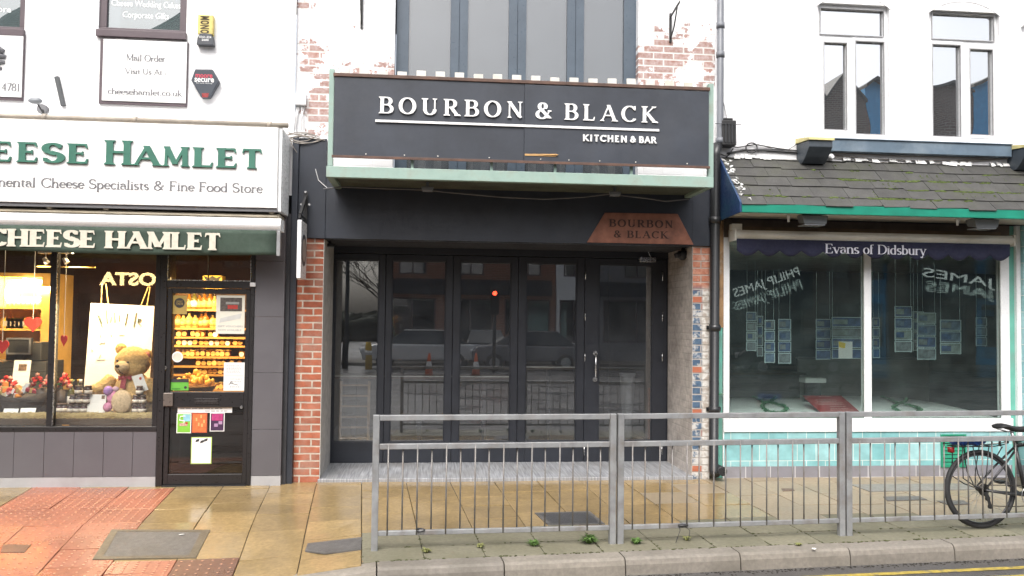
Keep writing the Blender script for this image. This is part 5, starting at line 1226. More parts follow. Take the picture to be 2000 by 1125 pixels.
limb([zp3(655, 790, Yb-.03), zp3(600, 845, Yb-.1), zp3(525, 875, Yb-.17)], [.07, .075, .06], 'arm')
limb([zp3(850, 800, Yb), zp3(872, 880, Yb-.05), zp3(850, 940, Yb-.1)], [.07, .07, .06], 'arm')
limb([zp3(760, 945, Yb-.05), zp3(735, 940, Yb-.15), zp3(712, 935, Yb-.24)], [.1, .12, .13], 'leg')
limb([zp3(830, 960, Yb-.02), zp3(860, 955, Yb-.1)], [.09, .1], 'leg')
fuzz(MB().ball(zp3(703, 930, Yb-.275), (.108, .05, .125), 16).build('foot_pad', PAD, tb), .002)
b = MB(); b.ball(zp3(712, 792, Yb-.17), (.03, .02, .025), 10); b.prism([zp3(705, 790, Yb-.18), zp3(690, 850, Yb-.19), zp3(722, 858, Yb-.19), zp3(728, 795, Yb-.18)], (0, .02, 0)); b.prism([zp3(708, 792, Yb-.17), zp3(682, 780, Yb-.16), zp3(684, 812, Yb-.16)], (0, .02, 0)); b.prism([zp3(715, 790, Yb-.17), zp3(760, 778, Yb-.15), zp3(758, 806, Yb-.15)], (0, .02, 0)); b.build('bow', mat('dark red ribbon', (.3, .02, .04), .5, .2), tb)
t = thing('gift_tag', 'white tag with a small red mark hanging on the bear', 'tag', zp3(810, 880, Yb-.21)); pq = [zp3(760, 785, Yb-.2), zp3(822, 768, Yb-.2), zp3(858, 862, Yb-.2), zp3(795, 882, Yb-.2)]
MB().prism(pq, (0, .003, 0)).build('card', PAPER, t); MB().ball(zp3(811, 796, Yb-.202), (.014, .002, .016), 8).build('print', REDI, t)
t = thing('soft_toy', 'small purple and pink soft toy on the bear lap', 'soft toy', zp3(645, 985, Yb-.25)); LIL = mat('lilac plush', (.35, .2, .5), .9, .2, 40, bump=.6); PKP = mat('pink plush', (.62, .25, .4), .9, .2, 40, bump=.6)
fuzz(MB().ball(zp3(626, 868, Yb-.26), .052, 12).build('head', LIL, t), .002); fuzz(MB().ball(zp3(650, 905, Yb-.24), (.06, .05, .08), 12).build('body', PKP, t), .002); fuzz(MB().ball(zp3(622, 962, Yb-.27), (.05, .04, .05), 12).build('foot', PKP, t), .002); fuzz(MB().ball(zp3(668, 858, Yb-.24), (.04, .03, .03), 10).build('arm', mat('pale pink plush', (.6, .4, .5), .9, .2, 40, bump=.6), t), .002)
# shelf plank, jars, bottles
zpl = zp3(600, 993, .3).z
o = MB().box(zp3(345, 1000, .3).x, zp3(862, 1000, .3).x, .16, .7, zd-.003, zpl).build('display_plank', mat('grey display plank', (.2, .17, .12), .6, .2), bevel=.004); tag(o, 'low grey plank under the jam jars and teddy bear', 'plank')
JAM = mat('dark jam', (.05, .012, .012), .12, .3); LIDB = mat('dark jar lid', (.09, .05, .035), .35, .2); JLAB = mat('cream jar label', (.75, .68, .6), .6, .15, 50)
def jar(x, y, z, label, r=.037, h=.075, group='jam jars in the window', body=JAM, lid=LIDB, lab=JLAB):
    t = thing('jam_jar', label, 'jar', (x, y, z), group)
    MB().lathe((x, y, z+.0005), [(r*.85, 0), (r, .006), (r, h*.8), (r*.8, h*.92), (r*.78, h)], 14).build('jar', body, t)
    MB().lathe((x, y, z+h+.001), [(r*.9, 0), (r*.9, .016), (r*.8, .018)], 14).build('lid', lid, t)
    MB().lathe((x, y, z+h*.18), [(r+.0012, 0), (r+.0012, h*.45)], 14).build('label', lab, t); return t
proto = None
def putjar(zx, zrow, Y, label):
    global proto
    x = zp3(zx, 950, Y).x; z = zpl+zrow*.0945
    if proto is None: proto = jar(x, Y, z, label)
    else: dup(proto, Vector((x, Y, z))-proto.location, label)
for i, zx in enumerate((410, 448, 487)): putjar(zx, 0, .26, f'{("left", "middle", "right")[i]} bottom jam jar of the pyramid by the wine bottles')
for i, zx in enumerate((421, 460, 498)): putjar(zx, 1, .262, f'{("left", "middle", "right")[i]} second row jam jar of the pyramid by the wine bottles')
for i, zx in enumerate((452, 508)): putjar(zx, 2, .264, f'{("left", "right")[i]} top jam jar of the pyramid by the wine bottles')
for i, zx in enumerate((785, 824)): putjar(zx, 0, .24, f'{("left", "right")[i]} bottom jam jar of the stack in front of the bear foot')
for i, zx in enumerate((786, 823)): putjar(zx, 1, .242, f'{("left", "right")[i]} middle jam jar of the stack in front of the bear')
putjar(805, 2, .244, 'single top jam jar of the stack in front of the bear')
for i, zx in enumerate((345, 372)): putjar(zx, 0, .3, f'{("left", "right")[i]} dark jar beside the mullion in the window')
def bottle(x, y, z, label, col, cap, h=.3, r=.037, group='wine bottles in the window', n=14, lab=JLAB):
    t = thing('wine_bottle', label, 'bottle', (x, y, z), group)
    MB().lathe((x, y, z+.0005), [(r*.9, 0), (r, .008), (r, h*.58), (r*.75, h*.66), (r*.36, h*.75), (r*.34, h*.9)], n).build('glass', col, t)
    MB().lathe((x, y, z+h*.9), [(r*.4, 0), (r*.4, h*.1)], n).build('cap', cap, t)
    MB().lathe((x, y, z+h*.14), [(r+.0012, 0), (r+.0012, h*.32)], n).build('label', lab, t); return t
GREENB = mat('olive bottle glass', (.12, .11, .025), .1, .2); DRKB = mat('dark bottle glass', (.03, .02, .015), .1, .2)
for zx, col, cap, lab in ((412, GREENB, GOLD, 'olive wine bottle left of the three with gold cap'), (453, GREENB, mat('mustard cap', (.4, .25, .05), .4), 'olive wine bottle in the middle of the three'), (472, DRKB, PAPER, 'dark wine bottle with white cap beside the board')):
    bottle(zp3(zx, 840, .5).x, .5 if zx != 472 else .47, zpl, lab, col, cap, .33)
# flowers and basket
def flowers(px, py, Y, r, h, label, seed):
    c = P(px, py, Y); rg = random.Random(seed); t = thing('flower_pot', label, 'flowers', (c.x, c.y, c.z), 'red flowers in the window'); f = MB(); g = MB()
    MB().lathe((c.x, c.y, zd-.003), [(r*.4, 0), (r*.55, max(.03, c.z-zd-h*.3))], 12).build('pot', DARKW, t)
    for i in range(70):
        a = rg.uniform(0, 6.28); q = r*math.sqrt(rg.random()); z = h*(1-(q/r)**2)*rg.uniform(.4, 1); p = c+Vector((q*math.cos(a), q*math.sin(a)*.7, z-h*.2))
        if rg.random() < .55: f.ball(p, rg.uniform(.012, .026), 6, rg.choice((0, 0, 1)), jit=.25)
        else:
            d = Vector((math.cos(a), math.sin(a), rg.uniform(-.3, .5))); s = d.orthogonal().normalized()*.02; g.quad([p, p+d*.03+s, p+d*.06, p+d*.03-s])
    f.build('blossom', [RED, mat('pink petals', (.7, .3, .22), .7, .3)], t); g.build('leaves', mat('dark green leaves', (.04, .09, .02), .6, .3), t)
flowers(85, 748, .45, .14, .16, 'red and pink flowers beside the dark mullion behind the basket', 1); flowers(8, 755, .55, .15, .18, 'red flowers at the photo edge by the basket', 2); flowers(122, 752, .5, .1, .16, 'red flowers between the mullion and the wine bottles', 3)
bs = thing('gift_basket', 'dark basket filled with packets in the shop window', 'basket', P(45, 800, .4)); a = RC(-5, 770, 92, 806, .4)
b = MB(); cx_ = (a[0]+a[1])/2; n = 28; R0 = (a[1]-a[0])/2; M0 = len(b.v)
for i, (k, z) in enumerate(((.72, a[2]), (.9, (a[2]+a[3])/2), (1, a[3]), (.94, a[3]), (.7, a[2]+.03))):
    for j in range(n): t_ = 2*math.pi*j/n; b.v.append(Vector((cx_+R0*k*math.cos(t_), .45+.22*k*math.sin(t_), z+(.02*math.cos(2*t_) if i in (2, 3) else 0))))
for i in range(4):
    for j in range(n): b.f.append([i*n+j, i*n+(j+1) % n, (i+1)*n+(j+1) % n, (i+1)*n+j]); b.m.append(0); b.sm.append(True)
b.f.append([4*n+j for j in range(n)]); b.m.append(0); b.sm.append(False); b.build('basket', mat('dark wicker', (.035, .025, .022), .6, .4, 50, bump=1.0), bs)
rg = random.Random(12)
for i, (zx, zy, cn, cc_) in enumerate(((30, 850, 'orange', (.7, .2, .03)), (75, 870, 'red', (.55, .03, .03)), (115, 865, 'orange brown', (.5, .2, .06)), (150, 850, 'white', (.75, .75, .72)), (185, 865, 'dark red', (.35, .02, .03)), (45, 885, 'pink', (.7, .3, .3)), (15, 880, 'cream', (.7, .6, .4)), (100, 895, 'bright orange', (.75, .28, .05)))):
    p = zp3(zx, zy, .42); t = thing('gift_packet', f'{cn} packet in the dark gift basket', 'packet', p, 'packets in the gift basket')
    d = Vector((rg.uniform(-1, 1), rg.uniform(-.3, .3), rg.uniform(.1, .6))).normalized(); MB().beam(p-d*.06, p+d*.06, .06, .05).build('packet', mat(cn+' wrapper', cc_, .35, .3, 25), t, bevel=.012); MB().beam(p-d*.012, p+d*.012, .062, .052).build('band', PAPER if i % 2 else GOLD, t)
# straw
b = MB(); rg = random.Random(6)
for i in range(2600):
    x = rg.uniform(P(-40, 815, 0).x, xj[2]-.03); y = rg.uniform(GY+.06, .17); a = rg.uniform(0, 3.14); l = rg.uniform(.02, .05); z = zd+rg.uniform(0, .045)*(1 if y < .12 else .6)
    if xj[0]-.01 < x < xj[1]+.01 and y < GY+.12: continue
    d = Vector((math.cos(a)*l, math.sin(a)*l*.5, rg.uniform(-.012, .012))); s = Vector((0, .0, .0022)); p = Vector((x, y, z)); 
    if (p+d).y < GY+.055 or (p-d).y < GY+.055: d.y = 0
    b.quad([p-d-s, p+d-s, p+d+s, p-d+s])
tag(b.build('straw_bedding', STRAWM), kind='stuff')
# ceiling track lights over the window
tk = thing('track_light', 'pale spotlight track above the window display', 'track light', P(110, 500, .5)); tr = P(90, 488, .5)
zbar = zp3(380, 152, .6).z; MB().box(zp3(215, 152, .6).x, zp3(550, 152, .6).x, .59, .61, zbar-.006, zbar+.006).build('slat', WOODW, tk)
for zx in (265, 380):
    p = zp3(zx, 75, .5); h = zp3(zx+8, 130, .5); MB().box(p.x-.07, p.x+.07, .47, .53, p.z, p.z+.05).build('block', UPVC, tk)
    MB().tube([p, zp3(zx, 100, .5)], .006, 6).build('stem', UPVC, tk); MB().tube([zp3(zx-12, 100, .5), h], [.02, .03], 10).build('spot', UPVC, tk)
    lamp(tk, 'spot_lamp', (h.x, .42, h.z-.03), 105, .05, HOT, Vector((P(220, 720, .7).x-h.x if zx == 380 else P(45, 640, 1.6).x-h.x, 1.1, -1.2)), 'SPOT', 95)
cl = thing('ceiling_lamp', 'warm ceiling lamp deeper inside the food shop', 'ceiling lamp', (P(230, 500, 1.2).x, 1.0, 2.7))
MB().lathe((P(255, 500, 1.2).x, .62, 2.71), [(.1, -.06), (.12, -.02), (.05, .035)], 18).build('shade', UPVC, cl); lamp(cl, 'ceiling_lamp_light', (P(255, 500, 1.2).x, .62, 2.63), 38, .2, HOT, (-.05, 0, -1))
# wall shelves of jars and bottles seen through the door
SYY = 1.6
def zp4(zx, zy, Y=SYY): return P(290+zx*.435, 470+zy*.435, Y)
sh = thing('wall_shelves', 'warm lit wooden wall shelves seen through the shop door', 'shelves', (zp4(250, 600).x, SYY, .04))
x0, x1 = zp4(95, 400).x, zp4(450, 400).x
MB().box(x0-.05, x1+.05, SYY+.2, SYY+.22, .04, zp4(250, 232).z).build('back_panel', mat('amber back panel', (.1, .045, .012), .6, .3, 8), sh)
rows = [(308, 'top'), (392, 'second'), (432, 'third'), (470, 'fourth'), (520, 'fifth'), (562, 'sixth'), (600, 'seventh'), (668, 'lowest')]
for zy, nm in rows: z = zp4(250, zy).z; MB().box(x0, x1, SYY-.03, SYY+.199, z-.022, z).build('shelf', mat('shelf edge wood', (.55, .3, .08), .5, .2), sh)
MB().box(x0-.03, x0, SYY-.04, SYY+.199, .04, zp4(250, 228).z).build('side_panel', DARKW, sh); MB().box(x1, x1+.03, SYY-.04, SYY+.199, .04, zp4(250, 228).z).build('side_panel', DARKW, sh)
GOLDL = mat('gold jar lid', (.75, .5, .12), .35, .2); AMB = mat('amber preserve', (.28, .11, .015), .15, .3); LBLY = mat('pale yellow label', (.75, .52, .16), .6, .2, 30)
protos = {}; jr = random.Random(19)
JK = [(AMB, GOLDL, LBLY, .07), (mat('honey preserve', (.4, .2, .03), .15, .3), mat('black jar lid', (.02, .02, .02), .4), PAPER, .062), (mat('plum preserve', (.09, .02, .02), .15, .3), GOLDL, mat('ochre label', (.55, .36, .1), .6, .2, 30), .078)]
BK = [(AMB, DRKB, LBLY, .2), (GREENB, GOLD, PAPER, .22), (mat('straw bottle glass', (.45, .33, .1), .1, .2), DRKB, mat('ochre label', (.55, .36, .1)), .18)]
def shelf_jars(zy, nm, xs, kind):
    for i, zx in enumerate(xs):
        p = zp4(zx+jr.uniform(-2, 2), zy, SYY+.05); z = zp4(250, zy).z; y = p.y+jr.uniform(-.02, .03)
        v = jr.choice((0, 0, 1, 2)); lab = f'{ORD[i]} {"bottle" if kind == "b" else "preserve jar"} from the left on the {nm} shelf behind the door'
        if (kind, v) in protos:
            q = dup(protos[kind, v], Vector((p.x, y, z))-protos[kind, v].location, lab); q.scale = (1, 1, jr.uniform(.88, 1.1)); continue
        if kind == 'b':
            c0, c1, c2, h = BK[v]; protos[kind, v] = bottle(p.x, y, z, lab, c0, c1, h, .042, 'bottles on the wall shelves', 10, c2); continue
        c0, c1, c2, h = JK[v]; r = .04; pj = protos[kind, v] = thing('preserve_jar', lab, 'jar', (p.x, y, z), 'jars on the wall shelves')
        MB().lathe((p.x, y, z+.0005), [(r*.85, 0), (r, .006), (r, h*.8), (r*.8, h)], 10).build('jar', c0, pj); MB().lathe((p.x, y, z+h+.001), [(r*.9, 0), (r*.9, .014)], 10).build('lid', c1, pj); MB().lathe((p.x, y-r+.004, z+h*.45), [(r*.72, -.006), (r*.72, 0)], 12, axis='y').build('label', c2, pj)
shelf_jars(308, 'top', [180, 205, 228, 252, 276, 296, 330, 365, 400], 'b'); shelf_jars(392, 'second', [132, 158, 183, 208, 234, 258, 284, 310, 340, 370, 405], 'b')
shelf_jars(432, 'third', [140, 166, 202, 224, 242, 278, 305], 'j'); shelf_jars(470, 'fourth', [140, 164, 188, 212, 236, 260, 285, 310, 335, 360, 390, 412], 'j'); shelf_jars(520, 'fifth', [134, 156, 178, 201, 223, 246, 268, 291, 313, 336, 358, 420], 'j')
shelf_jars(562, 'sixth', [228, 252, 275, 298, 320, 340, 380, 410], 'j'); shelf_jars(600, 'seventh', [232, 255, 278, 301, 324, 350, 385], 'j'); shelf_jars(668, 'lowest', [190, 240, 280, 305, 328, 360, 400], 'j')
t = thing('snack_basket', 'wicker basket heaped with golden snack bags behind the door', 'basket', zp4(210, 670, 1.1)); c = zp4(205, 640, 1.1)
MB().lathe((c.x, c.y, c.z-.16), [(.16, 0), (.24, .12), (.25, .14), (.22, .13)], 20).build('basket', mat('tan wicker', (.3, .16, .05), .6, .4, 50, bump=1.0), t)
MB().lathe((c.x, c.y, .04), [(.15, 0), (.15, c.z-.205)], 14).build('stand', DARKW, t)
rg = random.Random(8); b = MB()
for i in range(46): a_ = rg.uniform(0, 6.28); r_ = .21*math.sqrt(rg.random()); b.ball(c+Vector((r_*math.cos(a_), r_*math.sin(a_)*.8, .16*(1-r_/.25)*rg.uniform(.3, 1)-.01)), (rg.uniform(.02, .04), .02, rg.uniform(.025, .045)), 8, jit=.15)
b.build('snack_bags', mat('golden snack bag', (.65, .38, .06), .35, .4, 30), t)
sl2 = thing('strip_light', 'slim strip light above the wall shelves behind the shop door', 'light', zp4(250, 205, 1.4)); p = zp4(250, 208, 1.35)
MB().box(p.x-.34, p.x+.3, 1.33, 1.37, p.z-.008, p.z+.012).build('tube', glow('amber strip glow', (1, .6, .2), 3.0), sl2)
lamp(sl2, 'shelf_light', (p.x, 1.2, p.z+.02), 10, .6, WARM, (0, .6, -1), sizey=.15)
sl3 = thing('strip_light', 'low warm strip light on the shop ceiling near the door', 'light', zp4(250, 300, .6)); q = zp4(270, 100, .6)
zq = zp4(250, 212, .6).z
MB().box(q.x-.3, q.x+.3, .58, .62, zq, zq+.02).build('tube', glow('amber strip glow', (1, .6, .2), 3.0), sl3); MB().tube([(q.x, .6, zq+.021), (q.x, .6, 2.748)], .008, 6).build('stem', BLK, sl3); lamp(sl3, 'door_light', (q.x, .6, zq-.02), 15, .6, WARM, (0, .75, -1), sizey=.1)
a = RC(391, 537, 429, 551, 1.5); t = thing('orange_carton', 'orange carton standing on top of the wall shelves behind the transom', 'carton', ((a[0]+a[1])/2, 1.7, zp4(250, 232).z)); MB().box(a[0], a[1], 1.62, 1.8, zp4(250, 231.5).z, a[3]).build('carton', mat('yellow carton', (.8, .55, .08)), t, bevel=.004); MB().prism([(a[0]+(a[1]-a[0])*u, 1.615, a[3]-v) for u, v in ((0, 0), (.3, .03), (.5, .005), (.7, .03), (1, 0), (.8, .07), (.2, .07))], (0, .004, 0)).build('flap', BLK, t)
# ------------------------------------------------------------------ the teal tiled estate agent's shop
EXL, EXR = XR+.001, 10.5
def ZP(px, py, z):
    d = ray(px, py); return CAMP+d*((z-CAMP.z)/d.z)
est = thing('estate_office_building', 'white rendered building with slate canopy and teal tiled shopfront', 'building', (6, 0, 0))
EY = .05
PTO[0] = 6
REN2 = painted_brick('white smooth render', [(*pt(1990, 30), .3, .3, .3), (*pt(1390, 40), .1, .3, .2)],  1.15, (.87, .87, .88), (.5, .48, .45))
zroof1 = P(1712, 318, .03).z; zroof0 = P(1730, 405, -.62).z
W1 = RC(1597, 8, 1738, 268, EY); W2 = RC(1815, 22, 1953, 278, EY); W3 = RC(1996, 50, 2130, 290, EY)
b = MB(); holed(b, EXL, EXR, zroof1-.1, TOPZ+.2, EY, .14, [W1, W2, W3]); b.build('wall', REN2, est)
MB().box(EXL, EXR, .2, 8, TOPZ+.2, TOPZ+.34).build('roof', MATS['flat roof felt'], est)
MB().box(EXL+.01, EXR, .25, 6, 3.0, 3.06).build('floor_slab', DARKI, est)
def upwin(Wd, panes, lab):
    f = MB(); y0, y1 = EY+.055, EY+.12
    pr_ = [RC(*p, y0) for p in panes]
    xs_ = sorted({Wd[0]+.001, Wd[1]-.001, *[p[0] for p in pr_], *[p[1] for p in pr_]}); zs_ = sorted({Wd[2], Wd[3], *[p[2] for p in pr_], *[p[3] for p in pr_]})
    for a, c in zip(xs_, xs_[1:]):
        for d, e in zip(zs_, zs_[1:]):
            if not any(p[0] < (a+c)/2 < p[1] and p[2] < (d+e)/2 < p[3] for p in pr_): f.quad([(a, y0, d), (c, y0, d), (c, y0, e), (a, y0, e)])
    for p in pr_:
        for q in (((p[0], p[2]), (p[0], p[3])), ((p[1], p[3]), (p[1], p[2])), ((p[0], p[3]), (p[1], p[3])), ((p[1], p[2]), (p[0], p[2]))):
            f.quad([(q[0][0], y0, q[0][1]), (q[1][0], y0, q[1][1]), (q[1][0], y1, q[1][1]), (q[0][0], y1, q[0][1])])
    w = f.build('window', UPVC, est); w['label'] = lab
    g = MB()
    for i, p in enumerate(pr_):
        if i: frame_mb(g, p[0]-.035, p[1]+.035, p[2]-.035, p[3]+.035, y0-.018, y0-.001, .03)
    g.build('casement', UPVC, w, bevel=.004)
    g = MB()
    for i, p in enumerate(pr_): frame_mb(g, p[0]-.004, p[1]+.004, p[2]-.004, p[3]+.004, y0-.0195, y0-.0002, .008)
    g.build('gasket', mat('grey gasket', (.36, .36, .37), .6), w)
    for p in pr_: MB().box(p[0], p[1], y0+.025, y0+.031, p[2], p[3]).build('pane', GLASSV, w)
    MB().box(Wd[0]-.02, Wd[1]+.02, EY-.03, y0-.02, Wd[2]-.03, Wd[2]-.002).build('sill', UPVC, w, bevel=.004)
    a = MB(); n = 20; xc = (Wd[0]+Wd[1])/2; hw = (Wd[1]-Wd[0])/2+.03; rise = .17; zsp = Wd[3]-.06
    Rr = (hw*hw+rise*rise)/(2*rise); 
    pts = [(xc-hw+2*hw*k/n) for k in range(n+1)]; zz = [zsp+math.sqrt(max(0, Rr*Rr-(x-xc)**2))-(Rr-rise) for x in pts]
    for k in range(n): a.hexa([(pts[k], EY-.006, zz[k]), (pts[k+1], EY-.006, zz[k+1]), (pts[k+1], EY-.0005, zz[k+1]), (pts[k], EY-.0005, zz[k]), (pts[k], EY-.006, zz[k]+.03), (pts[k+1], EY-.006, zz[k+1]+.03), (pts[k+1], EY-.0005, zz[k+1]+.03), (pts[k], EY-.0005, zz[k]+.03)])
    a.build('arch_moulding', REN2, w)
upwin(W1, [(1601, 19, 1725, 70), (1608, 84, 1653, 254), (1670, 82, 1726, 263)], 'white window above the left corbel')
upwin(W2, [(1819, 29, 1940, 79), (1820, 88, 1875, 267), (1893, 97, 1938, 264)], 'white window above the dark sill board middle')
upwin(W3, [(2010, 60, 2110, 100), (2010, 115, 2050, 285), (2065, 115, 2110, 285)], 'white window cut by the photo edge')
MB().quad([(EXL+.1, .9, 3.1), (EXR, .9, 3.1), (EXR, .9, TOPZ), (EXL+.1, .9, TOPZ)]).build('dim_room_sheet', MATS['dim upstairs room'], est)  # one dark sheet imitates the dim rooms behind all these windows
a = RC(1618, 278, 1974, 301, -.03); b = MB().box(a[0], a[1], -.05, EY-.001, a[2], a[3]); b.box(a[0]-.005, a[1]+.005, -.065, EY-.002, a[3], a[3]+.012); b.build('sill_board', LEADB, est, bevel=.004)
def corbel(px0, px1, py, lab):
    x0, x1 = P(px0, 290, -.15).x, P(px1, 290, -.15).x; zt = P((px0+px1)/2, py, -.25).z; zb = zt-.24
    b = MB(); b.prism([(x0, EY-.001, zb), (x0, EY-.001, zt), (x0, -.27, zt-.02), (x0, -.27, zt-.09), (x0, -.18, zb+.06), (x0, -.1, zb)], (x1-x0, 0, 0)); o = b.build('corbel', mat('dark blue corbel paint', (.05, .062, .075), .5, .2, 8, dirt=(.12, .13, .14), damt=.4), est, bevel=.006); o['label'] = lab
    c = MB(); c.hexa([(x0-.012, -.29, zt-.018), (x1+.012, -.29, zt-.018), (x1+.012, EY-.002, zt+.004), (x0-.012, EY-.002, zt+.004), (x0-.012, -.29, zt+.008), (x1+.012, -.29, zt+.008), (x1+.012, EY-.002, zt+.06), (x0-.012, EY-.002, zt+.06)]); c.build('lead_cap', YELLO, o)
corbel(1571, 1616, 271, 'corbel left of the sill board'); corbel(1990, 2035, 285, 'corbel at the photo edge')
# canopy
yf = -.62; xv0 = P(1456, 400, yf).x; xw0 = P(1420, 313, .03).x; xcz = min(xv0, xw0)
can = MB(); zg1 = P(1724, 404, -.64).z; zg0 = P(1724, 421, -.64).z; xg0 = P(1449, 405, -.64).x
can.box(xg0, EXR, -.645, -.6, zg0, zg1); cn = can.build('canopy_gutter', TEALP, est, bevel=.004)
sl_ = Vector((0, .03-yf, zroof1-zroof0)); ln = sl_.length; sd = sl_/ln; nrm = Vector((0, -sd.z, sd.y))
s = MB(); rg = random.Random(31); nrow = 5; rh = ln/nrow
def rp(x, t, h=0): return Vector((x, yf, zroof0))+sd*t+nrm*h
for r in range(nrow+1):
    t0 = r*rh-.03; wd = .33; x = xg0-.02-(r % 2)*wd/2-rg.uniform(0, .05)
    while x < EXR:
        w = wd*rg.uniform(.85, 1.15); a, c = max(x, xg0+(.0 if r else -.0)), x+w-.004
        if c > xg0+.03:
            d0 = rg.uniform(-.014, .014); d1 = d0+rg.uniform(-.01, .01); h = .012+rg.uniform(0, .006); t1 = min(t0+rh*1.6, ln)
            ch = rg.uniform(0, .03) if rg.random() < .4 else 0
            pts_b = [rp(a, t0+d0, h), rp(c-ch, t0+d1, h+rg.uniform(0, .004)), rp(c, t0+d1+ch, h), rp(c, t1, .002), rp(a, t1, .002)]
            s.prism(pts_b, nrm*.006)
        x += w
s.quad([rp(xg0, -.01, -.004), rp(EXR, -.01, -.004), rp(EXR, ln, -.004), rp(xg0, ln, -.004)])
s.build('slates', SLATE, cn)
mo = MB()
for r in range(1, nrow):
    for k in range(110):
        x = rg.uniform(xg0+.1, EXR-1.5); 
        dens = math.exp(-((x-(xg0+1.1+.9*(r == 2)+.3*r))/.95)**2)*(.9 if r in (1, 2, 3) else .2)
        if rg.random() < dens:
            p = rp(x, r*rh-.035+rg.uniform(-.012, .008), .012)
            for q in range(rg.randint(2, 6)): mo.ball(p+Vector((rg.uniform(-.05, .05), 0, 0))+sd*rg.uniform(-.012, .006), (rg.uniform(.018, .045), .012, rg.uniform(.007, .014)), 6, jit=.3)
        elif rg.random() < dens*.5:
            for q in range(5): mo.ball(rp(x+rg.uniform(-.01, .01), r*rh+rg.uniform(-.03, .09), .016), rg.uniform(.006, .011), 5, jit=.3)
mo.build('moss', MOSS, cn)['kind'] = 'stuff'
fl = MB()
for k in range(70):
    x = rg.uniform(xg0-.1, EXR-.5); t = ln-rg.uniform(.0, .05)
    if not (xg0+.1 < x < xg0+.75 or x > xg0+1.4): continue
    w = rg.uniform(.02, .1); fl.prism([rp(x, t, .02), rp(x+w, t+rg.uniform(-.02, .02), .022), rp(x+w*.8, t+.045, .03), rp(x+w*.1, t+.05, .03)], nrm*.006)
for k in range(34):
    t = ln*rg.uniform(.05, .97); p = rp(xg0+rg.uniform(.005, .09), t, .02); fl.prism([p+Vector((rg.uniform(-.03, .03), 0, 0))+sd*rg.uniform(-.03, .03) for _ in range(4)], nrm*.008)
fl.build('flaking_mortar', MORTAR, cn)['kind'] = 'stuff'
ck = MB(); ck.prism([(xg0-.004, -.644, zg0), (xg0-.004, -.644, zg1+.01), rp(xg0-.004, 0, .03), rp(xg0-.004, ln, .03), (xg0-.004, EY-.02, zg0-.02)], (-.02, 0, 0)); ck.build('cheek', BLUEP, cn)
MB().box(xg0, EXR, -.599, -.03, zg0+.015, zg0+.03).build('soffit', SOFF, cn)
# shopfront
GE = .10
xs_ = [P(p, 660, GE-.03).x for p in (1413, 1424.5, 1688, 1702, 1955, 1972, 1983, 1991)]
zsill1 = P(1700, 817, GE-.03).z; zsill0 = P(1700, 843, GE-.05).z; zhd = zg0+.012
fr = MB(); y0, y1 = GE-.035, GE+.045
fr.box(xs_[0], xs_[1], y0, y1, zsill1, zhd); fr.box(xs_[2], xs_[3], y0+.002, y1, zsill1, zhd); fr.box(xs_[4], xs_[5], y0, y1, zsill1, zhd); fr.box(xs_[0]-.01, xs_[5]+.01, y0-.03, y1, zsill0, zsill1)
fr.box(xs_[6], xs_[7], y0-.03, y1, zsill0-.1, zhd)
fe = fr.build('shop_frame', UPVC, est, bevel=.004)
bd = MB()
for a_, b_2 in ((xs_[1], xs_[2]), (xs_[3], xs_[4])):
    frame_mb(bd, a_+.0005, b_2-.0005, zsill1+.0005, zhd, GE-.02, GE-.008, .009)
bd.build('gasket', mat('green grey gasket', (.12, .16, .14), .6, .3, 20), fe)
GL1 = []
for a_, b_2 in ((xs_[1], xs_[2]), (xs_[3], xs_[4])): MB().box(a_+.001, b_2-.001, GE, GE+.006, zsill1+.001, zhd).build('pane', GLASSE, fe); zh_ = zhd-zsill1; MB().hexa([(a_+.001, GE+.012, zsill1+.001), (b_2-.001, GE+.012, zsill1+.001), (b_2-.001, GE+.018, zsill1+.001), (a_+.001, GE+.018, zsill1+.001), (a_+.001, GE+.012+zh_*.0115, zhd), (b_2-.001, GE+.012+zh_*.010, zhd), (b_2-.001, GE+.018+zh_*.010, zhd), (a_+.001, GE+.018+zh_*.0115, zhd)]).build('inner_pane', GLASSE, fe)
m, nt = new_mat('teal glazed tile'); v = wallvec(nt)
bt = N(nt, 'TexBrick', Vector=v, Color1=(.19, .42, .435), Color2=(.33, .55, .565), Mortar=(.6, .68, .64), Scale=1.0, Mortar_Size=.0035, Mortar_Smooth=.1, Brick_Width=.215, Row_Height=.185)
f = mr(nt, noise(nt, v, 8, 6), .3, .7, .85, 1.15); c = mixc(nt, 1.0, bt.outputs['Color'], N(nt, 'CombineColor', Red=f, Green=f, Blue=f).outputs[0], 'MULTIPLY')
bsdf(nt, c, .22, 0, ma(nt, 'MULTIPLY', bt.outputs['Fac'], -1.0), .3, .004); TEAL = m
m, nt = new_mat('grey glazed tile'); v = wallvec(nt)
bt = N(nt, 'TexBrick', Vector=v, Color1=(.22, .215, .24), Color2=(.27, .265, .29), Mortar=(.6, .6, .6), Scale=1.0, Mortar_Size=.004, Mortar_Smooth=.1, Brick_Width=.28, Row_Height=2.0, p_offset=0.0)
c = mixc(nt, mr(nt, noise(nt, v, 5, 7), .45, .7, 0, .5), bt.outputs['Color'], (.17, .16, .16)); bsdf(nt, c, .35, 0, noise(nt, v, 50), .1, .003); GTILE = m
zpl0 = P(1640, 910, GE-.05).z
b = MB().box(xs_[0]+.0, xs_[5], GE-.05, GE+.04, zpl0, zsill0-.001); b.box(xs_[7]+.001, EXR, GE-.1, GE+.04, zpl0, zhd); b.build('tiled_riser', TEAL, est)
b = MB().box(xs_[0], xs_[5], GE-.052, GE+.04, -.05, zpl0-.001); b.box(xs_[7], EXR, GE-.103, GE+.04, -.05, zpl0-.001); b.build('plinth', GTILE, est)
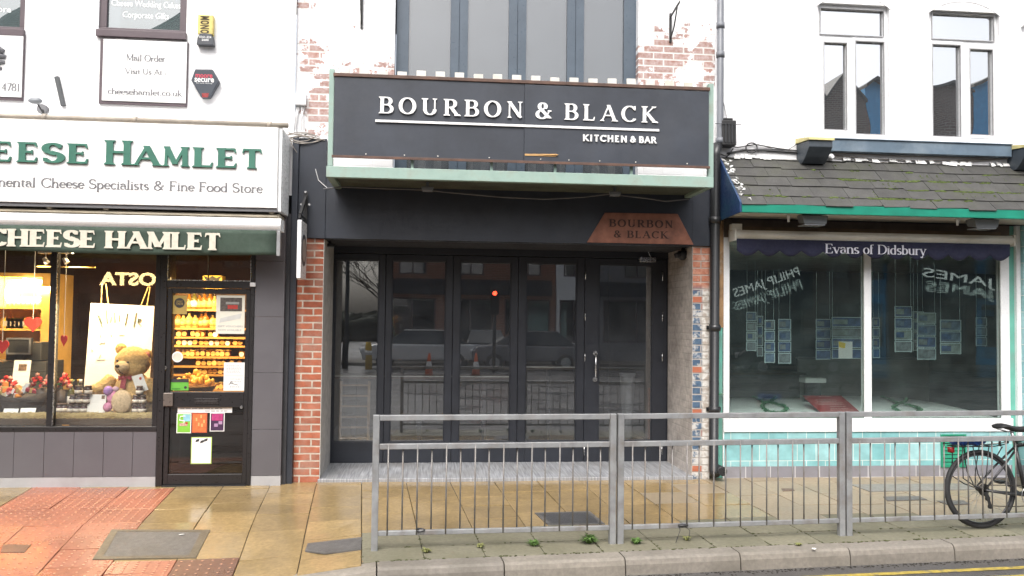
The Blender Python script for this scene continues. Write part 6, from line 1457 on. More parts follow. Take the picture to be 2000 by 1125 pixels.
b = MB().box(xs_[5]+.001, xs_[6]-.001, GE-.02, GE+.04, -.05, zhd); b.box(EXL+.03, xs_[0]-.012, GE-.03, GE+.03, -.02, P(1410, 640, GE).z); b.build('green_trim', mat('pale teal trim', (.14, .42, .34), .4, .15, dirt=(.2, .22, .2), damt=.5), est)
b = MB().box(xs_[0]-.0115, xs_[0]-.001, GE-.06, GE+.03, -.02, zsill0); b.build('white_edge', UPVC, est)
b = MB().box(EXL+.02, xs_[0]-.002, GE-.035, GE+.03, P(1410, 640, GE).z+.002, zhd); b.build('timber_post', mat('weathered timber post', (.33, .2, .1), .7, .3, 10, dirt=(.55, .52, .48), dsc=4, damt=.7), est)
b = MB().box(xs_[0], xs_[5], GE-.045, GE-.036, P(1700, 470, GE).z, zhd); b.build('head_board', mat('dark stained head board', (.12, .09, .07), .6, .3), est)
a = RC(1837, 848, 1886, 912, GE-.052); vt = thing('wall_vent', 'green louvred wall vent in the teal tiles behind the bicycle', 'vent', ((a[0]+a[1])/2, GE-.055, a[2]))
VG = mat('vent green', (.02, .24, .14), .4, .1); b = MB(); frame_mb(b, a[0], a[1], a[2], a[3], GE-.068, GE-.0525, .016); b.build('frame', VG, vt)
MB().box(a[0]+.016, a[1]-.016, GE-.056, GE-.0526, a[2]+.016, a[3]-.016).build('back', IRON, vt)
for k in range(8):
    z = a[2]+.016+(k+.5)*(a[3]-a[2]-.032)/8; MB().hexa([(a[0]+.017, GE-.067, z-.018), (a[1]-.017, GE-.067, z-.018), (a[1]-.017, GE-.063, z-.018), (a[0]+.017, GE-.063, z-.018), (a[0]+.017, GE-.0605, z+.014), (a[1]-.017, GE-.0605, z+.014), (a[1]-.017, GE-.0565, z+.014), (a[0]+.017, GE-.0565, z+.014)]).build('slat', VG, vt)
# interior
rm = MB(); x0, x1, yb, zc2 = EXL+.12, EXR-.1, 5.5, 2.62
rm.quad([(x0, GE+.06, .1), (x1, GE+.06, .1), (x1, yb, .1), (x0, yb, .1)], 0); rm.quad([(x0, GE+.06, zc2), (x1, GE+.06, zc2), (x1, yb, zc2), (x0, yb, zc2)], 1); rm.quad([(x0, yb, .1), (x1, yb, .1), (x1, yb, zc2), (x0, yb, zc2)], 2)
for x in (x0, x1): rm.quad([(x, GE+.06, .1), (x, yb, .1), (x, yb, zc2), (x, GE+.06, zc2)], 2)
rm.build('interior_room', [mat('grey office carpet', (.22, .215, .21), .9), mat('office ceiling', (.6, .6, .56), .8), mat('dark navy office wall', (.022, .042, .05), .8)], est)
zp_ = zsill1-.004
pf_ = thing('display_platform', 'white curved display platform filling the bottom of the office window', 'platform', (P(1650, 815, .3).x, .5, .1))
pl_ = [ZP(*q, zp_) for q in ((1940, 815), (1900, 803), (1850, 791.5), (1800, 782), (1750, 776.5), (1700, 774), (1600, 772.5), (1380, 771))]
poly = [Vector((xs_[0]+.02, GE+.05, zp_)), Vector((min(pl_[0].x, xs_[4]), GE+.05, zp_))]+[Vector((q.x, max(q.y, GE+.06), zp_)) for q in pl_[1:]]
poly[-1].x = max(poly[-1].x, x0+.01)
MB().prism([q-Vector((0, 0, .03)) for q in poly], (0, 0, .03)).build('top', mat('white platform', (.86, .87, .86), .5, .03), pf_)
MB().prism([Vector((q.x, q.y, .101)) for q in poly[:2]]+[Vector((q.x, q.y-.1, .101)) for q in poly[2:]], (0, 0, zp_-.132)).build('skirt', UPVC, pf_)
GAR = mat('green tinsel garland', (.04, .16, .07), .7, .5, 40)
def garland(pts, label, seed):
    rg = random.Random(seed); b = MB(); q = [ZP(1400+x*.311, 480+y*.311, zp_+.02) for x, y in pts]; fine = []
    for a_, c_ in zip(q, q[1:]):
        n = max(2, int((c_-a_).length/.012))
        for k in range(n): fine.append(a_.lerp(c_, k/n))
    for p in fine:
        for k in range(7):
            d = Vector((rg.gauss(0, 1), rg.gauss(0, 1), rg.gauss(0, .8)+.2)).normalized()*rg.uniform(.018, .035); s = d.orthogonal().normalized()*.005
            p2 = Vector((p.x, p.y, p.z)); e = p2+d; e.z = max(e.z, zp_+.002); b.quad([p2-s, p2+s, e+s*.3, e-s*.3])
    b.tube([p for p in fine[::4]], .008, 5)
    tag(b.build('garland', GAR), label, 'garland', 'green garlands in the office window')
garland([(200, 938), (245, 955), (300, 985), (285, 1010), (315, 1038), (400, 1048), (445, 1025), (420, 1003), (345, 985), (300, 985), (340, 978), (375, 945)], 'green tinsel garland lying left of the red notice', 1)
garland([(1035, 948), (1080, 962), (1135, 990), (1105, 1015), (1150, 1045), (1245, 1050), (1285, 1030), (1240, 1006), (1160, 990), (1135, 985), (1180, 980), (1195, 958)], 'green tinsel garland on the curved end of the platform', 2)
rq = [ZP(1568, 772.5, zp_+.13), ZP(1643, 772.5, zp_+.13), ZP(1684, 808, zp_+.012), ZP(1606, 808, zp_+.012)]
rn = thing('red_notice', 'dark red notice board with pale lettering lying on the white platform', 'notice', rq[3]); up = (rq[1]-rq[0]).cross(rq[3]-rq[0]).normalized(); up = up if up.z > 0 else -up
MB().prism(rq, -up*.012).build('board', mat('dark red board', (.33, .03, .035), .45, .08), rn, bevel=.002)
b = MB()
def rqp(u, v): return (rq[3].lerp(rq[2], u)).lerp(rq[0].lerp(rq[1], u), v)
for v, a_, c_ in ((.92, .38, .7), (.72, .2, .75), (.64, .2, .7), (.55, .12, .85), (.47, .15, .8), (.36, .4, .8), (.25, .35, .82), (.17, .3, .9)):
    u = a_
    while u < c_-.02: w = random.uniform(.03, .08); b.prism([rqp(u, v), rqp(min(c_, u+w), v), rqp(min(c_, u+w), v+.03), rqp(u, v+.03)], up*.001); u += w+.018
b.build('print', mat('pale pink print', (.6, .4, .38), .6), rn)
# hanging property cards
CEDGE = mat('clear acrylic edge', (.62, .75, .78), .3, .05); CFACE = [mat('slate blue card', (.13, .19, .28), .4, .5, 14), mat('grey card', (.2, .23, .25), .4, .5, 14), mat('deep blue card', (.06, .11, .24), .4, .5, 14), mat('pale grey green card', (.26, .32, .31), .4, .4, 14)]
def cards(name, zx0, zx1, zy0, zy1, n, Y, faces, yaw=0.0):
    """a column of property cards hung on wires"""
    for i in range(n):
        a = RC(1400+zx0*.311, 480+(zy0+(zy1-zy0)*i/n)*.311, 1400+zx1*.311, 480+(zy0+(zy1-zy0)*(i+1)/n-6)*.311, Y)
        t = thing('property_card', f'{("top", "second", "third", "fourth", "fifth")[i] if i < n-1 else "lowest"} property card {name}', 'property card', ((a[0]+a[1])/2, Y, a[2]), 'property cards hanging in the office window')
        b = MB(); frame_mb(b, a[0], a[1], a[2], a[3], Y-.004, Y+.004, .008); b.build('edge', CEDGE, t); MB().box(a[0]+.0085, a[1]-.0085, Y-.001, Y+.002, a[2]+.0085, a[3]-.0085).build('sheet', CFACE[faces[i % len(faces)]], t)
        MB().box(a[0]+.02, a[0]+.02+(a[1]-a[0])*.45, Y-.0025, Y-.0012, a[2]+(a[3]-a[2])*.25, a[2]+(a[3]-a[2])*.75).build('photo', CFACE[(faces[i % len(faces)]+1+i) % 4], t)
        for x in (a[0]+.012, a[1]-.012): MB().box(x-.002, x+.002, Y+.005, Y+.008, a[2]-.01, a[3]+.02+(.6 if i == 0 else 0)).build('wire', CEDGE, t)
cards('of the first leaning column at the drain pipe side', 185, 248, 415, 665, 4, 1.1, (0, 1, 3, 1)); cards('of the narrow second column', 252, 290, 440, 700, 4, 1.35, (1, 0, 1)); cards('of the third column in the first pane', 300, 364, 466, 740, 4, 1.0, (1, 0, 2, 0)); cards('of the fourth column in the first pane', 386, 466, 460, 745, 4, 1.1, (0, 0, 2, 1))
cards('of the first column in the dark blue block', 622, 716, 460, 720, 4, 1.6, (2, 0, 2, 2)); cards('of the wide column in the dark blue block', 722, 920, 448, 715, 4, 1.5, (2, 1, 2, 2)); cards('of the column just past the mullion', 978, 1024, 452, 710, 4, 1.5, (2, 0, 2))
cards('of the tall dark column in the second pane', 1117, 1226, 380, 672, 4, 1.1, (2, 2, 3, 1)); cards('of the slim column behind the tall dark one', 1232, 1300, 412, 665, 4, 1.35, (1, 0, 1)); cards('of the staggered column in the second pane', 1258, 1376, 420, 720, 4, 1.15, (3, 0, 2, 1)); cards('of the bright three card column', 1402, 1534, 465, 685, 3, 1.05, (0, 0, 3)); cards('of the last column by the white end post', 1627, 1696, 450, 635, 3, 1.0, (1, 1, 1)); 
t = thing('paper_folder', 'white paper with a yellow corner hanging before the dark blue cards', 'paper', P(1650, 700, 1.3)); a = RC(1638, 667, 1665, 700, 1.3)
MB().box(a[0], a[1], 1.3, 1.305, a[2], a[3]).build('sheet', PAPER, t); MB().prism([(a[0], 1.298, a[3]), (a[0]+(a[1]-a[0])*.5, 1.298, a[3]-(a[3]-a[2])*.1), (a[0]+(a[1]-a[0])*.45, 1.298, a[3]-(a[3]-a[2])*.4), (a[0]+.005, 1.298, a[3]-(a[3]-a[2])*.35)], (0, .0015, 0)).build('corner', mat('yellow print', (.75, .55, .05), .5), t)
t = thing('office_partition', 'low grey partition behind the second office pane', 'partition', P(1760, 790, 3.2)); a = RC(1560, 702, 1815, 800, 3.2); MB().box(a[0], a[1], 3.2, 3.26, .101, a[3]).build('panel', mat('grey partition', (.3, .29, .27), .7, .1), t, bevel=.01); MB().box(a[0]-.01, a[1]+.01, 3.18, 3.28, a[3]+.001, a[3]+.03).build('cap', GREYT, t)
t = thing('office_desk', 'dark office desk with white papers inside the first pane', 'desk', P(1470, 760, 2.6)); a = RC(1425, 728, 1575, 770, 2.4); MB().box(a[0], a[1], 2.4, 3.1, a[3]-.03, a[3]).build('top', DARKW, t); MB().box(a[0]+.05, a[1]-.05, 2.5, 3.0, .101, a[3]-.031).build('drawers', DARKI, t); 
a = RC(1573, 739, 1614, 748, 1.9); tag(MB().box(a[0], a[1], 1.9, 2.1, a[2], a[3]).build('paper_tray', PAPER, bevel=.004), 'white paper tray above the red notice inside the office', 'tray').location.z += 0
MB().box(a[0]+.05, a[1]-.05, 1.95, 2.05, .101, a[2]-.001).build('stand', DARKI, bpy.data.objects['paper_tray'])
# awning over the office window
YA = -.2
ea = thing('office_awning', 'cream cased navy awning with scalloped edge and white lettering', 'awning', (P(1700, 470, YA).x, YA, 2.3))
x0, x1 = P(1437, 458, YA).x, P(1977, 470, YA).x; z0, z1 = P(1707, 472, YA).z, P(1707, 455, YA).z
n = 10; prof = [(YA-.035*math.sin(math.pi*k/n), z0+(z1-z0)*k/n) for k in range(n+1)]+[(YA+.16, z1), (YA+.16, z0)]
b = MB(); b.prism([(x0, y, z) for y, z in prof], (x1-x0, 0, 0)); b.build('cassette', OFFWH, ea)
b = MB(); 
for x in (x0-.02, x1+.001): b.box(x, x+.019, YA-.03, YA+.17, z0-.02, z1+.012)
b.box(x0-.03, x0+.08, YA+.02, YA+.12, z1+.001, z1+.07); b.build('end_cap', OFFWH, ea, bevel=.004)
b = MB().box(x0, x1, GE-.12, GE-.046, z1-.02, z1+.06); b.build('fixing_board', mat('brown fixing board', (.16, .11, .07), .6, .3), ea)
xv0_, xv1_ = P(1438, 490, YA).x, P(1971, 495, YA).x; zv = P(1705, 503, YA).z; per = (xv1_-xv0_)/13.0; nx = 13*14; b = MB(); e = MB()
def sy(x, t): return YA-.012+.006*math.sin(x*7)*t
def zbm(x):
    u = ((x-xv0_)/per) % 1; return zv-.012+.06*(1-abs(math.sin(math.pi*u)))+.006*math.sin(x*2)
xs2 = [xv0_+(xv1_-xv0_)*i/nx for i in range(nx+1)]
for i in range(nx):
    a_, c_ = xs2[i], xs2[i+1]
    for j in range(4):
        t0, t1 = j/4, (j+1)/4; za = lambda x, t: z0+(zbm(x)-z0)*t
        b.quad([(a_, sy(a_, t0), za(a_, t0)), (c_, sy(c_, t0), za(c_, t0)), (c_, sy(c_, t1), za(c_, t1)), (a_, sy(a_, t1), za(a_, t1))], 0, True)
    e.quad([(a_, sy(a_, 1)-.0035, zbm(a_)), (c_, sy(c_, 1)-.0035, zbm(c_)), (c_, sy(c_, 1)-.0035, zbm(c_)+.012), (a_, sy(a_, 1)-.0035, zbm(a_)+.012)], 0, True)
vo = b.build('valance', AWNB, ea, weld=True); sm_ = vo.modifiers.new('cloth', 'SOLIDIFY'); sm_.thickness = .004; sm_.offset = 1
e.build('edge_binding', mat('purple navy binding', (.04, .035, .085), .8), ea, weld=True)
lt = MB(); yl = YA-.024; kw = dict(T=.12, t=.045, s=.06, st=.035, depth=.003, xh=.66); zq = P(1710, 496.5, yl).z; cp_ = P(1710, 478, yl).z-zq
xa, xb_ = P(1611, 490, yl).x, P(1809, 495, yl).x; tot = xb_-xa
write(lt, 'Evans', xa, xa+tot*.335, zq, cp_, yl, **kw); write(lt, 'of', xa+tot*.375, xa+tot*.475, zq, cp_, yl, **kw); write(lt, 'Didsbury', xa+tot*.515, xb_, zq, cp_, yl, **kw); lt.build('lettering', mat('lilac white lettering', (.72, .72, .8), .6, .05), ea)
flood('floodlight', 1584, 430, -.42, 'grey floodlight under the slate canopy above the first office pane', .29, GREYF); flood('floodlight', 1916, 437, -.42, 'grey floodlight under the slate canopy above the second office pane', .29, GREYF)
for px, py, l in ((1540, 427, 'small white sensor under the canopy beside the first floodlight'), (1870, 434, 'small white sensor under the canopy beside the second floodlight')):
    p = P(px, py, -.4); tag(MB().lathe((p.x, p.y, p.z-.02), [(.012, -.015), (.014, .02), (.02, .03), (.02, zg0+.014-p.z+.02)], 10).build('sensor', UPVC), l, 'sensor')
# black box and cables on the white wall
jb = thing('junction_box', 'black finned electrical box on the white wall beside the drain pipe', 'junction box', P(1420, 290, -.05)); a = RC(1408, 236, 1436, 285, -.08)
b = MB().box(a[0], a[1], -.12, EY-.002, a[2], a[3]); b.box(a[0]+.02, a[1]-.03, -.1, EY-.003, a[3]+.001, a[3]+.03); b.build('box', IRON, jb, bevel=.01)
b = MB()
for k in range(4): x = a[0]+.03+k*.035; b.box(x, x+.012, -.135, -.1205, a[2]+.03, a[3]-.04)
b.box(a[0]-.08, a[1]+.05, -.128, -.122, a[3]-.05, a[3]-.044); b.build('fins', mat('dark plastic fin', (.04, .042, .046), .4), jb)
rg = random.Random(21); b = MB()
for (q, r) in (([(1425, 285), (1440, 288), (1475, 282), (1520, 290), (1570, 296)], .007), ([(1420, 300), (1450, 293), (1500, 294), (1572, 299)], .012), ([(1412, 312), (1430, 297), (1480, 291), (1560, 294)], .006), ([(1480, 282), (1510, 291), (1540, 292), (1562, 278), (1572, 268)], .004), ([(1405, 300), (1420, 306), (1432, 290)], .006)):
    b.tube([P(x, y, EY-.02) for x, y in q], r, 5)
b.tube([P(1468+11*math.cos(t/3), 289+10*math.sin(t/3), EY-.03) for t in range(19)], .008, 5, closed=True)
tag(b.build('wall_cables', CABLE), 'looped black cables between the finned box and the corbel', 'cables')
b = MB()
for (q, r) in (([(1615, 304), (1640, 306), (1700, 312), (1800, 316), (1900, 314), (1980, 311)], .006), ([(1625, 309), (1700, 318), (1800, 322), (1900, 317), (1985, 311)], .005), ([(1612, 300), (1640, 301), (1760, 307), (1900, 310), (1985, 308)], .005)): b.tube([P(x, y-2, EY-.02) for x, y in q], r, 5)
tag(b.build('wall_cables', mat('dusty cable', (.28, .25, .22), .7, .2)), 'thin cables running under the blue grey sill board', 'cables')
b = MB(); b.lathe(P(1622, 307, EY-.06), [(.02, -.05), (.035, -.02), (.035, .05)], 12, axis='y'); tag(b.build('cable_bung', UPVC), 'white round cable outlet beside the left corbel', 'cable outlet')
b = MB(); b.tube([P(1411, 190, EY-.03), P(1416, 215, EY-.03), P(1421, 238, -.05)], .004, 5); tag(b.build('thin_wire', CABLE), 'thin black wire dropping to the finned box', 'wire')
p = P(1404, 917, -.05); b = MB(); b.lathe(p, [(.045, -.12), (.05, -.12), (.05, .1), (.04, .1)], 16, axis='y'); o = b.build('overflow_pipe', PIPEB); tag(o, 'open black overflow pipe end at the foot of the drain pipe', 'pipe')
b = MB(); z = P(1405, 769, -.02).z; b.tube([P(1390, 768, -.09), P(1402, 769, -.09), P(1411, 770, .04)], .012, 8); tag(b.build('green_rod', mat('green rod paint', (.03, .25, .12), .4)), 'short green rod between the drain pipe and the teal trim', 'rod')

# ------------------------------------------------------------------ pedestrian guard railing
def proj(p):
    d = Vector(p)-CAMP; z = d.dot(_fw); return CX+FPX*d.dot(_rt)/z, CY-FPX*d.dot(_up)/z
def height_at(base, py):
    lo, hi = -1.0, 3.0
    for _ in range(40):
        m_ = (lo+hi)/2
        if proj(base+Vector((0, 0, m_)))[1] > py: lo = m_
        else: hi = m_
    return lo
BARM = mat('dull weathered steel bar', (.2, .19, .18), .5, .25, 14, .3, dirt=(.16, .11, .08), dsc=6, damt=.5)
posts = [G(731, 1074), G(1203, 1061), G(1650, 1046), None]
dv = posts[2]-posts[1]; posts[3] = posts[2]+dv
for q in posts: q.z = gz(q.x, q.y)
hts = [height_at(posts[0], 808), height_at(posts[1], 806), height_at(posts[2], 808)]; Ht = sum(hts)/3
h_mid = (height_at(posts[0], 870)+height_at(posts[1], 864)+height_at(posts[2], 866))/3; h_bot = (height_at(posts[0], 1040)+height_at(posts[1], 1026)+height_at(posts[2], 1022))/3
print('RAIL', Ht, h_mid, h_bot, [tuple(round(c, 2) for c in q) for q in posts])
labs = ['first guard railing panel with the free end post', 'second guard railing panel between the double posts before the worn brick pier', 'third guard railing panel in front of the bicycle']
for i in range(3):
    a, c = posts[i].copy(), posts[i+1].copy(); d = (c-a); d.z = 0; L_ = d.length; d.normalize(); n = Vector((-d.y, d.x, 0))
    a0 = a+d*(.032 if i else 0); c0 = c-d*.032
    gr = thing('guard_railing', labs[i], 'guard railing', (a+c)/2, 'grey guard railings along the kerb')
    zb = lambda q: gz(q.x, q.y)
    PW = .05
    for q in (a0, c0):
        z0 = zb(q); b = MB(); b.beam((q.x, q.y, z0-.05), (q.x, q.y, z0+Ht), PW, PW, up=n); b.build('post', GALV, gr, bevel=.004)
    za, zc_ = zb(a0), zb(c0)
    for h, w, nm in ((Ht-.022, .042, 'top_rail'), (h_mid, .042, 'middle_rail'), (h_bot, .036, 'bottom_rail')):
        MB().beam(a0+d*(PW/2+.001)+Vector((0, 0, za-a0.z+h)), c0-d*(PW/2+.001)+Vector((0, 0, zc_-c0.z+h)), w*.9, w).build(nm, GALV, gr, bevel=.004)
    for k in range(16):
        t = (k+.85)/16.7; q = a0.lerp(c0, t); z0 = za+(zc_-za)*t; off = n*(.014 if k % 2 else -.014)
        b = MB(); b.tube([(q.x+off.x, q.y+off.y, z0+h_bot-.014), (q.x+off.x, q.y+off.y, z0+h_mid+.012)], .0062, 8); b.build('bar', BARM, gr)
b = MB(); q = posts[1].lerp(posts[2], .27); z = gz(q.x, q.y)+h_bot; rg = random.Random(3)
for k in (1, 3): b.tube([q+Vector((rg.uniform(-.03, .03), -.025, z-q.z+.02)), q+Vector((.04*k-.05, -.04, z-q.z-.03)), q+Vector((.05*k-.1+rg.uniform(-.03, .03), -.05, z-q.z-.1-rg.uniform(0, .06)))], .0028, 5)
b.ball(q+Vector((.02, -.02, z-q.z+.005)), (.04, .02, .013), 10, jit=.25); tag(b.build('cable_tie', CABLE), 'tangle of dark twine tied to the second railing bottom rail', 'twine')
q = posts[0].lerp(posts[1], .185); z = gz(q.x, q.y)+h_bot; b = MB(); b.tube([q+Vector((.03*math.cos(t), -.01+.03*math.sin(t), z-q.z+.003*t)) for t in [k*.7 for k in range(16)]], .006, 5); tag(b.build('cable_tie', CABLE), 'dark twine knot on the first railing bottom rail', 'twine')

# ------------------------------------------------------------------ bicycle behind the railing
BO = G(1917, 1032); BO.z = gz(BO.x, BO.y); BR = R(2)
bk = thing('bicycle', 'black bicycle with rear rack parked behind the third railing panel', 'bicycle', BO)
MBK = Matrix.Translation(BO) @ Matrix.Rotation(BR, 4, 'Z') @ Matrix.Rotation(R(-2), 4, 'X')
def bv(x, y, z): return MBK @ Vector((x, y, z))
WR = .335
def ring(b, cx, cz, r, w, n=48, mi=0, m_=8, y=0): b.tube([bv(cx+r*math.cos(2*math.pi*k/n), y, cz+r*math.sin(2*math.pi*k/n)) for k in range(n)], w, m_, mi, closed=True)
def wheel(cx, lab):
    b = MB(); ring(b, cx, WR, WR-.019, .019, 56, 0, 10); ty = b.build('wheel', RUBBER, bk); ty['label'] = lab
    b = MB(); ring(b, cx, WR, WR-.043, .009, 48, 0, 6); b.build('rim', mat('dark rim', (.07, .07, .075), .35, .1, metal=.6), ty)
    b = MB(); 
    for k in range(32):
        a = 2*math.pi*k/32; s = .03 if k % 2 else -.03; a2 = a+(.5 if (k//2) % 2 else -.5)
        b.tube([bv(cx+.022*math.cos(a2*1.6), s, WR+.022*math.sin(a2*1.6)), bv(cx+(WR-.045)*math.cos(a), 0, WR+(WR-.045)*math.sin(a))], .0012, 4)
    b.build('spokes', ALLOY, ty)
    b = MB(); b.tube([bv(cx, -.055, WR), bv(cx, -.03, WR), bv(cx, .03, WR), bv(cx, .055, WR)], [.012, .024, .024, .012], 12); b.build('hub', IRON, ty)
wheel(0, 'rear wheel'); wheel(1.03, 'front wheel')
BBp = (.43, 0, .28); ST = (.345, 0, .70); HT0 = (.89, 0, .78); HT1 = (.93, 0, .66)
b = MB(); b.tube([bv(*BBp), bv(*ST)], .017, 10); b.tube([bv(*ST), bv(.885, 0, .76)], .016, 10); b.tube([bv(*BBp), bv(.925, 0, .68)], .019, 10); b.tube([bv(.88, 0, .81), bv(.935, 0, .64)], .021, 10)
for s in (-1, 1): b.tube([bv(.42, s*.03, .28), bv(.2, s*.055, .30), bv(0, s*.06, WR)], [.012, .010, .009], 8); b.tube([bv(.345, s*.02, .68), bv(.17, s*.05, .51), bv(0, s*.06, WR)], [.010, .009, .008], 8)
b.tube([bv(.43, -.05, .28), bv(.43, .05, .28)], .021, 12); b.build('frame', BIKE, bk)
b = MB()
for s in (-1, 1): b.tube([bv(.94, s*.05, .62), bv(.985, s*.055, .47), bv(1.03, s*.055, WR)], [.013, .012, .008], 8)
b.tube([bv(.937, -.05, .625), bv(.937, .05, .625)], .016, 8); b.build('fork', BIKE, bk)
b = MB(); b.tube([bv(*ST), bv(.315, 0, .83)], .0135, 10); b.build('seat_post', ALLOY, bk)
b = MB(); sp = [(x_+.09, z_-.105, w_) for x_, z_, w_ in [(-.02, .965, .075), (.03, .985, .082), (.09, .972, .07), (.15, .955, .045), (.21, .95, .028), (.27, .955, .024), (.31, .95, .016)]]
n = 12; M0 = len(b.v)
for (x, z, w) in sp:
    for k in range(n): a = 2*math.pi*k/n; b.v.append(bv(x+.09, w*math.cos(a), z+.022*math.sin(a)*(1.4 if math.sin(a) < 0 and w < .05 else 1)))
for i in range(len(sp)-1):
    for k in range(n): b.f.append([i*n+k, i*n+(k+1) % n, (i+1)*n+(k+1) % n, (i+1)*n+k]); b.m.append(0); b.sm.append(True)
b.f += [list(range(n)), [(len(sp)-1)*n+k for k in range(n)]]; b.m += [0, 0]; b.sm += [True, True]; so_ = b.build('saddle', RUBBER, bk); d_ = so_.modifiers.new('s', 'SUBSURF'); d_.levels = d_.render_levels = 2
b = MB()
for s in (-1, 1): b.tube([bv(.19, s*.022, .845), bv(.29, s*.02, .82), bv(.39, s*.012, .835)], .0035, 5)
b.build('saddle_rails', ALLOY, so_)
b = MB(); b.tube([bv(.87, 0, .83), bv(.865, 0, .9), bv(.93, 0, .96)], .014, 8); b.tube([bv(.9, -.3, .98), bv(.94, -.15, .965), bv(.94, .15, .965), bv(.9, .3, .98)], .013, 8); b.build('handlebar', IRON, bk)
b = MB()
for s in (-1, 1): b.tube([bv(.905, s*.2, .977), bv(.9, s*.31, .98)], .018, 8)
b.build('grip', RUBBER, bk)
b = MB(); ring(b, .43, .28, .085, .004, 36, 0, 6, -.06); ring(b, .43, .28, .06, .003, 30, 0, 6, -.058)
for k in range(5): a = 2*math.pi*k/5; b.tube([bv(.43, -.062, .28), bv(.43+.084*math.cos(a), -.06, .28+.084*math.sin(a))], .006, 6)
ch = b.build('chainset', ALLOY, bk)
b = MB(); b.beam(bv(.43, -.075, .28), bv(.56, -.085, .19), .012, .02); b.beam(bv(.43, .075, .28), bv(.30, .085, .37), .012, .02); b.build('crank', ALLOY, ch)
for p_, s in (((.56, .19), -1), ((.30, .37), 1)): MB().beam(bv(p_[0]-.04, s*.13, p_[1]), bv(p_[0]+.04, s*.13, p_[1]), .08, .02).build('pedal', IRON, ch)
b = MB(); ch_ = [bv(.43, -.06, .366), bv(.02, -.05, WR+.04)], [bv(.43, -.06, .195), bv(.25, -.055, .19), bv(.04, -.05, .2)]
for c in ch_: b.tube(c, .004, 5)
b.build('chain', mat('oily chain', (.06, .055, .05), .4, .2, metal=.7), bk)
b = MB(); 
for r in (.05, .04, .03): ring(b, 0, WR, r, .003, 24, 0, 5, -.045-.003*(r < .045))
b.lathe(bv(0, -.045, WR), [(.03, -.006), (.048, .006)], 16, axis='y'); b.build('sprockets', mat('oily chain', (.06, .055, .05), .4, .2, metal=.7), bk)
b = MB(); b.beam(bv(.0, -.06, WR-.02), bv(.03, -.06, .255), .014, .03); b.beam(bv(.03, -.055, .27), bv(.05, -.055, .19), .012, .022)
for cx_, cz in ((.03, .262), (.052, .195)): b.lathe(bv(cx_, -.05, cz), [(.022, -.005), (.022, .005)], 12, axis='y')
b.build('derailleur', IRON, bk)
b = MB(); zr = .705
for s in (-1, 1):
    b.tube([bv(.2, s*.035, zr+.01), bv(.1, s*.06, zr), bv(-.22, s*.06, zr), bv(-.26, s*.03, zr)], .0055, 6)
    for x in (-.1, .05): b.tube([bv(x, s*.06, zr), bv(x*.55-.015, s*.07, .48), bv(0, s*.065, WR)], .005, 6)
    b.tube([bv(-.2, s*.065, zr), bv(-.21, s*.075, .44), bv(-.1, s*.07, .37), bv(0, s*.065, WR)], .005, 6)
    b.tube([bv(.2, s*.035, zr+.01), bv(.27, s*.02, .73)], .005, 6)
for x in (-.255, -.15, -.03, .08): b.tube([bv(x, -.06, zr), bv(x, .06, zr)], .005, 6)
b.build('rack', BIKE, bk)
b = MB(); b.tube([bv(-.262, -.0, zr-.055), bv(-.262, .001, zr-.01)], .028, 10); b.build('reflector', mat('red reflector', (.4, .02, .02), .2), bk)
b = MB(); b.tube([bv(-.26, 0, zr-.02), bv(-.265, 0, zr-.06)], .008, 5); b.build('reflector_bracket', IRON, bk)
b = MB(); b.tube([bv(.2, 0, .70), bv(.215, .02, .77), bv(.28, 0, .73)], .012, 8); b.tube([bv(.25, .035, .69), bv(.2, .05, .6), bv(.3, .045, .55)], .006, 6); b.build('brake_cable', CABLE, bk)
bl_ = MB(); rg = random.Random(14); M3 = (Matrix.Rotation(BR, 3, 'Z'))
for k in range(9): bl_.ball(bv(-.24+.03*k, rg.uniform(-.025, .025), zr+.035+rg.uniform(-.008, .012)), (.045, .06, .03), 12, rot=M3, jit=.12)
o = bl_.build('blue_bag', mat('blue nylon bag', (.03, .12, .5), .45, .3, 12, bump=.6), None); tag(o, 'crumpled blue bag strapped on the bicycle rear rack', 'bag')
d_ = o.modifiers.new('r', 'REMESH'); d_.mode = 'VOXEL'; d_.voxel_size = .008; d_.use_smooth_shade = True
b = MB(); b.tube([bv(-.2, -.066, zr-.003), bv(-.2, -.05, zr+.06), bv(-.2, 0, zr+.075), bv(-.2, .05, zr+.06), bv(-.2, .066, zr)], .004, 5); b.tube([bv(-.08, -.066, zr-.003), bv(-.08, -.05, zr+.06), bv(-.08, 0, zr+.075), bv(-.08, .05, zr+.06), bv(-.08, .066, zr)], .004, 5); b.build('strap', CABLE, o)
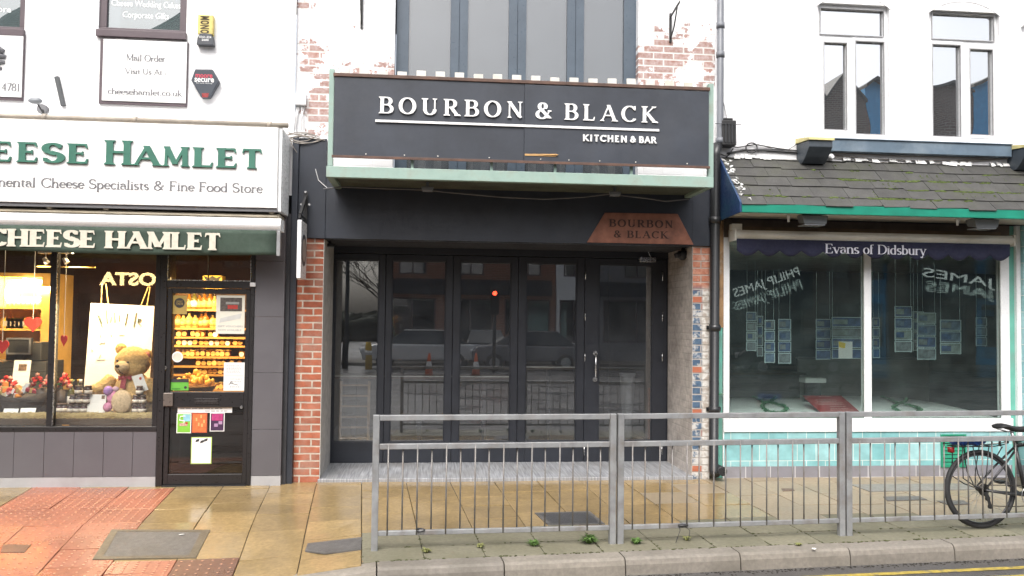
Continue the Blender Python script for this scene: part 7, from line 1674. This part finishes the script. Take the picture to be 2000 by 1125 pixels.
# ------------------------------------------------------------------ the other side of the street (what the windows mirror)
OY = -26.0
SKYG = glass('far window glass', (.7, .75, .8), 3.0, .03, (.4, .4, .4), body=.8, bcol=(.03, .035, .04))
def far_building(name, label, x0, x1, h, m, gables=0, floors=3, win=1.2, ybk=-36, frame=MAUVE, shopcol=None, slope=.38):
    t = thing(name, label, 'building', ((x0+x1)/2, OY-2, ROADZ+.12)); z0 = ROADZ+.11; holes = []
    n = max(1, int((x1-x0)/2.4)); fh = (h-3.2)/max(1, floors-1)
    for f in range(floors-1):
        for i in range(n):
            cx_ = x0+(i+.5)*(x1-x0)/n; zz = 3.6+f*fh
            if zz+1.5 < h-.2: holes.append((cx_-win/2, cx_+win/2, zz, zz+1.5))
    for i in range(n): cx_ = x0+(i+.5)*(x1-x0)/n; w = (x1-x0)/n*.4; holes.append((cx_-w, cx_+w, .7, 2.6))
    b = MB(); holed(b, x0+.01, x1-.01, z0, h, OY, -.25, holes)
    b.quad([(x0+.01, OY, z0), (x0+.01, ybk, z0), (x0+.01, ybk, h), (x0+.01, OY, h)]); b.quad([(x1-.01, OY, z0), (x1-.01, ybk, z0), (x1-.01, ybk, h), (x1-.01, OY, h)]); b.quad([(x0, ybk, z0), (x1, ybk, z0), (x1, ybk, h), (x0, ybk, h)])
    rf = MB()
    if gables:
        w = (x1-x0)/gables
        for g in range(gables):
            a = x0+g*w; pk = h+w*slope
            b.prism([(a+.02, OY-.001, h), (a+w-.02, OY-.001, h), (a+w/2, OY-.001, pk)], (0, -.2, 0))
            for s in (0, 1):
                p0 = Vector((a+(w if s else 0), OY+.25, h-.08)); p1 = Vector((a+w/2, OY+.25, pk+.02)); rf.prism([p0, p1, p1+Vector((0, 0, .12)), p0+Vector((0, 0, .12))], (0, ybk-OY-.25, 0))
    else:
        p0, p1, p2 = Vector((x0, OY+.3, h-.02)), Vector((x0, (OY+ybk)/2, h+2.2)), Vector((x0, ybk, h)); rf.prism([p0, p1, p2], (x1-x0, 0, 0))
    b.build('wall', m, t); rf.build('roof', SLATE, t)
    for (a, c, d, e) in holes:
        f = MB(); frame_mb(f, a, c, d, e, OY-.2, OY-.12, .07); f.box((a+c)/2-.03, (a+c)/2+.03, OY-.19, OY-.13, d+.07, e-.07); w_ = f.build('window', frame, t); MB().box(a+.07, c-.07, OY-.17, OY-.165, d+.07, e-.07).build('pane', SKYG, w_)
    if shopcol: MB().box(x0+.2, x1-.2, OY+.001, OY+.12, 2.75, 3.4).build('shop_fascia', shopcol, t)
    return t
FBR = brick('far red brick', (.3, .12, .08), (.22, .09, .06), (.35, .32, .28), bstr=.3); FBD = brick('far dark brick', (.13, .09, .075), (.1, .07, .06), (.2, .19, .17), bstr=.3)
def MX(px, yg): return MIR(px, 600, yg, yg-OY).x
g0, g1 = MX(600, DY), MX(748, DY)
def HY(py, px=1000, yg=DY): return MIR(px, py, yg, yg-OY).z
far_building('brick_terrace', 'dark brick gabled terrace across the street carrying a coffee sign', -42, g0-1.2, HY(92, 270, 0), FBD, 6, 3, slope=.3)
far_building('brick_building', 'plain red brick building across the street beside the bare tree', g1, MX(1086, DY), HY(330), FBR, 0, 2, shopcol=BLACK)
far_building('white_building', 'narrow white painted building across the street', MX(1086, DY)+.01, MX(1160, DY), HY(310), WHITE, 0, 2, win=1.0)
far_building('grey_building', 'grey rendered building across the street', MX(1160, DY)+.01, MX(1330, DY), HY(330), mat('grey render', (.2, .2, .21), .7), 0, 2, shopcol=BLACK)
xa, xb_ = MX(1330, DY)+.01, MX(1691, EY+.1); E2 = EY+.1
far_building('brick_terrace', 'dark brick gabled shops across the street opposite the estate office', xa, xb_, HY(196, 1640, E2), FBD, 4, 3, slope=.5)
far_building('blue_building', 'narrow bright blue painted house between dark brick gables', xb_+.01, MX(1728, E2), HY(168, 1710, E2), mat('bright blue render', (.03, .27, .55), .6, .15), 1, 3, slope=.2)
xc_ = MX(1728, E2)+.01; xd_ = MX(1903, E2)
far_building('brick_house', 'dark brick gabled house beside the narrow blue one', xc_, xd_, HY(172, 1820, E2), FBD, 2, 3, slope=.12)
far_building('blue_building', 'wider bright blue house at the end of the street opposite', xd_+.01, MX(1945, E2)+1.2, HY(165, 1920, E2), mat('bright blue render', (.03, .27, .55), .6, .15), 1, 3, slope=.2)
tl_ = MB(); rg = random.Random(77)
for i in range(240):
    x = rg.uniform(g0-16, g1+8); tl_.ball((x, -62+rg.uniform(-3, 3), rg.uniform(.2, 1.3)), (rg.uniform(.9, 2.0), 1.2, rg.uniform(.5, 1.1)), 8, jit=.22)
tag(tl_.build('far_treeline', mat('dark winter hedge', (.03, .035, .022), .9, .4)), kind='stuff')
def facing(p, tilt=0): return Matrix.Translation(p) @ Matrix.Rotation(math.pi, 4, 'Z') @ Matrix.Rotation(tilt, 4, 'Y')
# coffee sign
p0, p1 = MIR(306, 545, GY, GY-OY-.1), MIR(196, 545, GY, GY-OY-.1); hgt = (MIR(250, 532, GY, GY-OY-.1).z-MIR(250, 558, GY, GY-OY-.1).z)
t = thing('coffee_sign', 'row of lit cream letters on the dark terrace opposite', 'sign', (p0.x, OY+.1, p0.z)); span = p0.x-p1.x; lw = span/4
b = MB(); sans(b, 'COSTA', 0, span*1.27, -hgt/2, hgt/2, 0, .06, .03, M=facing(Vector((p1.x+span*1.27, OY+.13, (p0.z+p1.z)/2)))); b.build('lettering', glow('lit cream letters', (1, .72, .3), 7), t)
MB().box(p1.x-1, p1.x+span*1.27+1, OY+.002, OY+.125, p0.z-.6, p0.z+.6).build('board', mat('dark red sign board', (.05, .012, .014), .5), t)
SIGNGLOW = glow('white letters with added glow', (.85, 1, .95), 1.1)  # added glow stands in for daylight on plain white letters
for (pa, pb, ya, yb_, txt, lab) in ((1432, 1560, 575, 532, 'PHILIP JAMES', 'first white lettering sign with added glow opposite the estate office'), (1800, 1980, 535, 560, 'PHILIP JAMES', 'second white lettering sign with added glow opposite the estate office')):
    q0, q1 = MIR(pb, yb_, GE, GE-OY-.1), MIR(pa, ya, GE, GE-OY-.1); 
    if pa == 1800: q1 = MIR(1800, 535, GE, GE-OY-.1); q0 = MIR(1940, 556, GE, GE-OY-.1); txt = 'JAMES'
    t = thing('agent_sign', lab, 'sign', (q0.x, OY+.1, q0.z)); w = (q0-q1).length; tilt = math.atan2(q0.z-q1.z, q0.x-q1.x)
    b = MB(); sans(b, txt, 0, w, -.25, .25, 0, .03, 0.0, M=facing(Vector((q0.x, OY+.2, q0.z)), tilt)); b.build('lettering', SIGNGLOW, t)
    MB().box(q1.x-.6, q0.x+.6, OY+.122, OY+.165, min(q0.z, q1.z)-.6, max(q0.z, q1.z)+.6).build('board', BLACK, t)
# bare tree, lamp post, traffic light, cones, cars
def tree(p, h, label, seed):
    rg = random.Random(seed); t = thing('bare_tree', label, 'tree', p); b = MB(); b.tube([p, p+Vector((.05, 0, h*.2)), p+Vector((-.05, .05, h*.36))], [.2, .16, .13], 10); b.build('trunk', mat('bark', (.05, .042, .035), .9, .3, 20), t); c = MB()
    def br(o, d, l, r, n):
        m_ = o+d*l*.5+Vector((rg.uniform(-.1, .1), rg.uniform(-.1, .1), .02))*l; e = o+d*l; c.tube([o, m_, e], [r, r*.8, r*.6], 5)
        if n:
            for _ in range(3): dd = (d+Vector((rg.uniform(-.8, .8), rg.uniform(-.8, .8), rg.uniform(-.2, .5)))).normalized(); br(o.lerp(e, rg.uniform(.4, 1)), dd, l*.7, r*.55, n-1)
    for k in range(10): a = k*.63; br(p+Vector((-.05, .05, h*(.2+.025*k))), Vector((math.cos(a)*.75, math.sin(a)*.75, .75)).normalized(), h*.32, .05, 4)
    c.build('crown', MATS['bark'], t)
tree(Vector((MIR(757, 600, DY, 39).x, -38.5, ROADZ+.1)), 7.5, 'bare winter tree in the gap between the far buildings', 5)
t = thing('street_lamp', 'dark street lamp post across the street before the gap', 'street lamp', (MIR(677, 600, DY, 22).x, DY-22, ROADZ)); p = MIR(677, 600, DY, 22)
MB().lathe((p.x, p.y, ROADZ), [(.12, 0), (.12, 1.2), (.075, 1.25), (.06, 7)], 12).build('post', IRON, t); MB().tube([(p.x, p.y, ROADZ+7), (p.x, p.y+.3, ROADZ+7.3), (p.x, p.y+1.2, ROADZ+7.4)], .04, 8).build('arm', IRON, t); MB().ball((p.x, p.y+1.4, ROADZ+7.38), (.12, .3, .07), 12).build('lamp_head', GREYF, t)
p = MIR(967, 573, DY, 20); t = thing('traffic_light', 'traffic light showing red across the street', 'traffic light', (p.x, p.y, ROADZ))
MB().lathe((p.x, p.y, ROADZ), [(.06, 0), (.055, p.z-ROADZ-.75)], 12).build('post', IRON, t); MB().box(p.x-.16, p.x+.16, p.y-.2, p.y, p.z-.75, p.z+.2).build('head', IRON, t, bevel=.02)
for dz, m_ in ((0, glow('red signal glow', (1, .05, .02), 14)), (-.28, BLK), (-.56, BLK)): MB().lathe((p.x, p.y+.002, p.z+dz), [(.075, 0), (.075, .015)], 16, axis='y').build('lens', m_, t)
for px, l in ((838, 'traffic cone across the road nearer the yellow bollard'), (930, 'traffic cone across the road nearer the traffic light')):
    q = MIR(px, 700, DY, 18); t = thing('traffic_cone', l, 'traffic cone', (q.x, q.y, ROADZ), 'traffic cones across the road'); OC = mat('cone orange', (.7, .12, .02), .4)
    MB().box(q.x-.2, q.x+.2, q.y-.2, q.y+.2, ROADZ+.001, ROADZ+.04).build('base', RUBBER, t); MB().lathe((q.x, q.y, ROADZ+.041), [(.15, 0), (.11, .25), (.075, .45), (.03, .72)], 16, mis=[0, 1, 0]).build('cone', [OC, PAPER], t)
q = MIR(720, 690, DY, 20); t = thing('bollard', 'yellow bollard across the road before the gap', 'bollard', (q.x, q.y, ROADZ)); MB().lathe((q.x, q.y, ROADZ+.1), [(.12, 0), (.11, .8), (.08, .95)], 12).build('body', mat('yellow bollard plastic', (.7, .45, .03), .4), t); MB().lathe((q.x, q.y, ROADZ+.1), [(.124, .5), (.12, .65)], 12).build('band', PAPER, t)
def car(x, y, col, label, rot=0, lit=False):
    t = thing('parked_car', label, 'car', (x, y, ROADZ), 'cars waiting across the street'); o = Vector((x, y, ROADZ)); m_ = mat(col[0], col[1], .2, .05, spec=.6)
    prof = [(-2.1, .35), (-2.15, .7), (-1.9, .88), (-1.3, .95), (2.0, .92), (2.12, .65), (2.1, .35)]; b = MB(); b.prism([o+Vector((a, -.85, z)) for a, z in prof], (0, 1.7, 0)); b.build('body', m_, t, bevel=.06)
    g = MB(); bot = [(-1.35, .951), (1.75, .951)]; top = [(-.6, 1.42), (1.1, 1.44)]
    g.hexa([o+Vector((bot[0][0], -.78, .951)), o+Vector((bot[1][0], -.78, .951)), o+Vector((bot[1][0], .78, .951)), o+Vector((bot[0][0], .78, .951)), o+Vector((top[0][0], -.6, 1.42)), o+Vector((top[1][0], -.6, 1.44)), o+Vector((top[1][0], .6, 1.44)), o+Vector((top[0][0], .6, 1.42))]); g.build('cabin_glass', mat('car glass', (.04, .05, .06), .08), t, bevel=.03)
    MB().box(x-.6, x+1.1, y-.58, y+.58, ROADZ+1.441, ROADZ+1.47).build('roof', m_, t, bevel=.012)
    for a in (-1.3, 1.35):
        for s in (-.82, .82):
            w = MB().lathe(o+Vector((a, s, .31)), [(.2, -.1), (.31, -.09), (.31, .09), (.2, .1)], 18, axis='y').build('wheel', RUBBER, t); MB().lathe(o+Vector((a, s, .31)), [(.19, -.105), (.19, .105)], 14, axis='y').build('rim', ALLOY, w)
    for s in (-.62, .62): MB().lathe(o+Vector((-2.1, s, .68)), [(.1, -.08), (.1, .02)], 12, axis='x').build('headlight', glow('headlamp glow', (1, .95, .85), 12) if lit else UPVC, t); MB().lathe(o+Vector((2.08, s, .7)), [(.09, -.02), (.09, .05)], 12, axis='x').build('tail_light', mat('tail red', (.5, .02, .02), .2), t)
    if rot: t.rotation_euler.z = rot
for px, dd, c, l, r, lit in ((820, 22.4, ('white car paint', (.7, .7, .7)), 'white car waiting across the street before the brick building', 0, False), (945, 24.2, ('silver car paint', (.45, .46, .48)), 'silver car with lit headlights turned to the shops', R(90), True), (1030, 22.0, ('pewter car paint', (.2, .2, .22)), 'pewter grey car across the street before the white building', 0, False), (1500, 22.2, ('dark grey car paint', (.08, .085, .09)), 'dark grey car across the street opposite the estate office', 0, False)):
    q = MIR(px, 700, DY, dd); car(q.x, q.y, c, l, r, lit)
